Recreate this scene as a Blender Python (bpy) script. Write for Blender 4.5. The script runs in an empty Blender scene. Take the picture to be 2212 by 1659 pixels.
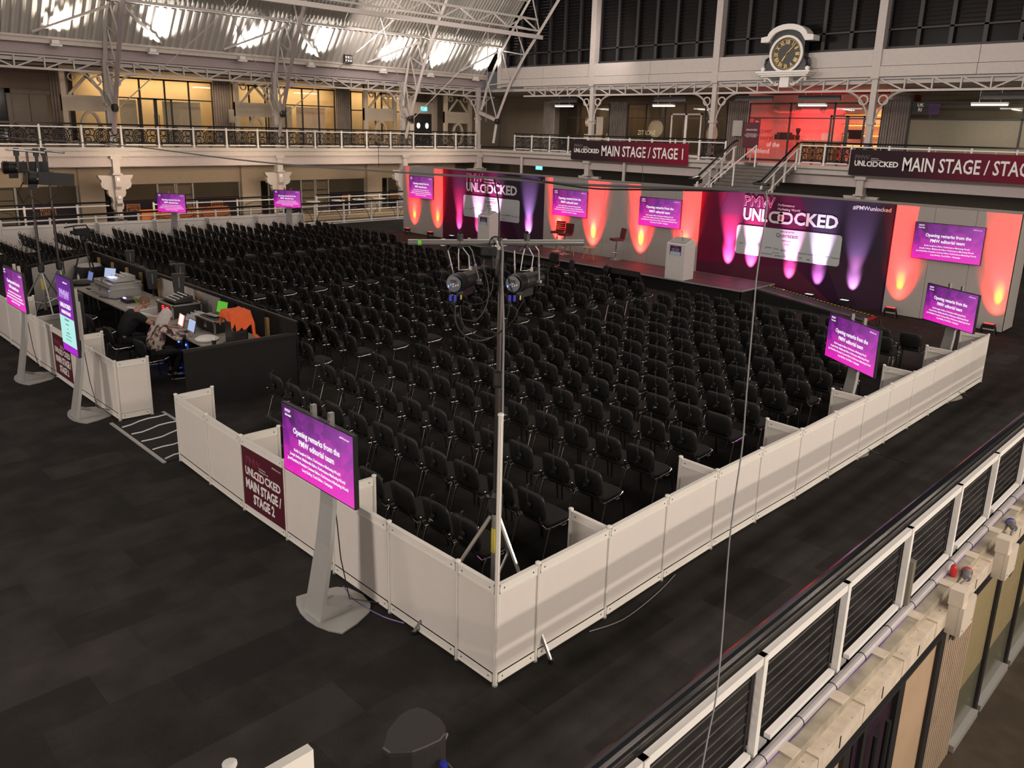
import bpy, math, random
from mathutils import Vector, Matrix
random.seed(7)
PI = math.pi
SC = bpy.context.scene
COL = SC.collection

# ---------------------------------------------------------------- camera, world, lights, exposure
cam_d = bpy.data.cameras.new('camera')
cam = bpy.data.objects.new('camera', cam_d)
COL.objects.link(cam)
cam_d.sensor_width = 36.0
cam_d.lens = 1738.44 / 2212 * 36.0
cam_d.shift_y = -90.5 / 2212
cam_d.clip_end = 200
cam.matrix_world = Matrix(((0.71071111, 0.16132734, -0.68473586, -4.20664729),
                           (-0.70303762, 0.19754969, -0.6831634, -4.29853806),
                           (0.02505642, 0.96692689, 0.25381995, 4.67187818),
                           (0, 0, 0, 1)))
SC.camera = cam

w = bpy.data.worlds.new('night'); SC.world = w; w.use_nodes = True
w.node_tree.nodes['Background'].inputs[0].default_value = (0.75, 0.72, 0.72, 1)
w.node_tree.nodes['Background'].inputs[1].default_value = 0.10
SC.view_settings.view_transform = 'Standard'
SC.view_settings.look = 'None'
SC.view_settings.exposure = 0.0
SC.view_settings.gamma = 1.0
SC.view_settings.use_curve_mapping = False
SC.cycles.max_bounces = 5
SC.cycles.diffuse_bounces = 2
SC.cycles.glossy_bounces = 2
SC.cycles.transmission_bounces = 3
SC.cycles.transparent_max_bounces = 8
SC.cycles.caustics_reflective = False
SC.cycles.caustics_refractive = False
SC.cycles.use_denoising = True
SC.cycles.sample_clamp_indirect = 3.0
SC.cycles.use_light_tree = True

def light(name, kind, loc, energy, color=(1, 1, 1), target=None, size=0.3, size_y=None, spot=None, blend=0.5, radius=0.05):
    d = bpy.data.lights.new(name, kind)
    d.energy = energy; d.color = color
    if kind == 'AREA':
        d.shape = 'RECTANGLE' if size_y else 'SQUARE'
        d.size = size
        if size_y: d.size_y = size_y
    else:
        d.shadow_soft_size = radius
    if kind == 'SPOT':
        d.spot_size = spot; d.spot_blend = blend
    o = bpy.data.objects.new(name, d); COL.objects.link(o)
    o.location = loc
    if target is not None:
        o.rotation_euler = (Vector(target) - Vector(loc)).to_track_quat('-Z', 'Y').to_euler()
    return o

WARM = (1.0, 0.80, 0.62)
# soft down light of the vaulted hall (flood light bounced off the roof)
light('hall_bounce', 'AREA', (13, 14, 15), 1500, (1.0, 0.90, 0.82), (13, 14, 0), 26, 26)
# lamps under the gallery soffit on the near side, above the walkway
for i in range(8):
    light('soffit_lamp', 'AREA', (-5.5 + i * 3.3, -8.2, 3.0), 62, (1.0, 0.84, 0.69), (-5.5 + i * 3.3, -3.0, 0.6), 1.6, 0.14)
light('high_front_fill', 'AREA', (6, -10.5, 6.6), 1500, (1.0, 0.86, 0.74), (6, 0, 0.2), 22, 0.8)  # added fill, clear above the railing, softening its shadow bands; not a real fixture
# the same on the west side, behind the photographer's left
light('soffit_lamp', 'AREA', (-9, 3, 4.2), 430, (1.0, 0.86, 0.76), (0, 3, 0.3), 1.2, 7)
light('soffit_lamp', 'AREA', (-9, 13, 4.2), 330, (1.0, 0.86, 0.76), (0, 13, 0.3), 1.2, 7)
# far walkways
for x in (4, 10, 16, 22, 28):
    light('walkway_lamp', 'AREA', (x, 32.4, 2.9), 60, (1.0, 0.76, 0.52), (x, 36.5, 1.0), 1.2, 0.3)
    light('gallery_lamp', 'AREA', (x, 37.2, 6.5), 26, (1.0, 0.74, 0.5), (x, 37.6, 3.5), 1.5, 0.3)
for x in (2, 9, 16, 23, 30):
    light('hall_spill', 'AREA', (x, 23.5, 9.8), 120, (1.0, 0.86, 0.76), (x, 35, 5.6), 2.5, 1.2)
for y in (4, 11, 18, 25, 31):
    light('hall_spill', 'AREA', (20.5, y, 9.0), 250, (1.0, 0.86, 0.76), (32, y, 6.4), 2.5, 1.2)
for y in (29.4, 22.2, 13.8, 6.3):
    light('strip_lamp', 'AREA', (33.5, y, 6.12), 45, (1.0, 0.88, 0.74), (33.6, y, 0), 0.15, 1.2)
# gutter flood lights shining up on the corrugated vault
GUTTER = (3.6, 7.3, 11.3, 15.6, 19.4, 24.0, 27.4, 31.0)
for x in GUTTER:
    light('gutter_flood', 'SPOT', (x, 34.15, 8.0), 900, (1.0, 0.93, 0.84) if x > 9 else (1.0, 0.86, 0.68), (x + 0.15, 33.9, 9.6), spot=2.2, blend=0.9, radius=0.12)
# LED uplights on the stage set: narrow beams grazing the wall
UP_RED = [(25.1, 0.18), (23.45, 0.18), (16.25, 0.42), (14.55, 0.42), (12.4, 0.42), (10.6, 0.42), (3.62, 0.2), (1.2, 0.2)]
UP_PINK = [(22.0, 0.2), (20.8, 0.2), (19.75, 0.3), (17.85, 0.42), (8.95, 0.42), (8.15, 0.42), (6.85, 0.25), (5.95, 0.2), (4.9, 0.2)]
for y, z in UP_RED:
    light('led_uplight', 'SPOT', (18.40, y, z), 6500, (1.0, 0.010, 0.012), (18.75, y, z + 2.0), spot=0.62, blend=1.0, radius=0.03)
    light('led_uplight', 'SPOT', (18.40, y, z), 1300, (1.0, 0.012, 0.008), (18.75, y, z + 0.7), spot=1.05, blend=1.0, radius=0.03)
    light('led_uplight', 'SPOT', (18.40, y, z), 1500, (1.0, 0.13, 0.0), (18.75, y, z + 0.75), spot=0.34, blend=1.0, radius=0.02)
for k, (y, z) in enumerate(UP_PINK):
    c = (1.0, 0.36, 0.66) if k not in (3, 8, 7) else (0.90, 0.60, 1.0)
    light('led_uplight', 'SPOT', (18.40, y, z), 3000, c, (18.75, y, z + 2.0), spot=0.50, blend=1.0, radius=0.03)
    light('led_uplight', 'SPOT', (18.40, y, z), 1500, c, (18.75, y, z + 0.6), spot=0.62, blend=1.0, radius=0.03)
light('cafe_light', 'AREA', (37.2, 15.6, 6.1), 260, (1.0, 0.02, 0.03), (37.4, 15.6, 3.4), 2.5, 5.0)
light('cafe_light', 'AREA', (37.0, 12.4, 6.0), 70, (1.0, 0.35, 0.12), (37.6, 12.2, 3.4), 1.2, 1.6)

# ---------------------------------------------------------------- materials
MATS = {}
def mat(name, col, rough=0.6, metal=0.0, emit=None, es=0.0, noise=0.06, scale=6.0, bump=0.0, spec=None, alpha=None):
    if name in MATS: return MATS[name]
    m = bpy.data.materials.new(name); m.use_nodes = True
    nt = m.node_tree; b = nt.nodes['Principled BSDF']
    b.inputs['Roughness'].default_value = rough
    b.inputs['Metallic'].default_value = metal
    if spec is not None: b.inputs['Specular IOR Level'].default_value = spec
    c4 = (*col, 1)
    b.inputs['Base Color'].default_value = c4
    if noise > 0 and emit is None:
        tc = nt.nodes.new('ShaderNodeTexCoord'); n = nt.nodes.new('ShaderNodeTexNoise')
        n.inputs['Scale'].default_value = scale; n.inputs['Detail'].default_value = 3
        nt.links.new(tc.outputs['Object'], n.inputs['Vector'])
        r = nt.nodes.new('ShaderNodeMixRGB'); r.blend_type = 'MIX'
        r.inputs[1].default_value = (*[max(0, c * (1 - noise * 2)) for c in col], 1)
        r.inputs[2].default_value = (*[min(1, c * (1 + noise * 2)) for c in col], 1)
        nt.links.new(n.outputs['Fac'], r.inputs[0]); nt.links.new(r.outputs[0], b.inputs['Base Color'])
        if bump > 0:
            bp = nt.nodes.new('ShaderNodeBump'); bp.inputs['Strength'].default_value = bump
            nt.links.new(n.outputs['Fac'], bp.inputs['Height']); nt.links.new(bp.outputs[0], b.inputs['Normal'])
    if emit is not None:
        b.inputs['Emission Color'].default_value = (*emit, 1)
        b.inputs['Emission Strength'].default_value = es
    MATS[name] = m
    return m

def carpet(name, base, lo=0.65, hi=1.55, sx=1.0, sy=0.5, big=0.35):
    m = bpy.data.materials.new(name); m.use_nodes = True; nt = m.node_tree; L = nt.links; N = nt.nodes
    b = N['Principled BSDF']; b.inputs['Roughness'].default_value = 0.95; b.inputs['Specular IOR Level'].default_value = 0.1
    tc = N.new('ShaderNodeTexCoord')
    br = N.new('ShaderNodeTexBrick'); br.inputs['Scale'].default_value = 1.0
    br.inputs['Brick Width'].default_value = sx; br.inputs['Row Height'].default_value = sy
    br.inputs['Mortar Size'].default_value = 0.0; br.inputs['Color1'].default_value = (0, 0, 0, 1); br.inputs['Color2'].default_value = (1, 1, 1, 1)
    L.new(tc.outputs['Object'], br.inputs['Vector'])
    n1 = N.new('ShaderNodeTexNoise'); n1.inputs['Scale'].default_value = big; n1.inputs['Detail'].default_value = 4
    n2 = N.new('ShaderNodeTexNoise'); n2.inputs['Scale'].default_value = 70; n2.inputs['Detail'].default_value = 3
    n3 = N.new('ShaderNodeTexNoise'); n3.inputs['Scale'].default_value = 2.3; n3.inputs['Detail'].default_value = 5
    for n in (n1, n2, n3): L.new(tc.outputs['Object'], n.inputs['Vector'])
    def math_(op, a, bb):
        q = N.new('ShaderNodeMath'); q.operation = op
        for i, v in enumerate((a, bb)):
            if isinstance(v, (int, float)): q.inputs[i].default_value = v
            else: L.new(v, q.inputs[i])
        return q.outputs[0]
    t = math_('MULTIPLY', br.outputs['Color'], n1.outputs['Fac'])
    t = math_('MULTIPLY', t, 0.75)
    t = math_('ADD', t, math_('MULTIPLY', math_('SUBTRACT', n3.outputs['Fac'], 0.5), 1.1))
    t = math_('ADD', t, math_('MULTIPLY', math_('SUBTRACT', n2.outputs['Fac'], 0.5), 0.5))
    cr = N.new('ShaderNodeValToRGB')
    cr.color_ramp.elements[0].position = 0.0; cr.color_ramp.elements[0].color = (*[c * lo for c in base], 1)
    cr.color_ramp.elements[1].position = 0.8; cr.color_ramp.elements[1].color = (*[c * hi for c in base], 1)
    L.new(t, cr.inputs[0]); L.new(cr.outputs[0], b.inputs['Base Color'])
    return m

def screen_mat(name, portrait=False, strength=1.0):
    m = bpy.data.materials.new(name); m.use_nodes = True; nt = m.node_tree; L = nt.links; N = nt.nodes
    b = N['Principled BSDF']; b.inputs['Base Color'].default_value = (0.01, 0.01, 0.01, 1); b.inputs['Roughness'].default_value = 0.35
    tc = N.new('ShaderNodeTexCoord'); sp = N.new('ShaderNodeSeparateXYZ'); L.new(tc.outputs['Generated'], sp.inputs[0])
    vo = N.new('ShaderNodeTexVoronoi'); vo.feature = 'F1'; vo.inputs['Scale'].default_value = 7
    mp = N.new('ShaderNodeMapping'); mp.inputs['Scale'].default_value = (1.8, 1, 1.1); mp.inputs['Rotation'].default_value = (0, 0.5, 0)
    L.new(tc.outputs['Generated'], mp.inputs[0]); L.new(mp.outputs[0], vo.inputs['Vector'])
    r = N.new('ShaderNodeValToRGB')
    e = r.color_ramp.elements
    if portrait:
        e[0].position = 0.0; e[0].color = (0.42, 0.02, 0.60, 1); e[1].position = 1.0; e[1].color = (0.10, 0.02, 0.22, 1)
        L.new(sp.outputs['Z'], r.inputs[0]); src = r.outputs[0]
    else:
        e[0].position = 0.0; e[0].color = (0.86, 0.012, 0.50, 1)
        e[1].position = 1.0; e[1].color = (0.055, 0.005, 0.085, 1)
        x = e.new(0.42); x.color = (0.42, 0.018, 0.36, 1)
        x = e.new(0.72); x.color = (0.19, 0.010, 0.25, 1)
        ad = N.new('ShaderNodeMath'); ad.operation = 'MULTIPLY_ADD'; ad.inputs[1].default_value = 0.44; ad.inputs[2].default_value = -0.18
        L.new(vo.outputs['Color'], ad.inputs[0])
        a2 = N.new('ShaderNodeMath'); a2.operation = 'ADD'; L.new(ad.outputs[0], a2.inputs[0]); L.new(sp.outputs['Z'], a2.inputs[1])
        a3 = N.new('ShaderNodeMath'); a3.operation = 'MULTIPLY_ADD'; a3.inputs[1].default_value = -0.18
        L.new(sp.outputs['X'], a3.inputs[0]); L.new(a2.outputs[0], a3.inputs[2])
        L.new(a3.outputs[0], r.inputs[0])
        mx = N.new('ShaderNodeMixRGB'); mx.inputs[2].default_value = (0.60, 0.16, 0.60, 1)
        m4 = N.new('ShaderNodeMath'); m4.operation = 'MULTIPLY'; m4.inputs[1].default_value = 0.30
        L.new(sp.outputs['X'], m4.inputs[0]); L.new(m4.outputs[0], mx.inputs[0]); L.new(r.outputs[0], mx.inputs[1]); src = mx.outputs[0]
    L.new(src, b.inputs['Emission Color']); b.inputs['Emission Strength'].default_value = strength
    return m

def print_mat(name, stops, axis='Y', rough=0.6):
    m = bpy.data.materials.new(name); m.use_nodes = True; nt = m.node_tree; L = nt.links; N = nt.nodes
    b = N['Principled BSDF']; b.inputs['Roughness'].default_value = rough; b.inputs['Specular IOR Level'].default_value = 0.2
    tc = N.new('ShaderNodeTexCoord'); sp = N.new('ShaderNodeSeparateXYZ'); L.new(tc.outputs['Generated'], sp.inputs[0])
    r = N.new('ShaderNodeValToRGB'); e = r.color_ramp.elements
    while len(e) > 1: e.remove(e[-1])
    e[0].position = stops[0][0]; e[0].color = (*stops[0][1], 1)
    for p, c in stops[1:]:
        q = e.new(p); q.color = (*c, 1)
    L.new(sp.outputs[axis], r.inputs[0]); L.new(r.outputs[0], b.inputs['Base Color'])
    return m

M_FENCE = mat('fence_board', (0.72, 0.68, 0.645), 0.55, noise=0.02)
M_FRAME = mat('fence_aluminium_white', (0.80, 0.78, 0.73), 0.35, noise=0.02)
M_SCREWH = mat('screw_hole', (0.03, 0.03, 0.03), 0.8)
M_STEELW = mat('painted_white_steel', (0.52, 0.48, 0.46), 0.5, noise=0.05)
M_MAUVE = mat('painted_mauve_steel', (0.36, 0.30, 0.31), 0.5, noise=0.05)
M_WALLG = mat('pale_grey_wall', (0.50, 0.47, 0.45), 0.7, noise=0.04, scale=1.5)
M_CREAM = mat('cream_joinery', (0.50, 0.42, 0.33), 0.55, noise=0.05)
M_BEIGE = mat('beige_panel', (0.55, 0.45, 0.34), 0.6, noise=0.04)
M_TIMB = mat('ribbed_grey_cladding', (0.20, 0.17, 0.155), 0.7, noise=0.15, scale=3)
M_DARK = mat('dark_frame', (0.02, 0.02, 0.022), 0.5)
M_GLASSD = mat('dark_glass', (0.012, 0.012, 0.015), 0.08, noise=0.0)
M_NIGHT = mat('night_glass', (0.008, 0.007, 0.008), 0.35, noise=0.0, spec=0.12)
M_IRON = mat('cast_iron_black', (0.015, 0.014, 0.016), 0.45)
M_BLACK = mat('black_fabric', (0.006, 0.006, 0.007), 0.9, noise=0.1)
M_BLKP = mat('black_plastic', (0.012, 0.012, 0.013), 0.42, noise=0.05)
M_BLKG = mat('black_gloss_rail', (0.012, 0.013, 0.016), 0.13, noise=0.0)
M_CHAIRF = mat('chair_fabric', (0.0065, 0.006, 0.006), 0.85, noise=0.15, scale=30)
M_CHAIRE = mat('chair_edge_trim', (0.014, 0.0125, 0.012), 0.5, noise=0.1)
M_CHAIRB = mat('chair_back_shell', (0.0022, 0.0022, 0.0028), 0.75, noise=0.1)
M_CHROME = mat('chrome', (0.75, 0.73, 0.72), 0.16, 1.0, noise=0.0)
M_DCHROME = mat('dark_steel_leg', (0.22, 0.20, 0.19), 0.3, 1.0, noise=0.0)
M_SILVER = mat('silver_paint', (0.44, 0.44, 0.43), 0.45, 0.35, noise=0.03)
M_ALU = mat('aluminium_tube', (0.62, 0.61, 0.60), 0.3, 0.9, noise=0.04)
M_WHITE = mat('white_paint', (0.8, 0.79, 0.77), 0.5, noise=0.02)
M_PRINTW = mat('white_print', (0.86, 0.86, 0.86), 0.6, noise=0.0)
M_PRINTK = mat('dark_print', (0.02, 0.02, 0.05), 0.6, noise=0.0)
M_PRINTR = mat('red_print', (0.55, 0.02, 0.06), 0.6, noise=0.0)
M_LITW = mat('screen_white', (0, 0, 0), emit=(1, 1, 1), es=1.0)
M_TABLE = mat('table_top_grey', (0.36, 0.33, 0.29), 0.5, noise=0.04)
M_PINE = mat('pine_batten', (0.42, 0.27, 0.12), 0.7, noise=0.15, scale=8)
M_SKIN = mat('skin', (0.50, 0.27, 0.19), 0.55, noise=0.04)
M_BLUEC = mat('blue_connector', (0.02, 0.03, 0.45), 0.4)
M_YELL = mat('yellow_plastic', (0.65, 0.55, 0.05), 0.5)
M_GREEN = mat('green_tape', (0.18, 0.62, 0.08), 0.6)
M_CABLE = mat('rubber_cable', (0.02, 0.02, 0.021), 0.45)
M_GCABLE = mat('grey_cable', (0.16, 0.16, 0.17), 0.45)
M_WCABLE = mat('white_steel_cable', (0.6, 0.58, 0.57), 0.4)
M_STAGE = mat('stage_deck', (0.05, 0.042, 0.045), 0.55, noise=0.08)
M_RED = mat('red_board', (0.5, 0.01, 0.02), 0.5)
M_SETW = mat('stage_set_panel', (0.50, 0.47, 0.45), 0.7, noise=0.02)
M_GOLD = mat('gold_leaf', (0.62, 0.42, 0.12), 0.35, 0.3)
M_OAK = mat('oak', (0.45, 0.30, 0.17), 0.5, noise=0.15, scale=5)
M_LAMP = mat('lamp_diffuser', (1, 1, 1), emit=(1.0, 0.93, 0.82), es=6)
M_EXIT = mat('exit_sign_face', (0, 0, 0), emit=(0.15, 0.75, 0.85), es=1.6)
M_LEDR = mat('red_led', (0, 0, 0), emit=(1, 0.02, 0.02), es=4)
M_LEDB = mat('blue_led', (0, 0, 0), emit=(0.05, 0.15, 1), es=6)
M_LEDW = mat('white_led', (0, 0, 0), emit=(0.8, 0.85, 1), es=4)
M_LEDP = mat('violet_led', (0, 0, 0), emit=(0.5, 0.35, 1), es=3)
M_FLOOR = carpet('charcoal_carpet_tiles', (0.036, 0.0335, 0.0315))
M_FLOOR2 = carpet('brown_carpet_lower_walkway', (0.085, 0.068, 0.052), 0.7, 1.3, 1.0, 1.0, 0.8)
M_SCREEN = screen_mat('slide_display')
M_SCREENP = screen_mat('portrait_display', True)
M_PURPLE = print_mat('backdrop_print', [(0, (0.030, 0.012, 0.035)), (0.3, (0.045, 0.012, 0.042)), (0.45, (0.10, 0.014, 0.062)), (0.8, (0.17, 0.016, 0.062)), (1, (0.22, 0.012, 0.05))])
M_BANNER = print_mat('banner_print', [(0, (0.22, 0.008, 0.03)), (0.35, (0.13, 0.01, 0.03)), (0.7, (0.03, 0.012, 0.02)), (1, (0.02, 0.012, 0.015))])
M_MAROON = mat('maroon_print', (0.085, 0.006, 0.018), 0.5, noise=0.0)

# ---------------------------------------------------------------- mesh helpers
class MB:
    def __init__(s): s.v = []; s.f = []
    def add(s, vs, fs):
        n = len(s.v); s.v += [tuple(p) for p in vs]; s.f += [tuple(i + n for i in q) for q in fs]; return s
    def box(s, x0, x1, y0, y1, z0, z1):
        return s.add([(x0, y0, z0), (x1, y0, z0), (x1, y1, z0), (x0, y1, z0), (x0, y0, z1), (x1, y0, z1), (x1, y1, z1), (x0, y1, z1)],
                     [(0, 3, 2, 1), (4, 5, 6, 7), (0, 1, 5, 4), (1, 2, 6, 5), (2, 3, 7, 6), (3, 0, 4, 7)])
    def bar(s, a, b, w, h=None, up=(0, 0, 1)):
        a = Vector(a); b = Vector(b); h = h or w; d = (b - a).normalized(); u = Vector(up)
        if abs(d.dot(u)) > 0.98: u = Vector((1, 0, 0))
        r = d.cross(u).normalized() * (w / 2); u = r.cross(d).normalized() * (h / 2)
        vs = [p + q for p in (a, b) for q in (-r - u, r - u, r + u, -r + u)]
        return s.add(vs, [(0, 1, 2, 3), (7, 6, 5, 4), (0, 4, 5, 1), (1, 5, 6, 2), (2, 6, 7, 3), (3, 7, 4, 0)])
    def tube(s, pts, r, n=6, closed=False, cap=True):
        pts = [Vector(p) for p in pts]; m = len(pts); rs = r if isinstance(r, (list, tuple)) else [r] * m
        prev = None; rings = []
        for i, p in enumerate(pts):
            if closed: d = pts[(i + 1) % m] - pts[i - 1]
            else: d = pts[min(i + 1, m - 1)] - pts[max(i - 1, 0)]
            d = d.normalized() if d.length > 1e-9 else Vector((0, 0, 1))
            if prev is None:
                u = Vector((0, 0, 1)) if abs(d.z) < 0.9 else Vector((1, 0, 0))
            else: u = prev
            x = d.cross(u)
            if x.length < 1e-6: x = d.cross(Vector((0, 1, 0)))
            x.normalize(); y = x.cross(d).normalized(); prev = y
            rings.append([p + (x * math.cos(2 * PI * k / n) + y * math.sin(2 * PI * k / n)) * rs[i] for k in range(n)])
        vs = [q for ring in rings for q in ring]; fs = []
        for i in range(m if closed else m - 1):
            a = i * n; b = ((i + 1) % m) * n
            for k in range(n): fs.append((a + k, a + (k + 1) % n, b + (k + 1) % n, b + k))
        if cap and not closed:
            fs.append(tuple(range(n - 1, -1, -1))); fs.append(tuple((m - 1) * n + k for k in range(n)))
        return s.add(vs, fs)
    def lathe(s, prof, n=16, c=(0, 0, 0)):
        vs = []; fs = []; m = len(prof)
        for r, z in prof:
            for k in range(n): vs.append((c[0] + r * math.cos(2 * PI * k / n), c[1] + r * math.sin(2 * PI * k / n), c[2] + z))
        for i in range(m - 1):
            for k in range(n): fs.append((i * n + k, i * n + (k + 1) % n, (i + 1) * n + (k + 1) % n, (i + 1) * n + k))
        fs.append(tuple(range(n - 1, -1, -1))); fs.append(tuple((m - 1) * n + k for k in range(n)))
        return s.add(vs, fs)
    def prism(s, poly, o, r, u, d0, d1):
        """2D polygon in frame (origin o, right r, up u) pushed from d0 to d1 along n = r x u"""
        o = Vector(o); r = Vector(r); u = Vector(u); n = r.cross(u); k = len(poly)
        vs = [o + r * a + u * b + n * d for d in (d0, d1) for a, b in poly]
        fs = [tuple(range(k - 1, -1, -1)), tuple(range(k, 2 * k))]
        for i in range(k): j = (i + 1) % k; fs.append((i, j, j + k, i + k))
        return s.add(vs, fs)
    def ring(s, outer, inner, o, r, u, d0, d1):
        o = Vector(o); r = Vector(r); u = Vector(u); n = r.cross(u); k = len(outer)
        vs = [o + r * a + u * b + n * d for d in (d0, d1) for pl in (outer, inner) for a, b in pl]
        fs = []
        for i in range(k):
            j = (i + 1) % k
            fs += [(i, i + k, j + k, j), (2 * k + i, 2 * k + j, 3 * k + j, 3 * k + i), (i, j, 2 * k + j, 2 * k + i), (k + i, 3 * k + i, 3 * k + j, k + j)]
        return s.add(vs, fs)
    def xf(s, M):
        s.v = [tuple(M @ Vector(p)) for p in s.v]; return s
    def mesh(s, name):
        m = bpy.data.meshes.new(name); m.from_pydata(s.v, [], s.f); m.validate(verbose=False); return m

def arc(cx, cy, r, a0, a1, n, ry=None):
    ry = ry or r
    return [(cx + r * math.cos(a0 + (a1 - a0) * i / (n - 1)), cy + ry * math.sin(a0 + (a1 - a0) * i / (n - 1))) for i in range(n)]
def rrect(x0, x1, y0, y1, r, n=4):
    p = []
    for cx, cy, a in ((x1 - r, y1 - r, 0), (x0 + r, y1 - r, PI / 2), (x0 + r, y0 + r, PI), (x1 - r, y0 + r, 1.5 * PI)):
        p += arc(cx, cy, r, a, a + PI / 2, n)
    return p
def ell(cx, cy, rx, ry, n=24): return [(cx + rx * math.cos(2 * PI * i / n), cy + ry * math.sin(2 * PI * i / n)) for i in range(n)]

def tag(o, label=None, cat=None, group=None, kind=None):
    if label: o['label'] = label
    if cat: o['category'] = cat
    if group: o['group'] = group
    if kind: o['kind'] = kind
    return o
def thing(name, label, cat, loc=(0, 0, 0), rz=0.0, group=None, kind=None):
    o = bpy.data.objects.new(name, None); COL.objects.link(o)
    o.empty_display_size = 0.1
    o.location = loc; o.rotation_euler = (0, 0, rz)
    return tag(o, label, cat, group, kind)
def local_m(o): return Matrix.Translation(o.location) @ o.rotation_euler.to_matrix().to_4x4()
def link(name, data, m=None, parent=None, world=False, smooth=False):
    o = bpy.data.objects.new(name, data); COL.objects.link(o)
    if m is not None and len(data.materials) == 0: data.materials.append(m)
    if smooth:
        data.polygons.foreach_set('use_smooth', [True] * len(data.polygons))
    if parent:
        o.parent = parent
        if world:
            q = Matrix.Identity(4); p = parent
            chain = []
            while p: chain.append(p); p = p.parent
            for p in reversed(chain): q = q @ p.matrix_parent_inverse @ local_m(p)
            o.matrix_parent_inverse = q.inverted()
    return o
def part(name, mb, m, parent=None, world=False, smooth=False):
    return link(name, mb.mesh(name), m, parent, world, smooth)
def solo(name, mb, m, label, cat, group=None, kind=None, smooth=False):
    """a thing that is one mesh, origin moved to its base"""
    xs = [p[0] for p in mb.v]; ys = [p[1] for p in mb.v]; zs = [p[2] for p in mb.v]
    c = Vector(((min(xs) + max(xs)) / 2, (min(ys) + max(ys)) / 2, min(zs)))
    mb.v = [tuple(Vector(p) - c) for p in mb.v]
    o = part(name, mb, m, smooth=smooth); o.location = c
    return tag(o, label, cat, group, kind)
def struct(name, mb, m, parent=None, world=False):
    o = part(name, mb, m, parent, world)
    if not parent: o['kind'] = 'structure'
    return o
def kids(root):
    return KIDS.get(root, [])
def dup(root, loc, rz=0.0, label=None, group=None):
    r = root.copy(); COL.objects.link(r); r.location = loc; r.rotation_euler = (0, 0, rz)
    if label: r['label'] = label
    if group: r['group'] = group
    for ch in list(root.children):
        c = ch.copy(); COL.objects.link(c); c.parent = r
        for g in list(ch.children):
            d = g.copy(); COL.objects.link(d); d.parent = c
    return r
TCACHE = {}; TW = {}
def txt(s, size, o, r, u, m, parent=None, align='CENTER', off=0.0, ext=0.001, name='lettering', outline=0, sx=1.0, world=True, space=1.0, fit=None):
    key = (s, round(size, 4), align, round(off, 4), round(ext, 4), round(outline, 4), m.name)
    if key not in TCACHE:
        d = bpy.data.curves.new(name, 'FONT'); d.body = s; d.size = size; d.align_x = align; d.align_y = 'CENTER'
        d.extrude = ext; d.offset = off; d.resolution_u = 2 if size > .06 else 1
        if outline: d.fill_mode = 'NONE'; d.bevel_depth = outline; d.bevel_resolution = 0; d.extrude = 0
        tmp = bpy.data.objects.new('tmp', d); me = bpy.data.meshes.new_from_object(tmp)
        bpy.data.objects.remove(tmp); bpy.data.curves.remove(d); me.materials.clear(); me.materials.append(m); TCACHE[key] = me
        xs = [v.co.x for v in me.vertices] or [0, 1]; TW[key] = (min(xs), max(xs))
    ob = bpy.data.objects.new(name, TCACHE[key]); COL.objects.link(ob)
    if fit:
        x0, x1 = TW[key]; sx = fit / (x1 - x0)
        o = Vector(o) - Vector(r) * (x0 if align == 'LEFT' else x1 if align == 'RIGHT' else (x0 + x1) / 2) * sx
    r = Vector(r); u = Vector(u); n = r.cross(u)
    M = Matrix(((r.x * sx, u.x, n.x, o[0]), (r.y * sx, u.y, n.y, o[1]), (r.z * sx, u.z, n.z, o[2]), (0, 0, 0, 1)))
    ob.matrix_basis = M
    if parent:
        ob.parent = parent
        if world:
            q = Matrix.Identity(4); p = parent; chain = []
            while p: chain.append(p); p = p.parent
            for p in reversed(chain): q = q @ p.matrix_parent_inverse @ local_m(p)
            ob.matrix_parent_inverse = q.inverted()
    return ob
ORD = ['nearest', 'second', 'third', 'fourth', 'fifth', 'sixth', 'seventh', 'eighth', 'ninth', 'tenth', 'eleventh', 'twelfth', 'thirteenth', 'fourteenth', 'fifteenth', 'sixteenth', 'seventeenth', 'eighteenth', 'nineteenth', 'twentieth', 'twenty-first', 'twenty-second', 'twenty-third', 'twenty-fourth', 'twenty-fifth', 'twenty-sixth', 'twenty-seventh', 'twenty-eighth']
X_ = (1, 0, 0); Z_ = (0, 0, 1); NY = (0, -1, 0)
# ---------------------------------------------------------------- the building
class Fr:
    """upright frame: a runs to the right, z up, d towards the hall"""
    def __init__(s, kind, base): s.k = kind; s.b = base; s.r = Vector((1, 0, 0)) if kind == 'L' else Vector((0, -1, 0)); s.u = Vector((0, 0, 1)); s.n = s.r.cross(s.u)
    def P(s, a, z, d=0.0): return Vector((a, s.b - d, z)) if s.k == 'L' else Vector((s.b - d, -a, z))
    def box(s, mb, a0, a1, z0, z1, d0, d1):
        p = s.P(a0, z0, d0); q = s.P(a1, z1, d1)
        return mb.box(min(p.x, q.x), max(p.x, q.x), min(p.y, q.y), max(p.y, q.y), z0, z1)
FL = Fr('L', 35.0); FE = Fr('E', 32.0)

struct('floor', MB().box(-8, 31, -1.93, 30.3, -0.3, 0), M_FLOOR)
low = struct('floor', MB().box(-8, 45, -9.5, -1.85, -3.2, -3.0), M_FLOOR2)
struct('floor', MB().box(-8, 45, 30.3, 40, -3.2, -3.0).box(31, 45, -1.85, 30.3, -3.2, -3.0), M_FLOOR2)
struct('floor', MB().box(-8, 41, 35.1, 42, 3.2, 3.5).box(32.1, 41, -9.5, 35.1, 3.2, 3.5), mat('gallery_floor', (0.22, 0.19, 0.17), 0.7))
struct('wall_west', MB().box(-12.2, -12, -10, 42, -3.2, 20), M_WALLG)
struct('wall_south', MB().box(-12, 45, -13.2, -13, -3.2, 20), M_WALLG)
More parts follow.
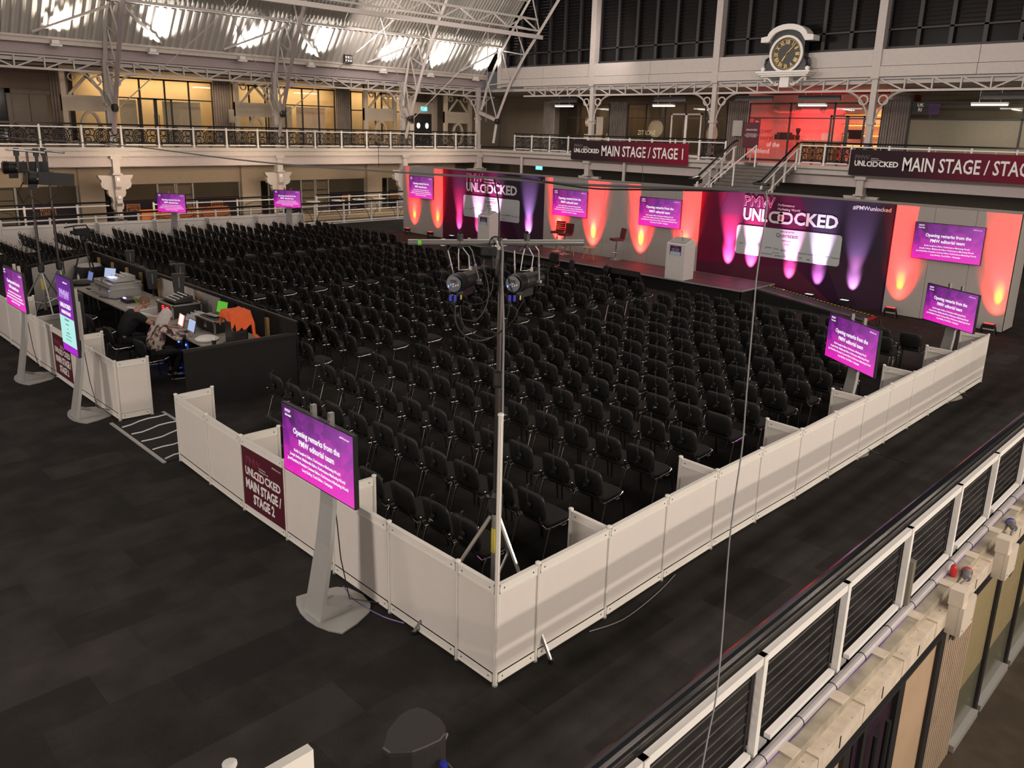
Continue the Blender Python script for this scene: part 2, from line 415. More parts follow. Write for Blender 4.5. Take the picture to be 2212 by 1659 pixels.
# gallery fronts
def gallery_front(fr, a0, a1, nm):
    t = MB(); fr.box(t, a0, a1, 3.36, 3.5, -0.1, 0.2); fr.box(t, a0, a1, 3.2, 3.36, -0.1, 0.1); fr.box(t, a0, a1, 3.12, 3.2, -0.1, 0.14)
    struct('trim_1', t, M_STEELW)
    t = MB(); fr.box(t, a0, a1, 2.65, 3.12, -0.3, -0.02); struct('wall_%s' % nm, t, mat('painted_fascia', (0.50, 0.44, 0.44), 0.6, noise=0.04))
gallery_front(FL, -8, 32.0, 'north')
gallery_front(FE, -35.0, 9.5, 'east')
# soffit above the gallery walkway, back walls
struct('ceiling', MB().box(-8, 41, 35.2, 42, 7.0, 7.15).box(32.2, 41, -9.5, 35.2, 7.0, 7.15), M_WALLG)
struct('ceiling', MB().box(-8, 41, 35.2, 39.9, 2.62, 3.19).box(32.4, 41, -9.5, 35.2, 2.62, 3.19), M_WALLG)
struct('wall_north', MB().box(-8, 41, 41.6, 41.8, -3.2, 7.1), M_CREAM)
struct('wall_east', MB().box(39.4, 39.6, -9.5, 41, -3.2, 7.1), M_CREAM)

def column(fr, a, label, upper=(3.5, 8.0), w=0.30):
    t = thing('iron_column', label, 'column', fr.P(a, -3.0, -0.25), group='white iron columns around the hall')
    b = MB(); fr.box(b, a - w / 2, a + w / 2, -3.0, 2.3, -0.25 - w / 2, -0.25 + w / 2)
    part('shaft', b, M_STEELW, t, True)
    b = MB(); fr.box(b, a - .12, a + .12, upper[0], upper[1], -0.3, -0.05); fr.box(b, a - .17, a + .17, 5.3, 5.42, -.33, 0.0); fr.box(b, a - .15, a + .15, 3.5, 3.8, -.33, -.02)
    part('upper_shaft', b, M_STEELW, t, True)
    b = MB(); fr.box(b, a - .24, a + .24, 2.98, 3.12, -.3, .16); fr.box(b, a - .15, a + .15, 2.35, 2.98, -.3, .10); fr.box(b, a - .22, a + .22, 2.28, 2.35, -.3, .18)
    part('capital', b, M_STEELW, t, True)
    # front volute of the lower column
    prof = [(0, 2.25), (.20, 2.25), (.20, 2.05), (.26, 1.95), (.24, 1.75), (.12, 1.6), (.10, 1.3), (.22, 1.15), (.24, 1.0), (.10, .85), (.08, .5), (.16, .4), (.14, .25), (0, .2)]
    b = MB().prism([(x, y - 0) for x, y in prof], fr.P(a, 0, -0.1) - fr.r * .12, fr.n, fr.u, -0.24, 0.0)
    part('scroll', b, M_STEELW, t, True)
    b = MB(); 
    for zz in (2.02, 1.2, 0.45): fr.box(b, a - .07, a + .07, zz, zz + .14, .1, .16)
    part('moulding', b, mat('lit_white_boss', (0.85, 0.8, 0.75), 0.4), t, True)
    for sgn in (-1, 1):   # curly side brackets
        pl = [(0.1, 2.26), (.78, 2.26), (.72, 2.12), (.62, 2.02), (.68, 1.88), (.64, 1.72), (.5, 1.62), (.38, 1.6), (.4, 1.45), (.34, 1.3), (.24, 1.25), (.2, 1.05), (.26, .9), (.22, .72), (.1, .66)]
        pl = [(x * sgn, y) for x, y in pl]
        if sgn < 0: pl = pl[::-1]
        part('bracket', MB().prism(pl, fr.P(a, 0, 0), fr.r, fr.u, -0.36, -0.12), M_STEELW, t, True)
    return t
def arch_brackets(fr, a, t, zt=6.72, rr=1.25, sides=(-1, 1)):
    for sgn in sides:
        pts = [fr.P(a + sgn * (.12 + rr * (1 - math.cos(q))), zt - 1.6 * (1 - math.sin(q)) , -.15) for q in [i * PI / 2 / 9 for i in range(10)]]
        b = MB().tube(pts, .045, 4)
        pts = [fr.P(a + sgn * (.12 + (rr - .18) * (1 - math.cos(q)) * .8), zt - .2 - 1.35 * (1 - math.sin(q)), -.15) for q in [i * PI / 2 / 6 for i in range(7)]]
        b.ring(ell(sgn * .42, -.38, .22, .22, 14), ell(sgn * .42, -.38, .16, .16, 14), fr.P(a, zt, -.18), fr.r, fr.u, 0, .06)
        b.bar(fr.P(a, zt, -.15), fr.P(a + sgn * 1.4, zt, -.15), .07, .07)
        part('arch_bracket', b, M_STEELW, t, True)
LC = [1.1, 9.35, 17.55, 25.75, 31.75]
EC = [-26.1, -18.25, -10.45, -2.6]
names = ['far left', 'leftmost clear', 'middle', 'right-hand', 'corner']
for i, a in enumerate(LC):
    t = column(FL, a, 'white iron column with scrolled capital on the left wall, %s one' % names[i]); arch_brackets(FL, a, t)
en = ['left of the red banner above the stage', 'just left of the stairs and red cafe', 'just right of the red cafe', 'at the right edge']
for i, a in enumerate(EC):
    t = column(FE, a, 'white iron column on the end wall, %s' % en[i]); arch_brackets(FE, a, t)

def girder(fr, a0, a1, n, label, mid=True):
    t = thing('lattice_girder', label, 'girder', fr.P(a0, 6.72, -.15), group='white lattice girders over the gallery')
    z0, z1 = 6.72, 7.22
    part('bottom_chord', MB().bar(fr.P(a0, z0, -.15), fr.P(a1, z0, -.15), .08, .09), M_STEELW, t, True)
    part('top_chord', MB().bar(fr.P(a0, z1, -.15), fr.P(a1, z1, -.15), .08, .08), M_STEELW, t, True)
    st = (a1 - a0) / n
    for i in range(n):
        x0 = a0 + i * st; x1 = x0 + st
        p, q = ((z1, z0) if (i < n / 2) else (z0, z1))
        part('brace', MB().bar(fr.P(x0, p, -.15), fr.P(x1, q, -.15), .06, .06), M_STEELW, t, True)
        if i: part('strut', MB().bar(fr.P(x0, z0, -.15), fr.P(x0, z1, -.15), .06, .06), M_STEELW, t, True)
for i in range(4):
    girder(FL, LC[i] + .12, LC[i + 1] - .12, 7 if i < 3 else 5, 'white lattice girder over the left gallery, %s bay from the corner' % ORD[3 - i])
for i, (a0, a1) in enumerate(((-31.5, EC[0] - .12), (EC[0] + .12, EC[1] - .12), (EC[1] + .12, EC[2] - .12), (EC[2] + .12, EC[3] - .12))):
    girder(FE, a0, a1, (6, 7, 7, 7)[i], 'white lattice girder over the end gallery, %s bay from the corner' % ORD[i])
# dark back of the girder zone, mauve beam and gutter (left); white fascia beams (end)
struct('wall_north', MB().box(-8, 32, 35.35, 35.5, 6.95, 8.0), mat('dark_soffit', (0.045, 0.035, 0.032), 0.8))
t = MB(); FL.box(t, -8, 32, 7.28, 7.72, -.3, -.02); struct('trim_2', t, M_MAUVE)
t = MB(); FL.box(t, -8, 32, 7.72, 7.9, -.3, .28); FL.box(t, -8, 32, 7.9, 8.0, .18, .34); struct('trim_3', t, mat('gutter_cream', (0.55, 0.50, 0.45), 0.5))
for i, (a0, a1) in enumerate(((-33.6, EC[0]), (EC[0], EC[1]), (EC[1], EC[2]), (EC[2], EC[3]), (EC[3], 6))):
    for k in range(2):
        m0 = a0 + (a1 - a0) * k / 2; m1 = m0 + (a1 - a0) / 2
        t = MB(); FE.box(t, m0 + .01, m1 - .01, 7.72, 8.38, -.3, -.02); struct('trim_4', t, M_STEELW)
        t = MB(); FE.box(t, m0 + .01, m1 - .01, 7.28, 7.7, -.3, .03); struct('trim_5', t, M_STEELW)
# end wall windows with blinds
WB = [(-33.2, -26.25), (-25.95, -18.4), (-18.1, -10.6), (-10.3, -2.8), (-2.5, 6)]
wn = 0
for (a0, a1) in WB:
    wn += 1
    root = thing('window_%d' % wn, None, None, FE.P(a0, 8.4, -.2)); root['kind'] = 'structure'
    b = MB(); FE.box(b, a0, a1, 8.4, 17, -.62, -.6); part('pane', b, M_NIGHT, root, True)
    nm = 6
    for k in range(nm + 1):
        x = a0 + (a1 - a0) * k / nm; b = MB(); FE.box(b, x - .08, x + .08, 8.4, 17, -.5, -.36); part('mullion', b, M_DARK, root, True)
    b = MB(); FE.box(b, a0, a1, 9.15, 9.22, -.5, -.36); FE.box(b, a0, a1, 8.4, 8.5, -.5, -.3); part('transom', b, M_DARK, root, True)
    for k in range(34):
        z = 9.3 + k * .17; b = MB()
        p = FE.P(a0, z, -.55); q = FE.P(a1, z, -.55); b.bar(p, q, .012, .06, up=(1, 0, .5)); part('slat', b, mat('blind_slat', (0.028, 0.024, 0.025), 0.45, noise=0.0), root, True)
for a in EC + [-33.5]:
    b = MB(); FE.box(b, a - .17, a + .17, 7.2, 17, -.35, .05); struct('trim_6', b, M_STEELW)
struct('wall_east', MB().box(32.7, 32.9, -9.5, 36, 8.3, 20), mat('night_wall', (0.01, 0.01, 0.01), 0.9))

# vaulted roof: ribbed sheets in bays
SK = [(34.85, 8.02), (33.6, 9.58), (31.2, 12.2), (28.3, 14.4), (24.5, 16.3), (19.5, 17.4), (14, 17.8), (8.5, 17.4), (3.5, 16.3), (-.3, 14.4), (-3.2, 12.1)]
roof = thing('ceiling', None, None, (15, 15, 17.8)); roof['kind'] = 'structure'
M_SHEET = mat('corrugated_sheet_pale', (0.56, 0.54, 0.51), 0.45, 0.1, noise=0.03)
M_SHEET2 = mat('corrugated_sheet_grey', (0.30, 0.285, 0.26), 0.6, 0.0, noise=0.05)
bays = [(-8, 1.1), (1.1, 9.35), (9.35, 17.55), (17.55, 25.75), (25.75, 31.9)]
for (x0, x1) in bays:
    for k in range(len(SK) - 1):
        (ya, za), (yb, zb) = SK[k], SK[k + 1]
        pitch = 0.34 if k == 0 else 0.22
        depth = 0.12 if k == 0 else 0.05
        n = max(2, round((x1 - x0) / pitch)); pt = (x1 - x0) / n
        d = Vector((0, yb - ya, zb - za)).normalized(); nn = Vector((1, 0, 0)).cross(d)
        if nn.z > 0: nn = -nn
        vs = []; fs = []
        prof = [(0, 0), (.18, 0), (.34, 1), (.66, 1), (.82, 0)]
        xs = [(x0 + (i + f) * pt, g) for i in range(n) for f, g in prof] + [(x1, 0)]
        for x, g in xs:
            off = nn * (g * depth)
            vs += [(x, ya + off.y, za + off.z), (x, yb + off.y, zb + off.z)]
        for i in range(len(xs) - 1): fs.append((2 * i, 2 * i + 2, 2 * i + 3, 2 * i + 1))
        part('corrugated_sheet', MB().add(vs, fs), M_SHEET if k == 0 else M_SHEET2, roof, True)
    # purlin strips at the seams and plain straps
    part('purlin', MB().bar((x0, 33.3, 9.6), (x1, 33.3, 9.6), .16, .12), M_STEELW, roof, True)
    part('purlin', MB().bar((x0, 31.1, 12.05), (x1, 31.1, 12.05), .16, .12), M_STEELW, roof, True)
    for f in (.36, .7):
        x = x0 + (x1 - x0) * f
        part('strap', MB().bar((x, 33.2, 9.7), (x, 31.1, 12.0), .03, .04), M_STEELW, roof, True)
INN = [(33.75, 3.9), (33.45, 5.4), (32.35, 7.5), (31.15, 9.05), (30.0, 10.3), (28.6, 11.9), (26.2, 13.9), (22.5, 15.7), (18, 16.6), (14, 16.8)]
OUT = [(34.75, 5.9), (34.2, 7.4), (33.0, 9.35), (31.9, 10.7), (30.6, 12.2), (29.0, 13.6), (26.6, 15.2), (23, 16.7), (18.3, 17.4), (14, 17.5)]
INN2 = [(34.95, 4.1), (34.45, 5.35), (33.8, 6.85), (33.2, 8.1), (32.5, 9.4), (31.7, 10.7), (30.9, 11.9), (28.6, 13.6), (24, 15.6), (14, 16.8)]
OUT2 = [(34.95, 5.9), (34.75, 7.1), (34.3, 8.6), (33.8, 9.8), (33.1, 11.0), (32.2, 12.1), (31.2, 13.1), (28.9, 14.8), (24.4, 16.8), (14, 17.5)]
INN1, OUT1 = INN, OUT
for i, x in enumerate(LC[1:4] + [31.75]):
    INN, OUT = (INN2, OUT2) if i < 3 else (INN1, OUT1)
    t = thing('roof_rib', 'curved lattice roof rib springing from the left gallery, %s from the end wall' % ORD[3 - i], 'roof rib', (x, 34.5, 3.5), group='curved lattice ribs of the vaulted roof')
    part('inner_chord', MB().tube([(x + .05, a, b) for a, b in INN], .105, 4), M_MAUVE if i < 2 else M_STEELW, t, True)
    part('outer_chord', MB().tube([(x - .1, a, b) for a, b in OUT], .09, 4), M_STEELW, t, True)
    for k in range(1, 9):
        a = (x, *INN[k]); c = (x - .05, *OUT[k]); dd = (x, *INN[min(k + 1, 9)])
        part('strut', MB().bar(a, c, .06, .06), M_STEELW, t, True)
        part('brace', MB().bar(c, dd, .06, .06), M_STEELW, t, True)
    part('springer', MB().bar((x, 35.0, 5.75), (x, INN[1][0], 5.3), .22, .2), M_STEELW, t, True)
    part('hinge', MB().lathe([(.08, -.14), (.17, -.1), (.17, .1), (.08, .14)], 10, (0, 0, 0)).xf(Matrix.Translation((x, INN[1][0] - .05, 5.22)) @ Matrix.Rotation(PI / 2, 4, 'Y')), M_IRON, t, True)
# longitudinal purlin truss on the inner chords
t = thing('purlin_truss', 'long lattice truss running under the roof between the ribs', 'roof truss', (20, 30, 10.1))
part('bottom_chord', MB().bar((8, 29.9, 9.95), (31.9, 29.9, 9.95), .14, .22), M_STEELW, t, True)
part('middle_chord', MB().bar((8, 30.3, 10.35), (31.9, 30.3, 10.35), .1, .08), M_STEELW, t, True)
part('top_chord', MB().bar((8, 30.3, 10.95), (31.9, 30.3, 10.95), .1, .1), M_STEELW, t, True)
for k in range(20):
    x = 8 + k * 1.195
    z = (10.35, 10.95)
    part('brace', MB().bar((x, 30.3, z[k % 2]), (x + 1.195, 30.3, z[(k + 1) % 2]), .07, .07), M_STEELW, t, True)
# wall braces and tie rods in each bay, flood lamps
for i in range(1, 4):
    x0, x1 = LC[i], LC[i + 1]
    t = thing('tie_rods', 'thin crossing tie rods in the roof, %s bay from the end wall' % ORD[3 - i], 'tie rod', (x0, 33.4, 5.2), group='thin steel tie rods under the roof')
    part('rod', MB().tube([(x0 + .1, 34.3, 5.2), (x0 + (x1 - x0) * .52, 30.6, 9.9)], .022, 5), M_STEELW, t, True)
    part('rod', MB().tube([(x1 - .1, 34.3, 5.2), (x0 + (x1 - x0) * .42, 30.6, 9.9)], .022, 5), M_STEELW, t, True)
for i in range(0, 4):
    x0, x1 = LC[i], LC[i + 1]; f = (x1 - x0) / 8.2
    if i: part('rib_brace', MB().bar((x0 + .3, 33.1, 9.3), (x0 + 2.3 * f, 34.5, 8.1), .12, .1), M_STEELW, roof, True)
    part('rib_brace', MB().bar((x1 - .3, 33.1, 9.3), (x1 - 2.9 * f, 34.5, 8.1), .12, .1), M_STEELW, roof, True)
for k, x in enumerate(GUTTER):
    t = thing('flood_lamp', 'small flood lamp glaring on the gutter below the vault, %s from the left' % ORD[k].replace('nearest', 'first'), 'lamp', (x, 34.6, 7.9), group='flood lamps on the gutter')
    part('housing', MB().box(x - .22, x + .22, 34.5, 34.68, 7.62, 7.7).box(x - .18, x + .1, 34.45, 34.65, 7.7, 7.86), M_WHITE, t, True)
for x, z, k in ((5.0, 8.15, 'at the far left'), (21.6, 8.2, 'above the middle bay')):
    t = thing('led_flood', 'square six-cell led flood light %s on the gutter' % k, 'lamp', (x, 34.5, 7.9))
    part('body', MB().box(x - .25, x + .25, 34.4, 34.5, 7.95, 8.4), M_DARK, t, True)
    for a in range(3):
        for b in range(2): part('cell', MB().box(x - .2 + a * .15, x - .1 + a * .15, 34.385, 34.4, 8.04 + b * .17, 8.16 + b * .17), M_WHITE, t, True)

# ------------------------------------------------ gallery railing with cast iron panels
def iron_panel(w=1.5, h=.78):
    b = MB(); r = .022
    def T(pts, closed=False, rr=r): b.tube([(x, 0, z) for x, z in pts], rr, 4, closed, cap=False)
    T([(-w / 2 + .04, .1), (-w / 2 + .04, h)], rr=.02); T([(w / 2 - .04, .1), (w / 2 - .04, h)], rr=.02)
    T([(-w / 2 + .04, .14), (w / 2 - .04, .14)]); T([(-w / 2 + .04, h - .06), (-.3, h - .06)]); T([(.3, h - .06), (w / 2 - .04, h - .06)])
    cz = h / 2 + .02
    T(ell(0, cz, .32, .32, 16), True, .024); T(ell(0, cz, .24, .24, 14), True); T(ell(0, cz, .05, .05, 6), True, .03)
    for k in range(8):
        a = k * PI / 4
        p = [(math.cos(a) * q + math.cos(a + PI / 2) * s_, cz + math.sin(a) * q + math.sin(a + PI / 2) * s_) for q, s_ in ((.05, 0), (.14, .05), (.21, 0), (.14, -.05))]
        T(p, True, .017)
    T(arc(0, cz + .36, .1, 0, 2 * PI, 8), True); T(arc(0, cz - .36, .1, 0, 2 * PI, 8), True)
    for s_ in (-1, 1):
        T([(s_ * (.56 + .12 * math.cos(a)), cz + .17 + .12 * math.sin(a)) for a in [i * .8 for i in range(8)]], True)
        T([(s_ * (.56 + .12 * math.cos(a)), cz - .17 + .12 * math.sin(a)) for a in [i * .8 for i in range(8)]], True)
        T([(s_ * .34, cz), (s_ * .45, cz + .04), (s_ * .68, cz)]); T([(s_ * .28, cz + .2), (s_ * .42, cz + .32), (s_ * .66, h - .06)]); T([(s_ * .28, cz - .2), (s_ * .42, cz - .3), (s_ * .66, .14)])
        b.box(s_ * .7 - .05, s_ * .7 + .05, -.03, .03, .03, .1)
    return b.mesh('iron_panel')
IP = iron_panel()
IP.materials.append(M_IRON)
def railing(fr, posts, label, skip=(), pan=True):
    a0, a1 = posts[0], posts[-1]
    t = thing('gallery_railing', label, 'railing', fr.P(a0, 3.5, .05))
    part('handrail', MB().bar(fr.P(a0, 4.5, .1), fr.P(a1, 4.5, .1), .11, .07), M_BLKG, t, True)
    part('top_rail', MB().bar(fr.P(a0, 4.36, .1), fr.P(a1, 4.36, .1), .05, .05), M_WHITE, t, True)
    part('bottom_rail', MB().bar(fr.P(a0, 3.62, .1), fr.P(a1, 3.62, .1), .05, .05), M_WHITE, t, True)
    for a in posts:
        b = MB(); fr.box(b, a - .035, a + .035, 3.5, 4.46, .06, .13); fr.box(b, a - .07, a + .07, 3.46, 3.52, .04, .19); part('post', b, M_WHITE, t, True)
    for i in range(len(posts) - 1):
        if i in skip: continue
        c = (posts[i] + posts[i + 1]) / 2; s = (posts[i + 1] - posts[i] - .1) / 1.5
        o = bpy.data.objects.new('iron_panel', IP); COL.objects.link(o); o.parent = t
        n = fr.n; r = fr.r
        M = Matrix(((r.x * s, -n.x, 0, 0), (r.y * s, -n.y, 0, 0), (0, 0, 1, 0), (0, 0, 0, 1)))
        M.translation = fr.P(c, 3.58, .1)
        o.matrix_basis = M; o.matrix_parent_inverse = local_m(t).inverted()
    return t
railing(FL, [-5.3 + 1.665 * k for k in range(23)], 'black handrail with cast iron panels along the left gallery')
LB = [-31.95 + 1.47 * k for k in range(11)]
railing(FE, LB, 'black handrail with cast iron panels on end gallery, left of stairs', skip=(4, 5, 6, 7, 8))
railing(FE, [-13.35, -12.2, -11.0, -9.4, -7.8, -6.2, -4.6, -3.0, -1.4], 'black handrail on the end gallery, right of the stairs', skip=(3, 4, 5, 6, 7))
# ------------------------------------------------ lettering and emblem shared by banners and screens
FULL_W = 2.0
def chain_os(fr_o, r, u, W, parent, wm, redm, name='chain_letter'):
    """two interlocked round letters with a red heart between them; W = width of the pair"""
    h = W * .46; th = h * .2
    def rr(x0, x1): 
        return rrect(x0, x1, -h / 2, h / 2, h * .42), rrect(x0 + th, x1 - th, -h / 2 + th, h / 2 - th, h * .24)
    b = MB()
    for x0, x1 in ((-W / 2, W * .14), (-W * .14, W / 2)):
        o, i = rr(x0, x1); b.ring(o, i, fr_o, r, u, 0.0, .006)
    part(name, b, wm, parent, True)
    part('red_print', MB().prism(rrect(-W * .12, W * .13, -h / 2 + th, h / 2 - th, h * .1), fr_o, r, u, -.002, .004), redm, parent, True)
def logo(c, r, u, W, parent, wm, redm, pmw=True, tag_w=True):
    """UNLOCKED word mark centred at c, width W"""
    c = Vector(c); r = Vector(r); u = Vector(u); n = r.cross(u)
    s = W * .168
    txt('UNL', s, c - r * (W * .5) + n * .004, r, u, wm, parent, 'LEFT', off=s * .032, fit=W * .275)
    txt('CKED', s, c + r * (W * .5) + n * .004, r, u, wm, parent, 'RIGHT', off=s * .032, fit=W * .445)
    chain_os(c - r * (W * .085) + n * .003, r, u, W * .255, parent, wm, redm)
    if pmw:
        p = c - r * (W * .5) + u * (W * .135) + n * .004
        txt('PMW', W * .15, p, r, u, pmw, parent, 'LEFT', outline=W * .0035, fit=W * .34)
        if tag_w:
            txt('Performance', W * .034, p + r * (W * .37) + u * (-W * .01), r, u, wm, parent, 'LEFT')
            txt('Marketing World', W * .034, p + r * (W * .37) - u * (W * .05), r, u, wm, parent, 'LEFT')
def slide(c, r, u, w, h, parent, world=True):
    """the slide shown on every display"""
    c = Vector(c); r = Vector(r); u = Vector(u); n = r.cross(u)
    f = w / 1.24
    def t_(s, size, dy, off=0, dx=0, al='CENTER', fit=None): txt(s, size * f, c + r * (dx * w) + u * (dy * h) + n * .003, r, u, M_LITW, parent, al, off=off * f, name='slide_text', sx=.9, world=world, ext=.0005, fit=fit * w if fit else None)
    t_('Opening remarks from the', .088, .17, .0018, fit=.66); t_('PMW editorial team', .088, .02, .0018, fit=.50)
    for i, q in enumerate(('Robin Langford, Editor, Performance Marketing World', 'Joseph Arthur, Multimedia Editor, Performance Marketing World', 'Jyoti Rambhai, Premium Content Editor, Performance Marketing World', 'Lucy Shelley, Tech Editor, Campaign')):
        t_(q, .041, -.12 - i * .082, .0008)
    t_('#PMWunlocked', .026, .42, 0, .46, 'RIGHT')
    t_('PMW', .05, .425, 0, -.45, 'LEFT'); t_('UNLOCKED', .024, .36, .001, -.45, 'LEFT')
def display(name, w, h, m, root, y=0.0, zc=0.0, slide_on=True):
    """flat screen facing local -Y"""
    b = MB().box(-w / 2 - .012, w / 2 + .012, y, y + .045, zc - h / 2 - .012, zc + h / 2 + .012)
    hs = part('screen_housing', b, M_BLKP, root)
    part('display', MB().box(-w / 2, w / 2, y - .003, y, zc - h / 2, zc + h / 2), m, root)
    part('back_cover', MB().box(-w * .35, w * .35, y + .045, y + .075, zc - h * .3, zc + h * .3), M_BLKP, root)
    if slide_on: slide((0, y - .004, zc), X_, Z_, w, h, root, world=False)
KI = 0
def kiosk(loc, rz, label, portrait=False):
    root = thing('display_stand', label, 'display stand', (loc[0], loc[1], 0), rz, group='screens on silver stands')
    # pointed base plate, curved leaning column, brace (front is local -Y)
    pl = [(-.42, -.10), (-.30, -.17), (-.15, -.215), (0, -.23), (.15, -.215), (.30, -.17), (.42, -.10), (.38, .10), (.30, .30), (.2, .38), (0, .42), (-.2, .38), (-.30, .30), (-.38, .10)]
    part('base_plate', MB().prism(pl, (0, 0, .0), X_, (0, 1, 0), 0.0, .014), M_SILVER, root)
    prof = [(-.17, .014), (-.10, .35), (-.02, .75), (.035, 1.15), (.05, 1.45), (.05, 1.9)]
    vs = []; fs = []
    for i, (y, z) in enumerate(prof):
        hw = .15 - .012 * i
        vs += [(-hw, y, z), (hw, y, z), (hw, y + .045, z), (-hw, y + .045, z)]
    for i in range(len(prof) - 1):
        a = i * 4
        for k in range(4): fs.append((a + k, a + (k + 1) % 4, a + 4 + (k + 1) % 4, a + 4 + k))
    fs.append((0, 3, 2, 1)); fs.append(tuple(len(vs) - 4 + k for k in range(4)))
    part('column', MB().add(vs, fs), M_SILVER, root)
    part('foot_brace', MB().box(-.12, .12, -.13, .22, .014, .05).prism([(-.12, 0), (.24, 0), (-.12, .16)], (-.125, 0, .014), (0, 1, 0), Z_, -.012, 0).prism([(-.12, 0), (.24, 0), (-.12, .16)], (.125, 0, .014), (0, 1, 0), Z_, 0, .012), M_SILVER, root)
    part('mount_arm', MB().box(-.17, -.13, .0, .05, 1.3, 2.13).box(.13, .17, .0, .05, 1.3, 2.13), M_ALU, root)
    part('power_lead', MB().tube([(.1, .06, 1.3), (.12, .1, .6), (.16, .16, .15), (.3, .5, .01), (.7, .7, .01)], .006, 5), M_CABLE, root)
    if portrait:
        display('display', .69, 1.22, M_SCREENP, root, -.09, 1.69, False)
        part('sponsor_panel', MB().box(-.345, .345, -.0955, -.0945, 1.20, 1.66), mat('screen_mint', (0, 0, 0), emit=(.45, .85, .78), es=1.0), root)
        o = Vector((0, -.097, 1.9)); 
        txt('PMW', .2, o + Vector((0, 0, .12)), X_, Z_, mat('screen_violet_line', (0, 0, 0), emit=(.55, .35, .8), es=1), root, outline=.004, world=False)
        txt('UNLOCKED', .1, o + Vector((0, 0, -.06)), X_, Z_, M_LITW, root, off=.002, world=False, sx=.95)
        txt('MAIN STAGE', .075, o + Vector((0, 0, -.17)), X_, Z_, M_LITW, root, off=.002, world=False)
        txt('#PMWunlocked', .03, o + Vector((.1, 0, .32)), X_, Z_, M_LITW, root, world=False)
        mk = mat('screen_dark_text', (0, 0, 0), emit=(.02, .1, .12), es=1)
        for dz, s, q in ((-.28, .05, 'Quantcast'), (-.36, .02, 'PARTNERED BY'), (-.43, .02, 'DAC'), (-.5, .022, 'SPONSORED BY'), (-.55, .02, 'ensd   DEPT   Epsilon   playable'), (-.61, .02, 'grantree   groovy   FPG   cavai')):
            txt(q, s, Vector((0, -.098, 1.9 + dz)), X_, Z_, mk, root, world=False)
    else:
        display('display', 1.22, .685, M_SCREEN, root, -.05, 1.70)
    return root
kiosk((-.46, 1.94), -PI / 2, 'large slide screen on silver stand, nearest in front of the white fence')
kiosk((-.46, 12.05), -PI / 2, 'slide screen on silver stand at the left edge, outside the fence')
kiosk((-.36, 9.35), -PI / 2, 'tall portrait screen on silver stand beside the fence opening', True)
kiosk((7.75, .36), math.atan2(-.84, -.55), 'slide screen on silver stand inside the right fence, nearer of two')
kiosk((11.95, .3), math.atan2(-.86, -.5), 'slide screen on silver stand inside the right fence, farther of two')
kiosk((8.4, 26.7), math.atan2(-.86, .51), 'slide screen on silver stand at the back fence, left of two')
kiosk((13.1, 26.4), math.atan2(-.86, .51), 'slide screen on silver stand at the back fence, right of two')

# ------------------------------------------------ white shell-scheme fence
def fence_panel(A, B, label, group, H=1.0, sign=0):
    A = Vector((*A, 0)); B = Vector((*B, 0)); d = (B - A); Ln = d.length; rz = math.atan2(d.y, d.x)
    root = thing('partition_fence', label, 'fence panel', A, rz, group)
    g = .022; z0 = .03
    part('board', MB().box(g, Ln - g, -.004, .004, z0 + .07, H - .09), M_FENCE, root)
    for nm, a, b in (('bottom_rail', z0, z0 + .085), ('top_rail', H - .105, H - .02)):
        m = MB().box(g, Ln - g, -.016, .016, a, b)
        lip = (b - .012, b + .0) if nm == 'bottom_rail' else (a, a + .012)
        m.box(g, Ln - g, -.021, .021, *lip)
        m.box(g, Ln - g, -.021, .021, *((a, a + .01) if nm == 'bottom_rail' else (b - .016, b + .004)))
        rl = part(nm, m, M_FRAME, root)
        hz = (a + b) / 2
        hm = MB()
        for x in (g + .05, Ln - g - .05): hm.prism(ell(x, hz, .008, .008, 8), (0, -.0165, 0), X_, Z_, -.033, .001)
        part('screw_hole', hm, M_SCREWH, rl)
    if sign:
        sgn = thing('stage_sign', sign, 'sign', A + Vector((0, 0, .12)), rz)
        part('print', MB().box(g, Ln - g, -.009, -.005, -.01, H - .235), M_MAROON, sgn)
        f = -.010; cx = Ln / 2
        def lt(s, size, x, z, m, al='CENTER', off=0.0, outline=0, sx=1.0, fit=None): txt(s, size, Vector((x, f, z)), X_, Z_, m, sgn, al, off=off, outline=outline, sx=sx, world=False, fit=fit)
        lt('PMW', .15, .12, .60, mat('outline_pink', (.35, .05, .1), .5, noise=0), 'LEFT', outline=.0025)
        lt('Performance', .03, .44, .585, M_PRINTW, 'LEFT'); lt('Marketing World', .03, .44, .55, M_PRINTW, 'LEFT')
        lt('UNL', .145, .10, .46, M_PRINTW, 'LEFT', .004, fit=.225); lt('CKED', .145, Ln - .10, .46, M_PRINTW, 'RIGHT', .004, fit=.36)
        h = .105
        b = MB(); c = Vector((Ln * .425, f, .46))
        for x0, x1 in ((-.115, .04), (-.04, .115)): b.ring(rrect(x0, x1, -h / 2, h / 2, .044), rrect(x0 + .02, x1 - .02, -h / 2 + .02, h / 2 - .02, .025), c, X_, Z_, 0, .004)
        part('chain_letter', b, M_PRINTW, sgn); part('red_print', MB().prism(rrect(-.035, .035, -.03, .03, .01), c, X_, Z_, -.001, .003), M_PRINTR, sgn)
        lt('MAIN STAGE /', .175, cx, .29, M_PRINTW, off=.006, fit=.84); lt('STAGE 2', .175, cx, .12, M_PRINTW, off=.006, fit=.50)
        lt('#PMWunlocked', .03, Ln - .08, .69, M_PRINTW, 'RIGHT')
        sgn['category'] = 'sign'
    return root
PMESH = {}
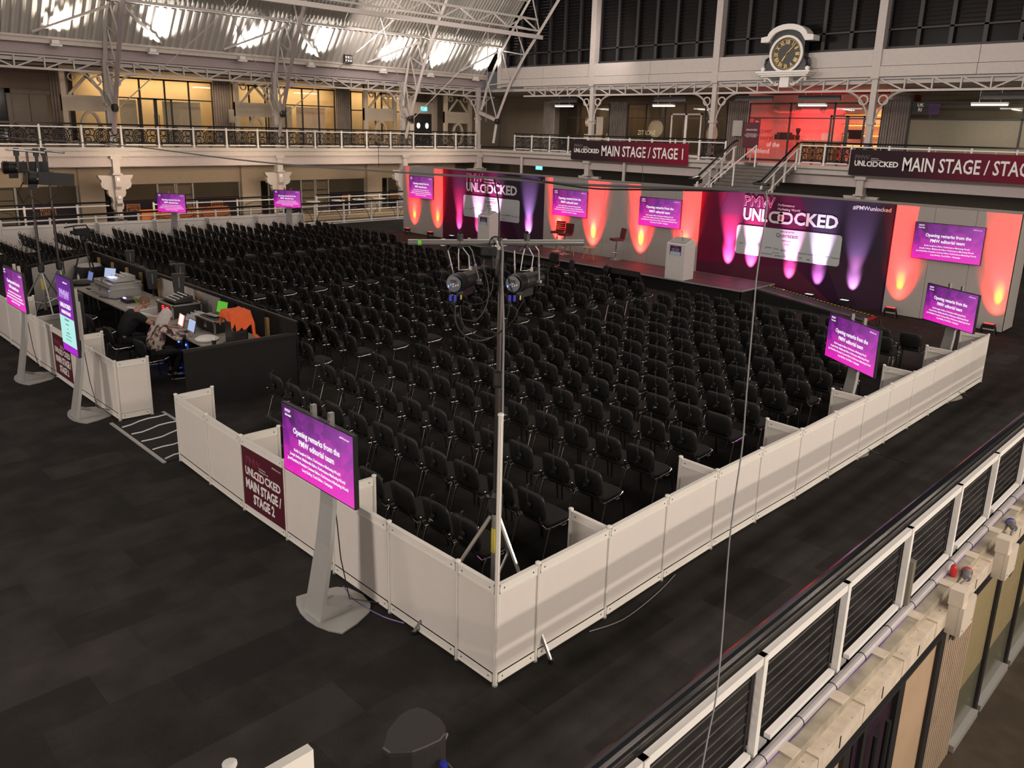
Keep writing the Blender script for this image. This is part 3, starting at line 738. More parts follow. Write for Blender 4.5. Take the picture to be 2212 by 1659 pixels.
def fence_post(p, label, H=1.0, group='upright posts of the white fence'):
    root = thing('fence_post', label, 'post', (p[0], p[1], 0), 0, group)
    if H not in PMESH:
        b = MB(); n = 8
        prof = []
        for k in range(8):
            a = k * PI / 4
            for da, rr in ((-.25, .021), (-.08, .021), (0, .014), (.08, .021), (.25, .021)): prof.append((rr * math.cos(a + da), rr * math.sin(a + da)))
        b.prism(prof, (0, 0, .02), X_, (0, 1, 0), 0, H - .03)
        me = b.mesh('shaft'); me.materials.append(M_FRAME)
        c = MB().lathe([(.024, H - .012), (.027, H - .006), (.027, H + .004), (.018, H + .01)], 12).mesh('cap'); c.materials.append(M_WHITE)
        f = MB().lathe([(.026, 0), (.026, .018), (.014, .03)], 10).mesh('foot'); f.materials.append(M_SILVER)
        PMESH[H] = (me, c, f)
    for nm, me in zip(('shaft', 'cap', 'foot'), PMESH[H]):
        o = bpy.data.objects.new(nm, me); COL.objects.link(o); o.parent = root
    return root
RP = [(0, 0), (.5, 0), (1.5, .0), (2.5, 0.02), (3.5, .03), (4.5, .02), (5.52, 0), (6.53, 0), (7.54, 0), (8.54, 0), (9.53, 0), (10.53, 0), (11.55, 0), (12.5, 0), (13.52, 0)]
LP = [(0, 0), (0, .5), (-.01, 1.5), (-.01, 2.5), (-.01, 3.49), (-.02, 4.52), (0, 5.51), (.03, 6.54)]
L2 = [(-.02, 8.73), (-.03, 9.77), (-.04, 10.8), (-.04, 11.86), (-.06, 12.8), (-.04, 13.86), (-.03, 14.93), (-.03, 15.95), (-.03, 17.0), (-.03, 18.0)]
for i, p in enumerate(RP):
    if i: fence_panel(RP[i - 1], p, 'white fence panel along the right side, %s from the near corner' % ORD[i - 1], 'white fence panels along the right side')
    fence_post(p, 'white fence post on the right side, %s after the tall corner post' % ORD[i - 1]) if i else None
for i in range(1, len(LP)):
    fence_panel(LP[i], LP[i - 1], 'white fence panel on the left run, %s from the near corner' % ORD[i - 1], 'white fence panels of the left run', sign='maroon sign with white stage lettering on the fence, nearer of two' if i == 5 else 0)
    fence_post(LP[i], 'white fence post on the left run, %s after the tall corner post' % ORD[i - 1])
for i in range(len(L2)):
    if i: fence_panel(L2[i], L2[i - 1], 'white fence panel beyond the opening, %s from it' % ORD[i - 1], 'white fence panels beyond the opening', sign='maroon sign with white stage lettering behind the portrait screen' if i == 3 else 0)
    fence_post(L2[i], 'white fence post beyond the opening, %s from it' % ORD[i])
fence_post((0, 0), 'tall white aluminium post standing at the near fence corner', 2.5)
def stub(a, b, where):
    fence_panel(a, b, 'short white return panel ' + where, 'short white return panels'); fence_post(b, 'white post ending the return panel ' + where)
for k, n in enumerate((2, 4, 6, 8, 10, 12, 14)): stub(RP[n], (RP[n][0] + .01, RP[n][1] + .5), 'inside the right fence, %s from the near corner' % ORD[k])
stub(LP[7], (.56, 6.54), 'on the near side of the opening'); stub(LP[5], (.48, 4.5), 'behind the nearer maroon sign'); stub(LP[3], (.5, 2.47), 'behind the nearest slide screen')
stub(L2[0], (.47, 8.69), 'on the far side of the opening'); stub(L2[2], (.49, 10.82), 'next beyond the opening'); stub(L2[4], (.47, 12.85), 'beside the black loudspeaker'); stub(L2[6], (.47, 14.9), 'behind the left-edge slide screen')
# back fence
BX = [2.0 + 1.01 * k for k in range(13)]
for i in range(len(BX)):
    y = 28.2 - (BX[i] - 2.95) * .078
    if i:
        fence_panel((BX[i - 1], y + .078), (BX[i], y), 'white fence panel along the far left side, %s from its right end' % ORD[12 - i], 'white fence panels of the far side')
    fence_post((BX[i], y), 'white fence post along the far left side, %s from its right end' % ORD[12 - i])
    if i % 2 == 0 and i: stub((BX[i], y), (BX[i] - .05, y - .5), 'on the far left fence, %s from its right end' % ORD[(12 - i) // 2])
# black threshold tread with white tapes in the opening
t = thing('threshold_mat', 'black ramp mat with wavy white tape stripes in the fence opening', 'mat', (0.1, 7.6, 0))
part('mat_sheet', MB().box(-.15, .62, 6.62, 8.66, 0, .012), M_BLACK, t, True)
part('edge_strip', MB().box(-.2, -.15, 6.6, 8.7, 0, .016), M_SILVER, t, True); part('edge_strip', MB().box(.62, .67, 6.6, 8.7, 0, .016), M_SILVER, t, True)
for k in range(5):
    y = 6.72 + k * .42
    pts = [(-.12 + .15 * i, y + .035 * math.sin(i * 1.5 + k) + .03 * i, .014) for i in range(6)]
    part('tape_stripe', MB().tube(pts, .014, 4), M_WHITE, t, True)
# tall shell post and panel end close to the camera
fence_post((-3.18, -1.88), 'tall white aluminium post end at the bottom left edge', 2.42)
t = thing('wall_panel', 'tall white wall panel end at the bottom edge, left of loudspeaker', 'wall panel', (-3.0, -2.05, 0))
part('board', MB().box(-3.6, -2.96, -2.06, -2.05, .05, 2.38), M_FENCE, t, True); part('top_rail', MB().box(-3.6, -2.95, -2.075, -2.035, 2.38, 2.47), M_FRAME, t, True)

# ------------------------------------------------ stage set
SX = 18.75
def set_wall(y0, y1, m, label, red):
    root = thing('stage_flat', label, 'stage flat', (SX, (y0 + y1) / 2, 0), group='panels of the stage backdrop')
    n = max(1, round((y1 - y0) / 1.0)); st = (y1 - y0) / n
    if red:
        for k in range(n): part('panel', MB().box(SX, SX + .04, y0 + k * st + .004, y0 + (k + 1) * st - .004, .02, 3.0), m, root, True)
    else: part('print', MB().box(SX, SX + .04, y0, y1, .02, 3.0), m, root, True)
    part('back_frame', MB().box(SX + .04, SX + .1, y0, y1, .02, 3.0), M_DARK, root, True)
    return root
w1 = set_wall(1.0, 4.0, M_SETW, 'pale stage flat under red uplights at the right end of the backdrop', True)
w2 = set_wall(4.0, 10.1, M_PURPLE, 'purple printed backdrop with white word mark, right of the stage centre', False)
w3 = set_wall(10.1, 17.1, M_SETW, 'long pale stage flat under red uplights in the middle', True)
w4 = set_wall(17.1, 23.1, M_PURPLE, 'purple printed backdrop with white word mark, left of the stage centre', False)
w5 = set_wall(23.1, 25.95, M_SETW, 'pale stage flat under red uplights at the left end', True)
t = solo('stage_flat', MB().box(SX + .04, SX + 1.0, 1.0, 1.05, .02, 3.0).box(SX + .96, SX + 1.0, 1.0, 25.95, .02, 3.0).box(SX + .04, SX + 1.0, 25.9, 25.95, .02, 3.0), M_SETW, 'pale side return of the stage backdrop at its right end', 'stage flat')
for root, yc in ((w2, 7.05), (w4, 20.05)):
    f = SX - .004; R = (0, -1, 0)
    for pl, m in (([(1.1, 1.5), (3.0, 1.5), (3.0, 3.0), (.3, 3.0), (.7, 2.2)], mat('facet_navy', (.030, .016, .045), .6, noise=0)), ([(-.35, 3.0), (-.9, 2.3), (-2.4, 2.3), (-2.1, 3.0)], mat('facet_plum', (.10, .014, .062), .6, noise=0)),
                  ([(1.9, .0), (3.0, .0), (3.0, 1.5), (1.1, 1.5)], mat('facet_deep', (.045, .012, .04), .6, noise=0)), ([(-3.0, .7), (.4, .9), (1.6, .0), (-3.0, 0)], mat('facet_wine', (.10, .010, .04), .6, noise=0))):
        part('print_facet', MB().prism(pl, (f + .002, yc, 0), R, Z_, 0, .001), m, root, True)
    logo((f, yc, 2.34), R, Z_, 3.02, root, M_PRINTW, M_PRINTR, mat('outline_rose', (.75, .2, .35), .5, noise=0))
    txt('#PMWunlocked', .16, (f - .003, yc - 2.4, 2.83), R, Z_, M_PRINTW, root, off=.002)
    part('sponsor_board', MB().prism(rrect(-1.68, 1.68, -.45, .45, .09), (f, yc, 1.56), R, Z_, 0, .005), mat('sponsor_white', (.62, .66, .70), .6, noise=0), root, True)
    g = f - .007
    for s, sz, dy, z in (('HEADLINE PARTNER', .05, 0, 1.93), ('Quantcast', .17, 0, 1.82), ('SUPPORTED BY', .045, 0, 1.66), ('DAC', .09, -.05, 1.56), ('SPONSORED BY', .04, 1.0, 1.5), ('cavai', .07, 1.5, 1.45), ('DEPT', .07, 1.2, 1.45), ('ITV', .07, .9, 1.44), ('groovy', .07, .55, 1.42), ('Criteo', .07, .3, 1.4), ('Epsilon', .07, .05, 1.38),
                         ('FPG', .07, -.25, 1.36), ('Brandwatch', .06, -.55, 1.36), ('gravity', .06, -.8, 1.36), ('playable', .08, -1.05, 1.37), ('Adjust', .06, -1.3, 1.36), ('Grapeshot', .06, -1.55, 1.35), ('ASSOCIATES', .04, .3, 1.28), ('Nano Interactive', .06, .6, 1.22), ('grantree', .07, .2, 1.2), ('FPs', .07, 0, 1.2), ('IAB', .07, -.5, 1.22), ('isba', .07, -.75, 1.2)):
        txt(s, sz, (g, yc + dy, z), R, Z_, M_PRINTK, root, name='sponsor_name')
for yc, nm in ((24.55, 'wall screen on the left red flat'), (15.7, 'wall screen on the middle red flat, left of two'), (11.65, 'wall screen on the middle red flat, right of two'), (2.58, 'big wall screen on the right red flat')):
    root = thing('wall_screen', nm, 'screen', (SX - .07, yc, 2.12), -PI / 2, group='wall screens of the stage')
    display('display', 1.68, .945, M_SCREEN, root, 0, 0)
for i, (y, z) in enumerate(UP_RED + UP_PINK):
    red = i < len(UP_RED)
    lab = 'black floor uplight throwing %s light on the backdrop, %s from the right' % (('red', ORD[::1][7 - i].replace('nearest', 'first')) if red else ('pink', ORD[8 - (i - len(UP_RED))].replace('nearest', 'first')))
    zb = .4 if z > .35 else 0
    if 7.1 < y < 20 : zb = 0.0
    t = thing('uplight', lab, 'stage light', (18.32, y, 0), group='uplights of the stage set')
    b = MB().box(18.24, 18.4, y - .13, y + .13, .16, .27); part('lamp_body', b, M_BLKP, t, True)
    part('lens', MB().box(18.26, 18.38, y - .11, y + .11, .27, .275), M_LEDR if red else M_LITW, t, True)
    part('bracket', MB().bar((18.32, y - .15, .22), (18.24, y - .17, .0), .03, .02).bar((18.32, y - .15, .22), (18.42, y - .17, 0), .03, .02).bar((18.32, y + .15, .22), (18.24, y + .17, .0), .03, .02).bar((18.32, y + .15, .22), (18.42, y + .17, 0), .03, .02), M_BLKP, t, True)
# stage platform: decks laid side by side
st = thing('stage', 'low black stage platform in front of the backdrop', 'stage', (16.4, 13.5, 0))
for i in range(13):
    y0 = 7.1 + i * 1.0
    for x0 in (16.45, 17.4):
        part('deck', MB().box(x0 + .004, x0 + .946, y0 + .004, y0 + .996, .36, .4), M_STAGE, st, True)
part('skirt', MB().box(16.47, 16.49, 7.12, 20.1, 0, .36).box(16.47, 18.3, 7.12, 7.14, 0, .36), M_BLACK, st, True)
part('nosing', MB().box(16.42, 16.455, 7.08, 20.1, .375, .405).box(16.42, 18.36, 7.07, 7.105, .375, .405).box(18.345, 18.37, 7.08, 20.1, .375, .405), M_SILVER, st, True)
rp = thing('ramp', 'sloping ramp with yellow hazard edge leading up to the stage', 'ramp', (17.4, 5.4, 0))
part('deck', MB().add([(17.2, 7.1, .385), (18.0, 7.1, .385), (18.0, 3.9, .02), (17.2, 3.9, .02), (17.2, 7.1, .3), (18.0, 7.1, .3), (18.0, 3.9, 0), (17.2, 3.9, 0)], [(0, 3, 2, 1), (4, 5, 6, 7), (0, 1, 5, 4), (1, 2, 6, 5), (2, 3, 7, 6), (3, 0, 4, 7)]), M_STAGE, rp, True)
part('side_skirt', MB().add([(17.19, 7.1, .36), (17.19, 4.0, .02), (17.19, 4.0, 0), (17.19, 7.1, 0), (17.17, 7.1, .36), (17.17, 4.0, .02), (17.17, 4.0, 0), (17.17, 7.1, 0)], [(0, 1, 2, 3), (7, 6, 5, 4), (0, 4, 5, 1), (1, 5, 6, 2), (2, 6, 7, 3)]), M_BLACK, rp, True)
part('metal_strip', MB().bar((17.24, 7.1, .40), (17.24, 3.9, .03), .05, .02).bar((17.34, 7.1, .395), (17.34, 3.9, .03), .04, .02), M_ALU, rp, True)
for k in range(30):
    y = 7.0 - k * .105; z = .395 - (7.1 - y) * .114
    part('hazard_tape', MB().box(17.93, 17.99, y - .035, y + .02, z, z + .008), M_YELL, rp, True)
part('hazard_backing', MB().bar((17.96, 7.08, .392), (17.96, 3.9, .025), .08, .008), M_BLACK, rp, True)
part('kick_plate', MB().box(17.2, 18.0, 3.8, 3.9, 0, .03), M_RED, rp, True)
def lectern(x, y, label, back_red=False):
    t = thing('lectern', label, 'lectern', (x, y, .4), 0)
    # front faces -x, top slopes
    pl = [(-.28, 0), (.28, 0), (.28, 1.15), (.12, 1.22), (-.28, 1.08)]
    part('body', MB().prism(pl, (x, y - .33, .4), X_, Z_, -.66, 0), M_WHITE, t, True)
    part('reading_top', MB().add([(x - .22, y - .28, 1.505), (x + .14, y - .28, 1.635), (x + .14, y + .28, 1.635), (x - .22, y + .28, 1.505), (x - .22, y - .28, 1.525), (x + .14, y - .28, 1.655), (x + .14, y + .28, 1.655), (x - .22, y + .28, 1.525)], [(0, 3, 2, 1), (4, 5, 6, 7), (0, 1, 5, 4), (1, 2, 6, 5), (2, 3, 7, 6), (3, 0, 4, 7)]), M_SILVER, t, True)
    part('poster', MB().box(x - .285, x - .281, y - .2, y + .2, 1.14, 1.43), mat('lectern_print', (.10, .02, .12), .5, noise=0), t, True)
    part('poster_panel', MB().box(x - .289, x - .285, y - .18, y + .18, 1.14, 1.25), mat('poster_blue', (.55, .75, .9), .5, noise=0), t, True)
    txt('PMW', .07, (x - .29, y, 1.39), (0, -1, 0), Z_, mat('outline_violet', (.4, .25, .6), .5, noise=0), t, outline=.0015); txt('UNLOCKED', .05, (x - .29, y, 1.33), (0, -1, 0), Z_, M_PRINTW, t); txt('MAIN STAGE', .045, (x - .29, y, 1.28), (0, -1, 0), Z_, M_PRINTW, t)
    part('microphone', MB().tube([(x - .1, y - .1, 1.54), (x - .1, y - .1, 1.75), (x - .16, y - .1, 1.85)], .007, 5).lathe([(.004, 0), (.014, .01), (.014, .05), (.004, .06)], 8, (x - .17, y - .1, 1.83)), M_BLKP, t, True)
    return t
lectern(16.78, 9.45, 'white lectern with purple poster on the right of the stage')
lectern(17.3, 18.6, 'white lectern with purple poster on the left of the stage')
def bar_stool(x, y, rz, label):
    t = thing('bar_stool', label, 'stool', (x, y, .4), rz, group='bar stools on the stage')
    part('base', MB().lathe([(.21, 0), (.21, .012), (.12, .03), (.04, .05), (.03, .09)], 18), M_CHROME, t)
    part('stem', MB().lathe([(.028, .08), (.028, .55), (.02, .56), (.02, .68)], 10), M_CHROME, t)
    part('footrest', MB().tube([(.15 * math.cos(a), .15 * math.sin(a) - .04, .28) for a in [i * 2 * PI / 14 for i in range(14)]], .011, 5, True), M_CHROME, t)
    part('seat', MB().prism(rrect(-.2, .2, -.2, .2, .06), (0, 0, .68), X_, (0, 1, 0), 0, .07), mat('maroon_leather', (.10, .015, .015), .45), t)
    b = MB()
    for k in range(5): b.prism(rrect(-.19, .19, 0, .068, .02), (0, .19 + k * .012, .73 + k * .074), X_, Z_, -.04, 0)
    part('backrest', b, MATS['maroon_leather'], t)
    return t
bar_stool(18.1, 12.95, -PI / 2 - .5, 'bar stool in profile near the middle of the stage')
bar_stool(17.6, 14.9, -PI / 2, 'dark bar stool behind the wooden side table')
bar_stool(17.9, 15.55, -PI / 2 + .2, 'bar stool partly hidden by the metal crossbar')
def side_table(x, y, h, r, label, zb=.4, top=None):
    t = thing('side_table', label, 'table', (x, y, zb), 0, group='round tables of the stage')
    part('table_top', MB().lathe([(r - .02, h - .03), (r, h - .02), (r, h), (r - .02, h + .005)], 24), top or M_OAK, t)
    for k in range(3):
        a = k * 2 * PI / 3 + .5
        part('leg', MB().tube([(r * .55 * math.cos(a), r * .55 * math.sin(a), h - .03), (r * .95 * math.cos(a), r * .95 * math.sin(a), 0)], [.022, .013], 6), M_OAK, t)
side_table(17.35, 13.55, .44, .24, 'small round red-lit table between the bar stools')
side_table(17.45, 14.55, .5, .25, 'small round table in front of the dark bar stool')
side_table(17.1, 16.1, .3, .45, 'large low round white table on the stage', .4, M_WHITE)
def monitor_wedge(x, y, rz, w, h, label, z=0):
    t = thing('stage_monitor', label, 'monitor', (x, y, z), rz, group='black comfort monitors below the stage')
    part('cabinet', MB().prism([(0, .05), (.1, 0), (.55, h * .8), (.5, h)], (-w / 2, 0, .0), (0, 1, 0), Z_, 0, w), M_BLKP, t)
    part('support_frame', MB().box(-w * .35, w * .35, .25, .45, 0, .3), M_BLACK, t)
monitor_wedge(15.35, 10.2, PI / 2, 1.35, .78, 'wide black monitor leaning in front of the lectern')
monitor_wedge(14.9, 12.9, PI / 2, .7, .7, 'black monitor on the floor before the stage, right of two')
monitor_wedge(14.9, 14.0, PI / 2, 1.1, .62, 'black monitor on the floor before the stage, left of two')
t = thing('power_cable', 'pair of red-lit cables lying along the floor by the right flat', 'cable', (16, 3, 0))
part('cord', MB().tube([(18.2, 3.9, .012), (17.2, 3.5, .012), (16.2, 2.9, .012), (14.6, 2.4, .012)], .016, 5), M_CABLE, t, True)
part('cord', MB().tube([(18.2, 3.85, .012), (17.1, 3.38, .012), (16.1, 2.78, .012), (14.6, 2.3, .012)], .016, 5), M_CABLE, t, True)
# ------------------------------------------------ chairs
def pad(outline, fr_o, ax, ay, an, th, curve=0.0, dome=0.01):
    """soft pad: outline in (a,b); thickness th along an, bent by curve*a^2"""
    o = Vector(fr_o); ax = Vector(ax); ay = Vector(ay); an = Vector(an); n = len(outline)
    ca = sum(p[0] for p in outline) / n; cb = sum(p[1] for p in outline) / n
    vs = []; fs = []
    def P(a, b, d): return o + ax * a + ay * b + an * (d + curve * a * a)
    for d, s, dd in ((1, .0, dome), (1, .7, dome), (1, .96, 0), (.5, 1, 0), (0, .96, 0), (0, .6, 0), (0, .0, 0)):
        if s == 0: vs.append(P(ca, cb, d * th + dd)); continue
        for a, b in outline: vs.append(P(ca + (a - ca) * s, cb + (b - cb) * s, d * th + dd))
    rings = [1 + i * n for i in range(5)]
    for k in range(n): fs.append((0, rings[0] + k, rings[0] + (k + 1) % n))
    for i in range(4):
        for k in range(n): fs.append((rings[i] + k, rings[i + 1] + k, rings[i + 1] + (k + 1) % n, rings[i] + (k + 1) % n))
    e = len(vs) - 1
    for k in range(n): fs.append((rings[4] + (k + 1) % n, rings[4] + k, e))
    return vs, fs
def chair_shapes():
    S = {}
    out = rrect(-.215, .215, -.19, .21, .07, 3)
    S['seat'] = (MB().add(*pad(out, (0.02, 0, .43), (0, 1, 0), (1, 0, 0), (0, 0, 1), .05, 0.0, .008)), M_CHAIRF)
    bo = rrect(-.215, .215, 0, .345, .075, 3)
    tilt = Vector((-.17, 0, 1)).normalized(); nn = Vector((1, 0, .17)).normalized()
    S['backrest'] = (MB().add(*pad(bo, (-.212, 0, .485), (0, 1, 0), tilt, nn, .03, .55, .004)), M_CHAIRE)
    S['back_shell'] = (MB().add(*pad(rrect(-.195, .195, .02, .325, .065, 3), (-.220, 0, .485), (0, 1, 0), tilt, nn, .01, .55, .0)), M_CHAIRB)
    legs = []
    for s in (-1, 1):
        b = MB().tube([(.19, s * .235, .445), (.21, s * .24, .40), (.25, s * .25, 0)], .0115, 5); legs.append(b)
        b = MB().tube([(-.12, s * .235, .43), (-.16, s * .24, .38), (-.27, s * .25, 0)], .0115, 5); legs.append(b)
    S['leg'] = legs
    fr = MB()
    for s in (-1, 1):
        fr.tube([(-.27, s * .19, .58), (-.235, s * .20, .48), (-.19, s * .225, .425), (-.1, s * .232, .42), (.13, s * .232, .43), (.2, s * .225, .455), (.215, s * .15, .46)], .011, 5)
        fr.tube([(.02, s * .235, .43), (.03, s * .262, .42), (.09, s * .262, .42), (.10, s * .235, .43)], .006, 4)
    S['frame'] = (fr, M_CHROME)
    return S
CS = chair_shapes()
ME = {}
for k in ('seat', 'backrest', 'back_shell', 'frame'):
    ME[k] = CS[k][0].mesh(k); ME[k].materials.append(CS[k][1])
    if k != 'frame': ME[k].polygons.foreach_set('use_smooth', [True] * len(ME[k].polygons))
ME['leg'] = []
for b in CS['leg']: m = b.mesh('leg'); m.materials.append(M_DCHROME); ME['leg'].append(m)
allb = MB()
for k in ('seat', 'backrest', 'frame'): allb.add(CS[k][0].v, CS[k][0].f)
far_frame = MB()
for b in CS['leg']: far_frame.add(b.v, b.f)
def add_obj(name, me, parent):
    o = bpy.data.objects.new(name, me); COL.objects.link(o); o.parent = parent; return o
def chair_at(x, y, rz, label, group='black audience chairs in rows'):
    t = thing('stacking_chair', label, 'chair', (x, y, 0), rz, group)
    add_obj('seat', ME['seat'], t); bk = add_obj('backrest', ME['backrest'], t); add_obj('shell', ME['back_shell'], bk)
    add_obj('frame', ME['frame'], t)
    for m in ME['leg']: add_obj('leg', m, t)
    return t
# headset hung over a backrest
hb = MB().tube([(-.285, -.03, .70), (-.300, -.03, .78), (-.300, -.02, .85), (-.275, .0, .895), (-.235, .02, .90), (-.205, .04, .86), (-.20, .05, .80)], .009, 4)
ec = MB().lathe([(.018, 0), (.034, .004), (.036, .018), (.022, .028)], 8).xf(Matrix.Translation((-.262, -.03, .68)) @ Matrix.Rotation(-PI / 2, 4, 'Y'))
rc = MB().box(-.292, -.272, -.055, .01, .625, .645).box(-.290, -.275, -.005, .025, .60, .612)
HM = [(n, b.mesh(n), m) for n, b, m in (('headband', hb, M_CHAIRE), ('ear_cup', ec, M_BLKP), ('receiver', rc, M_CHROME))]
for n, me, m in HM: me.materials.append(m)
HALL = MB().add(hb.v, hb.f).add(ec.v, ec.f)
def headset_at(x, y, rz, label):
    t = thing('headset', label, 'headphones', (x, y, 0), rz, 'headsets hung on the chairs')
    for n, me, m in HM: add_obj(n, me, t)
# blocks of rows: (name, row back-x, first and last left-corner y, optional trims)
rnd = random.Random(3)
chairs = []
R1 = [.78, 1.74, 2.70, 3.75, 4.75, 5.65, 6.45, 7.27, 8.07, 8.92, 9.68, 10.5, 11.42, 12.39, 13.2]
nn1 = {12: 9, 11: 9}
for r, x in enumerate(R1):
    first = 0
    if r in (10,): first = 0
    if r == 11: first = 1
    if r in (12,): first = 2
    if r == 13: first = 2
    if r == 14: first = 3
    for k in range(first, 11):
        if r == 0 and k > 7: continue
        yl = 1.45 + .573 * k + (0.07 if k == first and first == 0 else 0)
        chairs.append(('right block', r, k, x + .02 * math.sin(k * 1.3 + r), yl))
R2 = [3.17, 4.09, 4.96, 5.82, 6.76, 7.6, 8.45, 9.28, 10.1, 10.9, 11.62, 12.45, 13.28]
for r, x in enumerate(R2):
    for k in range(9):
        if r == 0 and k > 0: continue
        if r == 12 and k > 6: continue
        chairs.append(('centre block right of the middle aisle', r, k, x + .02 * math.sin(k + r * 2), 8.64 + .573 * k))
R3 = [3.95, 5.07, 5.92, 6.83, 7.66, 8.5, 9.4, 10.25, 11.1, 11.95, 12.8]
for r, x in enumerate(R3):
    for k in range(8): chairs.append(('centre block left of the middle aisle', r, k, x + .02 * math.sin(k + r * 2), 14.62 + .573 * k))
R4 = [2.3, 3.3, 4.4, 5.4, 6.33, 7.19, 8.04, 8.91, 9.75, 10.6, 11.46, 12.21, 13.0, 13.85]
ends = [27.3, 27.4, 27.4, 27.35, 27.3, 26.7, 26.0, 26.95, 26.9, 26.95, 26.2, 26.2, 25.5, 25.57]
for r, x in enumerate(R4):
    n = int((ends[r] - 20.2 - .42) / .573 + .6)
    for k in range(n + 1): chairs.append(('far left block', r, k, x, ends[r] - .573 * (n - k)))
camv = Vector((-4.2, -4.3, 4.67))
fw = Vector((.685, .683, -.254)); rt = Vector((.711, -.703, .025))
def shown(c):
    p = Vector((c[3], c[4], .6)) - camv; d = p.dot(fw); u = p.dot(rt) / d * 1738.4 + 1106
    return d, u
vis = [c for c in chairs if -30 < shown(c)[1] < 2240]
vis.sort(key=lambda c: shown(c)[0])
near, far = vis[:296], vis[296:]
o_ = lambda k: ORD[k].replace('nearest', 'first')
BL = {'right block': ('right block', 'from the back', 'from the fence'), 'centre block right of the middle aisle': ('centre-right block', 'from the back', 'from its right aisle'),
      'centre block left of the middle aisle': ('centre-left block', 'from the back', 'from the centre aisle'), 'far left block': ('far-left block', 'from the back', 'from its right aisle')}
for c in near:
    bn, fb, fa = BL[c[0]]
    x = c[3] + .25; y = c[4] - .205; rz = rnd.uniform(-.035, .035)
    chair_at(x, y, rz, 'black padded chair, %s, %s row %s, %s seat %s' % (bn, o_(c[1]), fb, o_(c[2]), fa))
    if rnd.random() < .97:
        headset_at(x, y, rz + rnd.uniform(-.05, .05), 'headset, %s seat %s, %s row, %s' % (o_(c[2]), fa.replace('from its right aisle', 'from right aisle'), o_(c[1]), bn))
st = MB(); sh = MB()
for c in far:
    M = Matrix.Translation((c[3] + .25, c[4] - .205, 0)) @ Matrix.Rotation(rnd.uniform(-.03, .03), 4, 'Z')
    for src, dst in ((allb, st), (far_frame, st)): dst.add([tuple(M @ Vector(p)) for p in src.v], src.f)
    sh.add([tuple(M @ Vector(p)) for p in HALL.v], HALL.f)
solo('stacking_chairs', st, M_CHAIRE, 'rows of black chairs farthest from the camera, beyond the counted ones', 'chairs', kind='stuff')
solo('headsets', sh, M_CHAIRE, 'black headsets hanging on the farthest rows of chairs', 'headphones', kind='stuff')
chair_at(13.37, 1.33, .04, 'black chair standing alone on the red-lit floor beside the right fence', 'loose black chairs'); chair_at(13.35, 1.93, .02, 'black chair partly behind the right slide screen, by the red floor', 'loose black chairs')
chair_at(12.6, 1.6, 0, 'black chair just behind the right slide screen', 'loose black chairs')
for (x, y, rz, s) in ((14.6, 12.2, 2.6, 'black chair with red-lit frame facing sideways before the stage'), (14.7, 10.9, 2.4, 'black chair turned askew beside the wide stage monitor'), (15.2, 13.4, PI, 'black chair facing the audience below the stage')):
    chair_at(x, y, rz, s, 'loose black chairs')
for (x, y, rz, s) in ((1.12, 11.8, .0, 'black chair under the seated man'), (1.22, 10.52, .1, 'black chair under the woman in the floral top'), (1.2, 13.1, 0, 'empty black chair at the control desk, left of the man'), (1.3, 14.6, .3, 'empty black chair under the far end of the desk')):
    chair_at(x, y, rz, s, 'black chairs at the control desk')
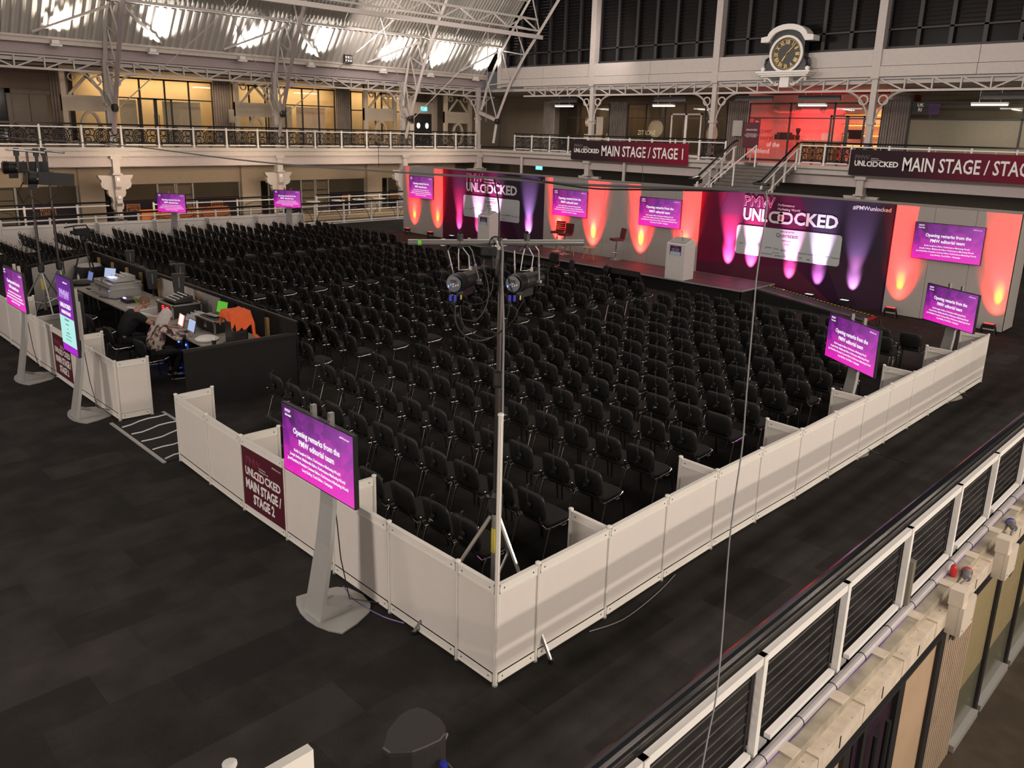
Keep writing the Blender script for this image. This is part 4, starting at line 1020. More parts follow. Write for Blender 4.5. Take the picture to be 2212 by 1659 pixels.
# ------------------------------------------------ shops on the left gallery
GLASS = None
def glass_mat():
    m = bpy.data.materials.new('shop_glass'); m.use_nodes = True; nt = m.node_tree; N = nt.nodes; L = nt.links
    out = N['Material Output']; N.remove(N['Principled BSDF'])
    tr = N.new('ShaderNodeBsdfTransparent'); tr.inputs[0].default_value = (.93, .93, .92, 1)
    gl = N.new('ShaderNodeBsdfGlossy'); gl.inputs['Roughness'].default_value = .05
    mx = N.new('ShaderNodeMixShader'); mx.inputs[0].default_value = .06
    L.new(tr.outputs[0], mx.inputs[1]); L.new(gl.outputs[0], mx.inputs[2]); L.new(mx.outputs[0], out.inputs[0])
    return m
GLASS = glass_mat()
M_FROST = mat('frosted_glazing', (.50, .43, .32), .25, noise=.03)
M_INW = mat('warm_interior_wall', (.62, .50, .33), .8, noise=.05, scale=1)
def glazed(fr, a0, a1, z0, z1, d, name, label, cols, door=None, split=.72, m=M_DARK, frost=None, back=None):
    t = thing(name, label, 'shopfront', fr.P(a0, z0, d), group='glazed shopfronts on the gallery')
    zs = z0 + (z1 - z0) * split
    b = MB(); fr.box(b, a0, a1, z0, z0 + .1, d - .04, d + .04); fr.box(b, a0, a1, z1 - .08, z1, d - .04, d + .04); fr.box(b, a0, a1, zs - .03, zs + .03, d - .04, d + .04)
    part('frame', b, m, t, True)
    w = (a1 - a0) / cols
    for i in range(cols + 1):
        b = MB(); x = a0 + i * w; fr.box(b, x - .035, x + .035, z0, z1, d - .04, d + .04); part('mullion', b, m, t, True)
    for i in range(cols):
        b = MB(); fr.box(b, a0 + i * w + .03, a0 + (i + 1) * w - .03, z0 + .1, zs - .03, d - .01, d)
        part('pane', b, (frost if frost and i in frost[0] else GLASS) if not frost else (frost[1] if i in frost[0] else GLASS), t, True)
        b = MB(); fr.box(b, a0 + i * w + .03, a0 + (i + 1) * w - .03, zs + .03, z1 - .08, d - .01, d); part('pane', b, GLASS, t, True)
    if door:
        c, dw, dh, dm = door
        rt_ = part('door', (lambda b: (fr.box(b, c - dw, c - dw + .08, z0, z0 + dh, d, d + .06), fr.box(b, c + dw - .08, c + dw, z0, z0 + dh, d, d + .06), fr.box(b, c - .08, c + .08, z0, z0 + dh, d, d + .06), fr.box(b, c - dw, c + dw, z0 + dh - .08, z0 + dh, d, d + .06), fr.box(b, c - dw, c + dw, z0, z0 + .12, d, d + .06), b)[-1])(MB()), dm, t, True)
        b = MB(); fr.box(b, c - .14, c - .11, z0 + .8, z0 + 1.5, d + .06, d + .1); fr.box(b, c + .11, c + .14, z0 + .8, z0 + 1.5, d + .06, d + .1); part('door_handle', b, M_CHROME, rt_, True)
    return t
def cladding(fr, a0, a1, z0, z1, d, label, m=M_TIMB):
    t = thing('ribbed_cladding', label, 'wall panel', fr.P(a0, z0, d), group='ribbed grey wall cladding between the shops')
    n = max(4, int((a1 - a0) / .12))
    b = MB(); fr.box(b, a0, a1, z0, z1, d - .05, d); part('backing', b, m, t, True)
    for i in range(n):
        x = a0 + (i + .5) * (a1 - a0) / n; b = MB(); fr.box(b, x - .035, x + .035, z0, z1, d, d + .04); part('slat', b, m, t, True)
def porch(a, label, fr=FL, d=-1.6, w=1.15):
    t = thing('entrance_porch', label, 'doorway', fr.P(a, 3.5, d), group='cream porches with oval windows')
    c = M_CREAM
    b = MB(); fr.box(b, a - w, a - w + .22, 3.5, 7.0, d - .1, d + .1); fr.box(b, a + w - .22, a + w, 3.5, 7.0, d - .1, d + .1); fr.box(b, a - w, a + w, 5.05, 5.75, d - .1, d + .05); fr.box(b, a - w, a + w, 6.75, 7.0, d - .1, d + .05)
    part('frame', b, c, t, True)
    o = fr.P(a, 5.75, d)
    b = MB().bar(o - fr.r * .8, o + fr.u * .85 + fr.r * .0, .12, .08, up=fr.n).bar(o + fr.r * .8, o + fr.u * .85, .12, .08, up=fr.n)
    b.ring(ell(-.62, .78, .18, .18, 14), ell(-.62, .78, .13, .13, 14), o, fr.r, fr.u, -.04, .04).ring(ell(.62, .78, .18, .18, 14), ell(.62, .78, .13, .13, 14), o, fr.r, fr.u, -.04, .04)
    part('fanlight_tracery', b, c, t, True)
    b = MB().lathe([(.02, -.1), (.14, 0), (.02, .1)], 8).xf(Matrix.Translation(o + fr.u * .85 + fr.n * .1)); part('rosette', b, M_IRON, t, True)
    o = fr.P(a, 4.35, d)
    part('oval_window', MB().ring(ell(0, 0, .44, .72, 24), ell(0, 0, .32, .6, 24), o, fr.r, fr.u, -.05, .07), c, t, True)
    b = MB(); fr.box(b, a - w, a - .44, 3.5, 3.75, d - .05, d + .05); fr.box(b, a + .44, a + w, 3.5, 3.75, d - .05, d + .05); fr.box(b, a - .5, a + .5, 3.5, 3.62, d - .05, d + .05); part('bottom_panel', b, c, t, True)
    b = MB(); fr.box(b, a - w + .2, a + w - .2, 3.6, 6.8, d - .08, d - .07); part('pane', b, GLASS, t, True)
porch(9.0, 'cream porch with oval window at the leftmost clear column'); porch(17.2, 'cream porch with oval window at the middle column'); porch(25.2, 'cream porch with oval window left of the emergency door'); porch(31.3, 'cream porch with oval window in the corner')
glazed(FL, 10.75, 15.7, 3.5, 6.75, -3.4, 'shopfront', 'warmly lit glazed shopfront at the left, with double doors', 4, (12.7, .85, 2.3, M_DARK), .70)
glazed(FL, 18.9, 23.2, 3.5, 6.75, -3.4, 'shopfront', 'warmly lit glazed shopfront in the middle of the left gallery', 4, None, .70)
glazed(FL, 26.6, 28.4, 3.5, 6.75, -3.4, 'shopfront', 'narrow warmly lit shop window left of the emergency door', 2, None, .66)
glazed(FL, 16.9, 18.8, 3.5, 6.75, -3.5, 'shopfront', 'lit window seen behind the middle porch', 2, None, .66)
glazed(FL, 24.4, 26.2, 3.5, 6.75, -3.5, 'shopfront', 'lit window seen behind the porch left of the emergency door', 2, None, .66)
cladding(FL, 7.9, 8.7, 3.5, 7.0, -3.3, 'ribbed grey cladding at the far left of the gallery'); cladding(FL, 15.75, 16.7, 3.5, 7.0, -3.3, 'ribbed grey cladding left of the middle porch'); cladding(FL, 23.25, 24.2, 3.5, 7.0, -3.3, 'ribbed grey cladding right of the middle shopfront')
struct('wall_north', MB().box(9.5, 28.6, 40.2, 40.3, 3.5, 7.0), M_INW)
for x0, x1, e in ((9.6, 16.8, 330), (17.0, 24.3, 300), (24.4, 28.5, 150)):
    struct('wall_north', MB().box(x1, x1 + .1, 38.5, 40.2, 3.5, 7.0), M_INW)
    light('shop_lamp', 'AREA', ((x0 + x1) / 2, 39.3, 6.9), e * .55, (1.0, .70, .36), ((x0 + x1) / 2, 39.5, 3.5), x1 - x0 - 1, 1.0)
# low translucent displays inside the lit shops
for x0, x1, nm in ((13.3, 15.3, 'left'), (11.2, 12.0, 'leftmost'), (19.3, 20.7, 'middle'), (21.0, 22.9, 'right')):
    solo('display_board', MB().box(x0, x1, 39.0, 39.05, 3.6, 5.7), mat('pale_board', (.66, .58, .45), .7), 'pale board standing inside the lit gallery shop, %s one' % nm, 'board', 'pale boards in the lit shops')
# dim bay at the far left
t = thing('dark_doors', 'brown double doors beside a dark glass window at the far left gallery', 'doors', (6.9, 38.4, 3.5))
part('door', MB().box(6.3, 7.0, 38.3, 38.36, 3.5, 5.75), mat('dim_door', (.16, .135, .115), .6), t, True); part('door', MB().box(7.04, 7.75, 38.3, 38.36, 3.5, 5.75), MATS['dim_door'], t, True)
part('fascia_panel', MB().box(-8, 7.9, 38.2, 38.3, 5.95, 7.0), mat('brown_fascia', (.14, .10, .08), .7), t, True); part('frame', MB().box(6.1, 6.28, 38.25, 38.4, 3.5, 5.95).box(6.1, 7.9, 38.25, 38.4, 5.75, 5.95), MATS['dim_door'], t, True)
struct('wall_north', MB().box(-8, 6.1, 38.35, 38.4, 3.5, 5.95), M_GLASSD)
# emergency door bay
t = thing('emergency_door', 'black double doors under a green exit sign on the left gallery', 'door', (29.6, 38.4, 3.5))
part('door_leaf', MB().box(29.0, 29.75, 38.3, 38.36, 3.5, 5.6), M_DARK, t, True); part('door_leaf', MB().box(29.77, 30.5, 38.3, 38.36, 3.5, 5.6), M_DARK, t, True)
for x in (29.4, 30.1): part('porthole', MB().prism(ell(x, 4.85, .12, .17, 16), (0, 38.29, 0), X_, Z_, 0, .01), M_LAMP, t, True)
part('frame', MB().box(28.6, 29.0, 38.2, 38.4, 3.5, 7).box(30.5, 30.9, 38.2, 38.4, 3.5, 7).box(29, 30.5, 38.25, 38.4, 5.6, 6.3), mat('pale_pier', (.50, .42, .36), .6), t, True)
part('notice', MB().box(28.66, 28.94, 38.18, 38.2, 5.0, 5.5), M_MAROON, t, True); part('notice', MB().box(28.66, 28.94, 38.18, 38.2, 4.4, 4.9), M_WHITE, t, True)
def exit_sign(p, r, label, w=.5):
    t = thing('exit_sign', label, 'sign', p, group='green exit signs')
    P = Vector(p); r = Vector(r); n = r.cross(Vector(Z_))
    part('face', MB().prism([(-w / 2, -.13), (w / 2, -.13), (w / 2, .13), (-w / 2, .13)], P, r, Z_, -.02, 0), M_EXIT, t, True)
    txt('EXIT', .12, P + n * .002 + r * (w * .16), r, Z_, M_LITW, t); part('arrow', MB().prism([(-.2, 0), (-.13, .06), (-.13, -.06)], P, r, Z_, 0, .003), M_LITW, t, True)
exit_sign((29.8, 38.2, 5.9), X_, 'green exit sign above the black gallery doors')
exit_sign((32.2, 30.1, 2.55), (0, -1, 0), 'green exit sign hanging under the gallery above the stage backdrop', .55)
solo('notice_board', MB().box(16.35, 16.75, 37.9, 37.94, 4.7, 5.4).box(16.4, 16.7, 37.88, 37.9, 4.75, 5.35), M_SILVER, 'framed notice on the ribbed cladding of the left gallery', 'notice')

# ------------------------------------------------ shops on the end gallery
D = -3.5
cladding(FE, -31.9, -31.0, 3.5, 6.5, -2.4, 'ribbed cladding in the corner of the end gallery'); cladding(FE, -27.45, -26.2, 3.5, 6.5, D, 'ribbed grey cladding behind the column left of the banner'); cladding(FE, -19.4, -18.25, 3.5, 6.5, D, 'ribbed grey cladding left of the red cafe'); cladding(FE, -11.3, -10.1, 3.5, 6.5, D, 'ribbed grey cladding right of the red cafe')
sf = glazed(FE, -31.0, -27.5, 3.5, 6.4, D, 'shopfront', 'dark shop window with white lettering and round mirrors, left end', 3, None, .72)
txt('Villeroy & Boch', .26, FE.P(-28.7, 5.3, D + .03), FE.r, Z_, mat('cream_print', (.8, .7, .5), .5, noise=0), sf, sx=.8); txt('1748', .09, FE.P(-28.7, 5.05, D + .03), FE.r, Z_, MATS['cream_print'], sf)
part('lamp_outline', MB().tube([FE.P(-28.7 + x, 5.55 + z, D + .03) for x, z in ((-.22, 0), (-.06, .12), (-.05, .3), (.05, .3), (.06, .12), (.22, 0))], .015, 4), MATS['cream_print'], sf, True)
sf2 = glazed(FE, -26.1, -19.5, 3.5, 6.4, D, 'shopfront', 'dark shop window with white door frame behind the first banner', 5, (-22.0, 1.0, 2.35, M_STEELW), .72)
txt('ZITRONE', .38, FE.P(-25.3, 4.75, D + .03), FE.r, Z_, MATS['cream_print'], sf2, 'LEFT', sx=.8)
for a, z, rx, rz_, s in ((-29.6, 5.35, .2, .3, 'oval mirror, upper'), (-27.9, 4.4, .22, .3, 'oval washbasin, right'), (-29.9, 4.3, .001, 0, 'x'), (-24.4, 5.0, .5, .5, 'round clock-like mirror'), (-20.6, 4.75, .35, .5, 'lit oval mirror')):
    if s == 'x': continue
    solo('mirror', MB().ring(ell(0, 0, rx, rz_, 24), ell(0, 0, rx * .85, rz_ * .85, 24), FE.P(a, z, D - .5), FE.r, Z_, -.04, .04).prism(ell(0, 0, rx * .85, rz_ * .85, 24), FE.P(a, z, D - .5), FE.r, Z_, -.01, .0), mat('cream_ceramic', (.75, .62, .42), .4), '%s in the end gallery shop window' % s, 'mirror', 'pale bathroom pieces in the shop window')
for a, s in ((-29.6, 'square'), (-28.8, 'wide')):
    w_ = .25 if s == 'square' else .38
    solo('washbasin', MB().prism(rrect(-w_, w_, -.2, .2, .08), FE.P(a, 4.4, D - .5), FE.r, Z_, -.05, .05), MATS['cream_ceramic'], '%s pale washbasin in the end gallery shop window' % s, 'washbasin', 'pale bathroom pieces in the shop window')
struct('wall_east', MB().box(38.2, 38.3, 18.4, 34, 3.5, 6.9), mat('dim_shop_back', (.09, .065, .045), .8))
for y in (20.5, 23.2, 25, 28, 30): light('shop_lamp', 'AREA', (36.8, y, 6.6), 14, (1, .72, .42), (37.5, y, 4), .5)
# red cafe: wide window, red-lit room, ribbed counter, orange shelves
struct('wall_east', MB().box(38.2, 38.3, 11.0, 18.3, 3.5, 6.9), mat('cafe_wall', (.75, .68, .66), .8)); struct('wall_east', MB().box(35.5, 38.3, 18.2, 18.3, 3.5, 6.9).box(35.5, 38.3, 10.95, 11.05, 3.5, 6.9), MATS['cafe_wall'])
cf = glazed(FE, -18.15, -11.3, 3.5, 6.4, D, 'shopfront', 'wide window of the red-lit cafe', 3, (-12.9, .85, 2.3, M_DARK), .74)
g = D + .03
txt('Discover', .34, FE.P(-17.9, 5.0, g), FE.r, Z_, mat('dark_red_print', (.12, .0, .01), .5, noise=0), cf, 'LEFT', sx=.9); txt('the secret', .34, FE.P(-17.9, 4.66, g), FE.r, Z_, MATS['dark_red_print'], cf, 'LEFT', sx=.9)
txt('of the', .34, FE.P(-17.0, 4.32, g), FE.r, Z_, M_PRINTW, cf, 'LEFT', sx=.9, off=.006); txt('illy blend', .34, FE.P(-17.9, 3.98, g), FE.r, Z_, M_PRINTW, cf, 'LEFT', sx=.9, off=.006)
b = MB(); FE.box(b, -17.85, -17.45, 5.25, 5.65, g - .01, g); part('window_sticker', b, mat('red_sticker', (.3, .0, .01), .5), cf, True); txt('illy', .2, FE.P(-17.65, 5.44, g + .004), FE.r, Z_, M_PRINTW, cf)
t = thing('cafe_counter', 'ribbed golden counter in the red cafe', 'counter', (36.6, 14.6, 3.5))
part('body', MB().box(36.5, 37.1, 13.9, 15.9, 3.5, 4.5), mat('brass_rib', (.40, .30, .12), .5, noise=.1), t, True); part('counter_top', MB().box(36.4, 37.2, 13.3, 17.0, 4.5, 4.58), M_OAK, t, True)
for k in range(25): part('rib', MB().box(36.47, 36.5, 13.92 + k * .08, 13.96 + k * .08, 3.5, 4.5), MATS['brass_rib'], t, True)
t = thing('cafe_shelves', 'orange-lit shelves at the right side of the red cafe', 'shelf', (38.0, 12.8, 3.5))
for z in (4.4, 4.9, 5.4, 5.9): part('shelf', MB().box(37.85, 38.2, 11.5, 14.2, z, z + .05), M_OAK, t, True); part('led_strip', MB().box(38.15, 38.19, 11.5, 14.2, z - .03, z - .01), mat('orange_led', (0, 0, 0), emit=(1, .32, .05), es=7), t, True)
solo('monitor', MB().box(37.5, 37.54, 12.9, 13.7, 4.7, 5.15), M_BLKG, 'black monitor on the cafe counter', 'monitor')
solo('menu_card', MB().box(36.55, 36.6, 14.0, 14.6, 4.6, 4.95), M_WHITE, 'white menu card on the cafe counter', 'card')
solo('coffee_grinder', MB().lathe([(.1, 0), (.12, .2), (.06, .3), (.12, .5), (.1, .6)], 12, (36.8, 16.0, 4.58)), M_DARK, 'dark coffee grinder on the cafe counter', 'grinder')
solo('coffee_machine', MB().box(36.6, 37.1, 16.3, 17.2, 4.58, 4.85).box(36.65, 37.0, 16.4, 17.1, 4.85, 4.95), M_DARK, 'dark coffee machine at the left end of the counter', 'coffee machine')
for k in range(9): solo('cup', MB().lathe([(.03, 0), (.045, .1)], 8, (36.6, 14.75 + k * .1, 4.58)), M_WHITE, 'white cup in the line on the cafe counter', 'cup', 'line of white cups on the cafe counter')
for k in range(4):
    y = 17.4 - k * 1.3
    solo('pendant_globe', MB().lathe([(.01, -.16), (.12, -.11), (.17, 0), (.12, .11), (.01, .16)], 14, (36.8, y, 6.1)), mat('globe_glass', (.6, .5, .48), .3), 'round pendant globe in the red cafe, %s from the left' % o_(k), 'lamp', 'round pendant lamps of the cafe', smooth=True)
t = thing('sign_stand', 'maroon notice on a post at the top of the stairs', 'sign', (31.7, 15.9, 3.5))
part('board', MB().box(31.6, 31.63, 15.35, 16.15, 4.15, 5.35), M_MAROON, t, True); part('post', MB().box(31.63, 31.67, 15.7, 15.75, 3.5, 4.3), M_SILVER, t, True); part('base', MB().box(31.4, 31.9, 15.4, 16.1, 3.5, 3.52), M_SILVER, t, True)
txt('UNLOCKED', .11, (31.59, 15.75, 5.0), FE.r, Z_, M_PRINTW, t); txt('A NEW SOLUTION\nMAIN STAGE STAIRS TO\nSTAGE 1 THIS WAY', .065, (31.59, 15.75, 4.75), FE.r, Z_, M_PRINTW, t)
# frosted shop right of the cafe
t = glazed(FE, -10.05, -1.0, 3.5, 6.4, D, 'shopfront', 'frosted pale shop window at the right end with dark purple logo', 2, None, .74, frost=((0, 1), mat('frost_dim', (.22, .20, .15), .18, noise=.05)))
b = MB(); FE.box(b, -10.0, -9.3, 5.85, 6.3, D + .02, D + .03); part('logo_plate', b, M_DARK, t, True); b = MB(); FE.box(b, -9.3, -8.8, 5.85, 6.3, D + .02, D + .03); part('logo_plate', b, mat('purple_plate', (.07, .02, .12), .5), t, True)
txt('UK\nRI', .2, FE.P(-9.65, 6.15, D + .04), FE.r, Z_, M_PRINTW, t, off=.006)
struct('wall_east', MB().box(37.0, 37.1, -2, 10.2, 3.5, 6.9), mat('dim_olive_wall', (.25, .22, .15), .8)); light('shop_lamp', 'AREA', (36.2, 5, 6.6), 45, (1, .85, .6), (36.4, 5, 3.5), .6, 5)
for k, y in enumerate((29.4, 22.2, 13.8, 6.3)):
    t = thing('strip_light', 'bright strip light under the end gallery ceiling, %s from the left' % o_(k), 'lamp', (33.5, y, 6.2), group='strip lights under the gallery ceiling')
    part('diffuser', MB().box(33.4, 33.6, y - .65, y + .65, 6.15, 6.2), M_LAMP, t, True); part('housing', MB().box(33.38, 33.62, y - .67, y + .67, 6.2, 6.28), M_WHITE, t, True); part('hanger', MB().box(33.49, 33.51, y - .4, y - .38, 6.28, 7).box(33.49, 33.51, y + .38, y + .4, 6.28, 7), M_WHITE, t, True)
for a, s in ((-21.5, 'left of the cafe'), (-16.6, 'above the cafe, left'), (-13.3, 'above the cafe, right'), (-5.5, 'near the right edge'), (-29, 'above the left end shop')):
    b = MB(); FE.box(b, a - 1.0, a + 1.0, 6.42, 6.62, -1.1, -1.0); FE.box(b, a - 1.05, a + 1.05, 6.38, 6.42, -1.1, -.95); solo('heater', b, mat('heater_grey', (.08, .075, .08), .5), 'long dark heater panel under the gallery ceiling, %s' % s, 'heater', 'long heater panels')
solo('poster_frame', MB().box(35.3, 35.34, 18.4, 18.95, 4.7, 5.5), M_SILVER, 'framed poster on the cladding left of the cafe', 'poster'); solo('poster_frame', MB().box(34.3, 34.34, 27.0, 27.5, 4.6, 5.6), MATS['pale_pier'], 'framed poster on the cladding left of the first column', 'poster')

# banners hung on the end railing
for a0, a1, nm in ((-27.15, -19.25, 'maroon banner with white lettering hung left of the stairs'), (-10.95, -3.0, 'maroon banner with white lettering hung right of the stairs')):
    c = (a0 + a1) / 2
    t = thing('banner', nm, 'banner', FE.P(c, 3.2, .24), group='stage banners on the gallery railing')
    b = MB(); FE.box(b, a0, a1, 3.18, 4.26, .24, .27); part('print', b, M_BANNER, t, True)
    logo(FE.P(a0 + 1.15, 3.68, .28), FE.r, Z_, 1.85, t, M_PRINTW, M_PRINTR, mat('outline_grey', (.25, .2, .22), .5, noise=0))
    txt('MAIN STAGE / STAGE %d' % (1 if a0 < -20 else 2), .78, FE.P(a0 + 2.25, 3.70, .28), FE.r, Z_, M_PRINTW, t, 'LEFT', off=.012, fit=5.35)
    for k in range(8): part('cable_tie', MB().tube([FE.P(a0 + .1 + k * (a1 - a0 - .2) / 7, 4.2, .2), FE.P(a0 + .1 + k * (a1 - a0 - .2) / 7, 4.34, .12)], .01, 4), M_WHITE, t, True)
# clock on the end wall
cy, cz = 14.35, 8.33
CA = -14.35
t = thing('wall_clock', 'large ornate black and white clock with gold numerals above the cafe', 'clock', FE.P(CA, 7.3, .1))
pl = [(-.95, 7.6), (.95, 7.6), (.95, 7.9), (.82, 8.2), (.80, 8.85), (.85, 9.02), (.70, 9.15)] + [(.72 * math.cos(q), 9.02 + .36 * math.sin(q)) for q in [PI * k / 8 for k in range(1, 8)]] + [(-.70, 9.15), (-.85, 9.02), (-.80, 8.85), (-.82, 8.2), (-.95, 7.9)]
part('case', MB().prism(pl, FE.P(CA, 0, 0), FE.r, Z_, 0, .45), mat('clock_black', (.012, .014, .017), .4), t, True)
o = FE.P(CA, cz, .45)
part('bezel', MB().ring(ell(0, 0, .80, .80, 40), ell(0, 0, .70, .70, 40), o, FE.r, Z_, 0, .1), M_WHITE, t, True)
part('dial', MB().prism(ell(0, 0, .71, .71, 40), o, FE.r, Z_, -.01, .01), MATS['clock_black'], t, True)
for k, s in enumerate(('XII', 'I', 'II', 'III', 'IIII', 'V', 'VI', 'VII', 'VIII', 'IX', 'X', 'XI')):
    a = PI / 2 - k * PI / 6; u = FE.r * math.cos(a) + Vector(Z_) * math.sin(a); r = FE.r * math.sin(a) - Vector(Z_) * math.cos(a)
    txt(s, .25, o + u * .50 + FE.n * .015, r, u, M_GOLD, t, name='numeral', off=.006, sx=.72, ext=.004)
for k in range(60):
    a = k * PI / 30; u = FE.r * math.cos(a) + Vector(Z_) * math.sin(a); part('minute_mark', MB().bar(o + u * .62 + FE.n * .015, o + u * .665 + FE.n * .015, .022, .008, up=FE.n), M_GOLD, t, True)
for a, l, w_, nm in ((PI / 2 - 7 * PI / 30, .60, .03, 'minute_hand'), (PI / 2 - 7.1 * PI / 6, .36, .05, 'hour_hand')):
    u = FE.r * math.cos(a) + Vector(Z_) * math.sin(a); s_ = u.cross(FE.n)
    part(nm, MB().bar(o - u * .1 + FE.n * .03, o + u * l + FE.n * .03, w_, .012, up=FE.n).lathe([(.045, -.01), (.045, .01)], 12).xf(Matrix.Identity(4)) if False else MB().bar(o - u * .1 + FE.n * .03, o + u * l + FE.n * .03, w_, .012, up=FE.n), M_GOLD, t, True)
hood = [(-1.25, 8.86), (-1.25, 9.08), (-.92, 9.13)] + [(.98 * math.cos(q), 9.02 + .58 * math.sin(q)) for q in [PI * (1 - k / 12) for k in range(1, 12)]] + [(.92, 9.13), (1.25, 9.08), (1.25, 8.86), (.88, 8.86)] + [(.74 * math.cos(q), 9.0 + .36 * math.sin(q)) for q in [PI * k / 10 for k in range(1, 10)]] + [(-.88, 8.86)]
part('arched_hood', MB().prism(hood, FE.P(CA, 0, 0), FE.r, Z_, 0, .62), M_WHITE, t, True)
b = MB(); FE.box(b, CA - 1.3, CA + 1.3, 7.52, 7.6, 0, .75); FE.box(b, CA - 1.22, CA + 1.22, 7.44, 7.52, 0, .68); FE.box(b, CA - 1.1, CA + 1.1, 7.36, 7.44, 0, .6); part('shelf', b, M_WHITE, t, True)
b = MB(); FE.box(b, CA - .22, CA + .22, 6.9, 7.36, 0, .45); part('bracket_block', b, M_WHITE, t, True)
for s in (-1, 1):
    pts = [FE.P(CA + s * x, z, .4) for x, z in ((.3, 7.08), (.36, 7.0), (.46, 7.0), (.5, 7.1), (.42, 7.16), (.42, 7.06), (.6, 7.1), (.75, 7.25), (.9, 7.32), (1.02, 7.28), (1.0, 7.2), (.93, 7.22))]
    part('scroll_bracket', MB().tube(pts, .045, 5), M_WHITE, t, True)
    pts = [FE.P(CA + s * x, z, .35) for x, z in ((.85, 8.2), (1.02, 8.1), (1.05, 7.9), (1.0, 7.75), (.98, 7.68), (1.08, 7.64), (1.14, 7.7), (1.08, 7.76))]
    part('volute', MB().tube(pts, [.06, .07, .06, .05, .05, .05, .05, .04], 6), MATS['clock_black'], t, True)
    part('volute_eye', MB().lathe([(.09, -.05), (.09, .12)], 12).xf(Matrix.Translation(FE.P(CA + s * 1.07, 7.7, .42)) @ Matrix.Rotation(-PI / 2, 4, 'Y')), M_WHITE, t, True)
# stairs down from the end gallery
t = thing('staircase', 'open staircase descending from the end gallery behind the stage', 'stairs', (30, 15, 2))
for k in range(12):
    z = 3.5 - .15 * (k + 1); x = 32.0 - .30 * (k + 1)
    part('tread', MB().box(x, x + .32, 13.5, 16.6, z - .05, z), mat('stair_grey', (.16, .145, .135), .7), t, True); part('nosing', MB().box(x - .01, x + .03, 13.5, 16.6, z, z + .008), M_BLACK, t, True); part('riser', MB().box(x + .28, x + .31, 13.5, 16.6, z, z + .1), MATS['stair_grey'], t, True)
part('landing', MB().box(26.5, 28.4, 13.0, 17.0, 1.6, 1.7), MATS['stair_grey'], t, True)
for y, s in ((16.65, 'left'), (13.4, 'right')):
    t = thing('stair_railing', 'black and white railing on the %s side of the staircase' % s, 'railing', (30, y, 2.5), group='railings of the end staircase')
    part('handrail', MB().tube([(32.0, y, 4.5), (31.7, y, 4.45), (28.7, y, 2.85), (28.0, y, 2.75), (27.6, y - .9, 2.75)], .055, 6), M_BLKG, t, True)
    part('top_rail', MB().tube([(31.9, y, 4.2), (31.6, y, 4.15), (28.7, y, 2.6)], .035, 4), M_WHITE, t, True); part('lower_rail', MB().tube([(31.7, y, 3.6), (28.7, y, 2.0)], .035, 4), M_WHITE, t, True)
    for k in range(4): x = 31.7 - k; z = 4.2 - (31.7 - x) * .535; part('post', MB().box(x - .04, x + .04, y - .04, y + .04, z - .95, z), M_WHITE, t, True)
    for k in range(5): part('bar', MB().bar((31.6, y, 3.7 + k * .09), (28.8, y, 2.2 + k * .09), .015, .015), M_IRON, t, True)
t = thing('stair_railing', 'thin white handrail down the middle of the staircase', 'railing', (30, 15.3, 2.5), group='railings of the end staircase')
part('handrail', MB().tube([(31.4, 15.3, 4.3), (28.2, 15.6, 2.6)], .028, 6), M_WHITE, t, True)
for x, z in ((31.4, 4.3), (29.8, 3.45), (28.2, 2.6)): part('post', MB().box(x - .025, x + .025, 15.3 + (31.4 - x) * .09 - .02, 15.34 + (31.4 - x) * .09, z - 1.0, z), M_WHITE, t, True)
# under the end gallery
struct('wall_east', MB().box(34.5, 34.6, -2, 35, 1.95, 2.65), mat('dim_beige', (.22, .19, .16), .7))
for k in range(14):
    y = 33 - 2.4 * k; solo('window_frame', MB().box(34.4, 34.46, y, y + 1.9, -3, 1.9).box(34.35, 34.4, y + .9, y + 1.0, -3, 1.9), M_GLASSD, 'dark window bay under the end gallery, %s from the corner' % o_(k), 'window', 'dark window bays under the end gallery')
for y in (31.3, 23.4, 17.6): solo('drain_pipe', MB().lathe([(.09, 0), (.09, 3.2)], 10, (31.9, y, 0)), M_STEELW, 'white drain pipe under the end gallery, at y%s' % {31.3: ' beside the exit sign', 23.4: ' below the first banner', 17.6: ' near the stairs'}[y].strip(), 'pipe', 'white pipes under the end gallery')

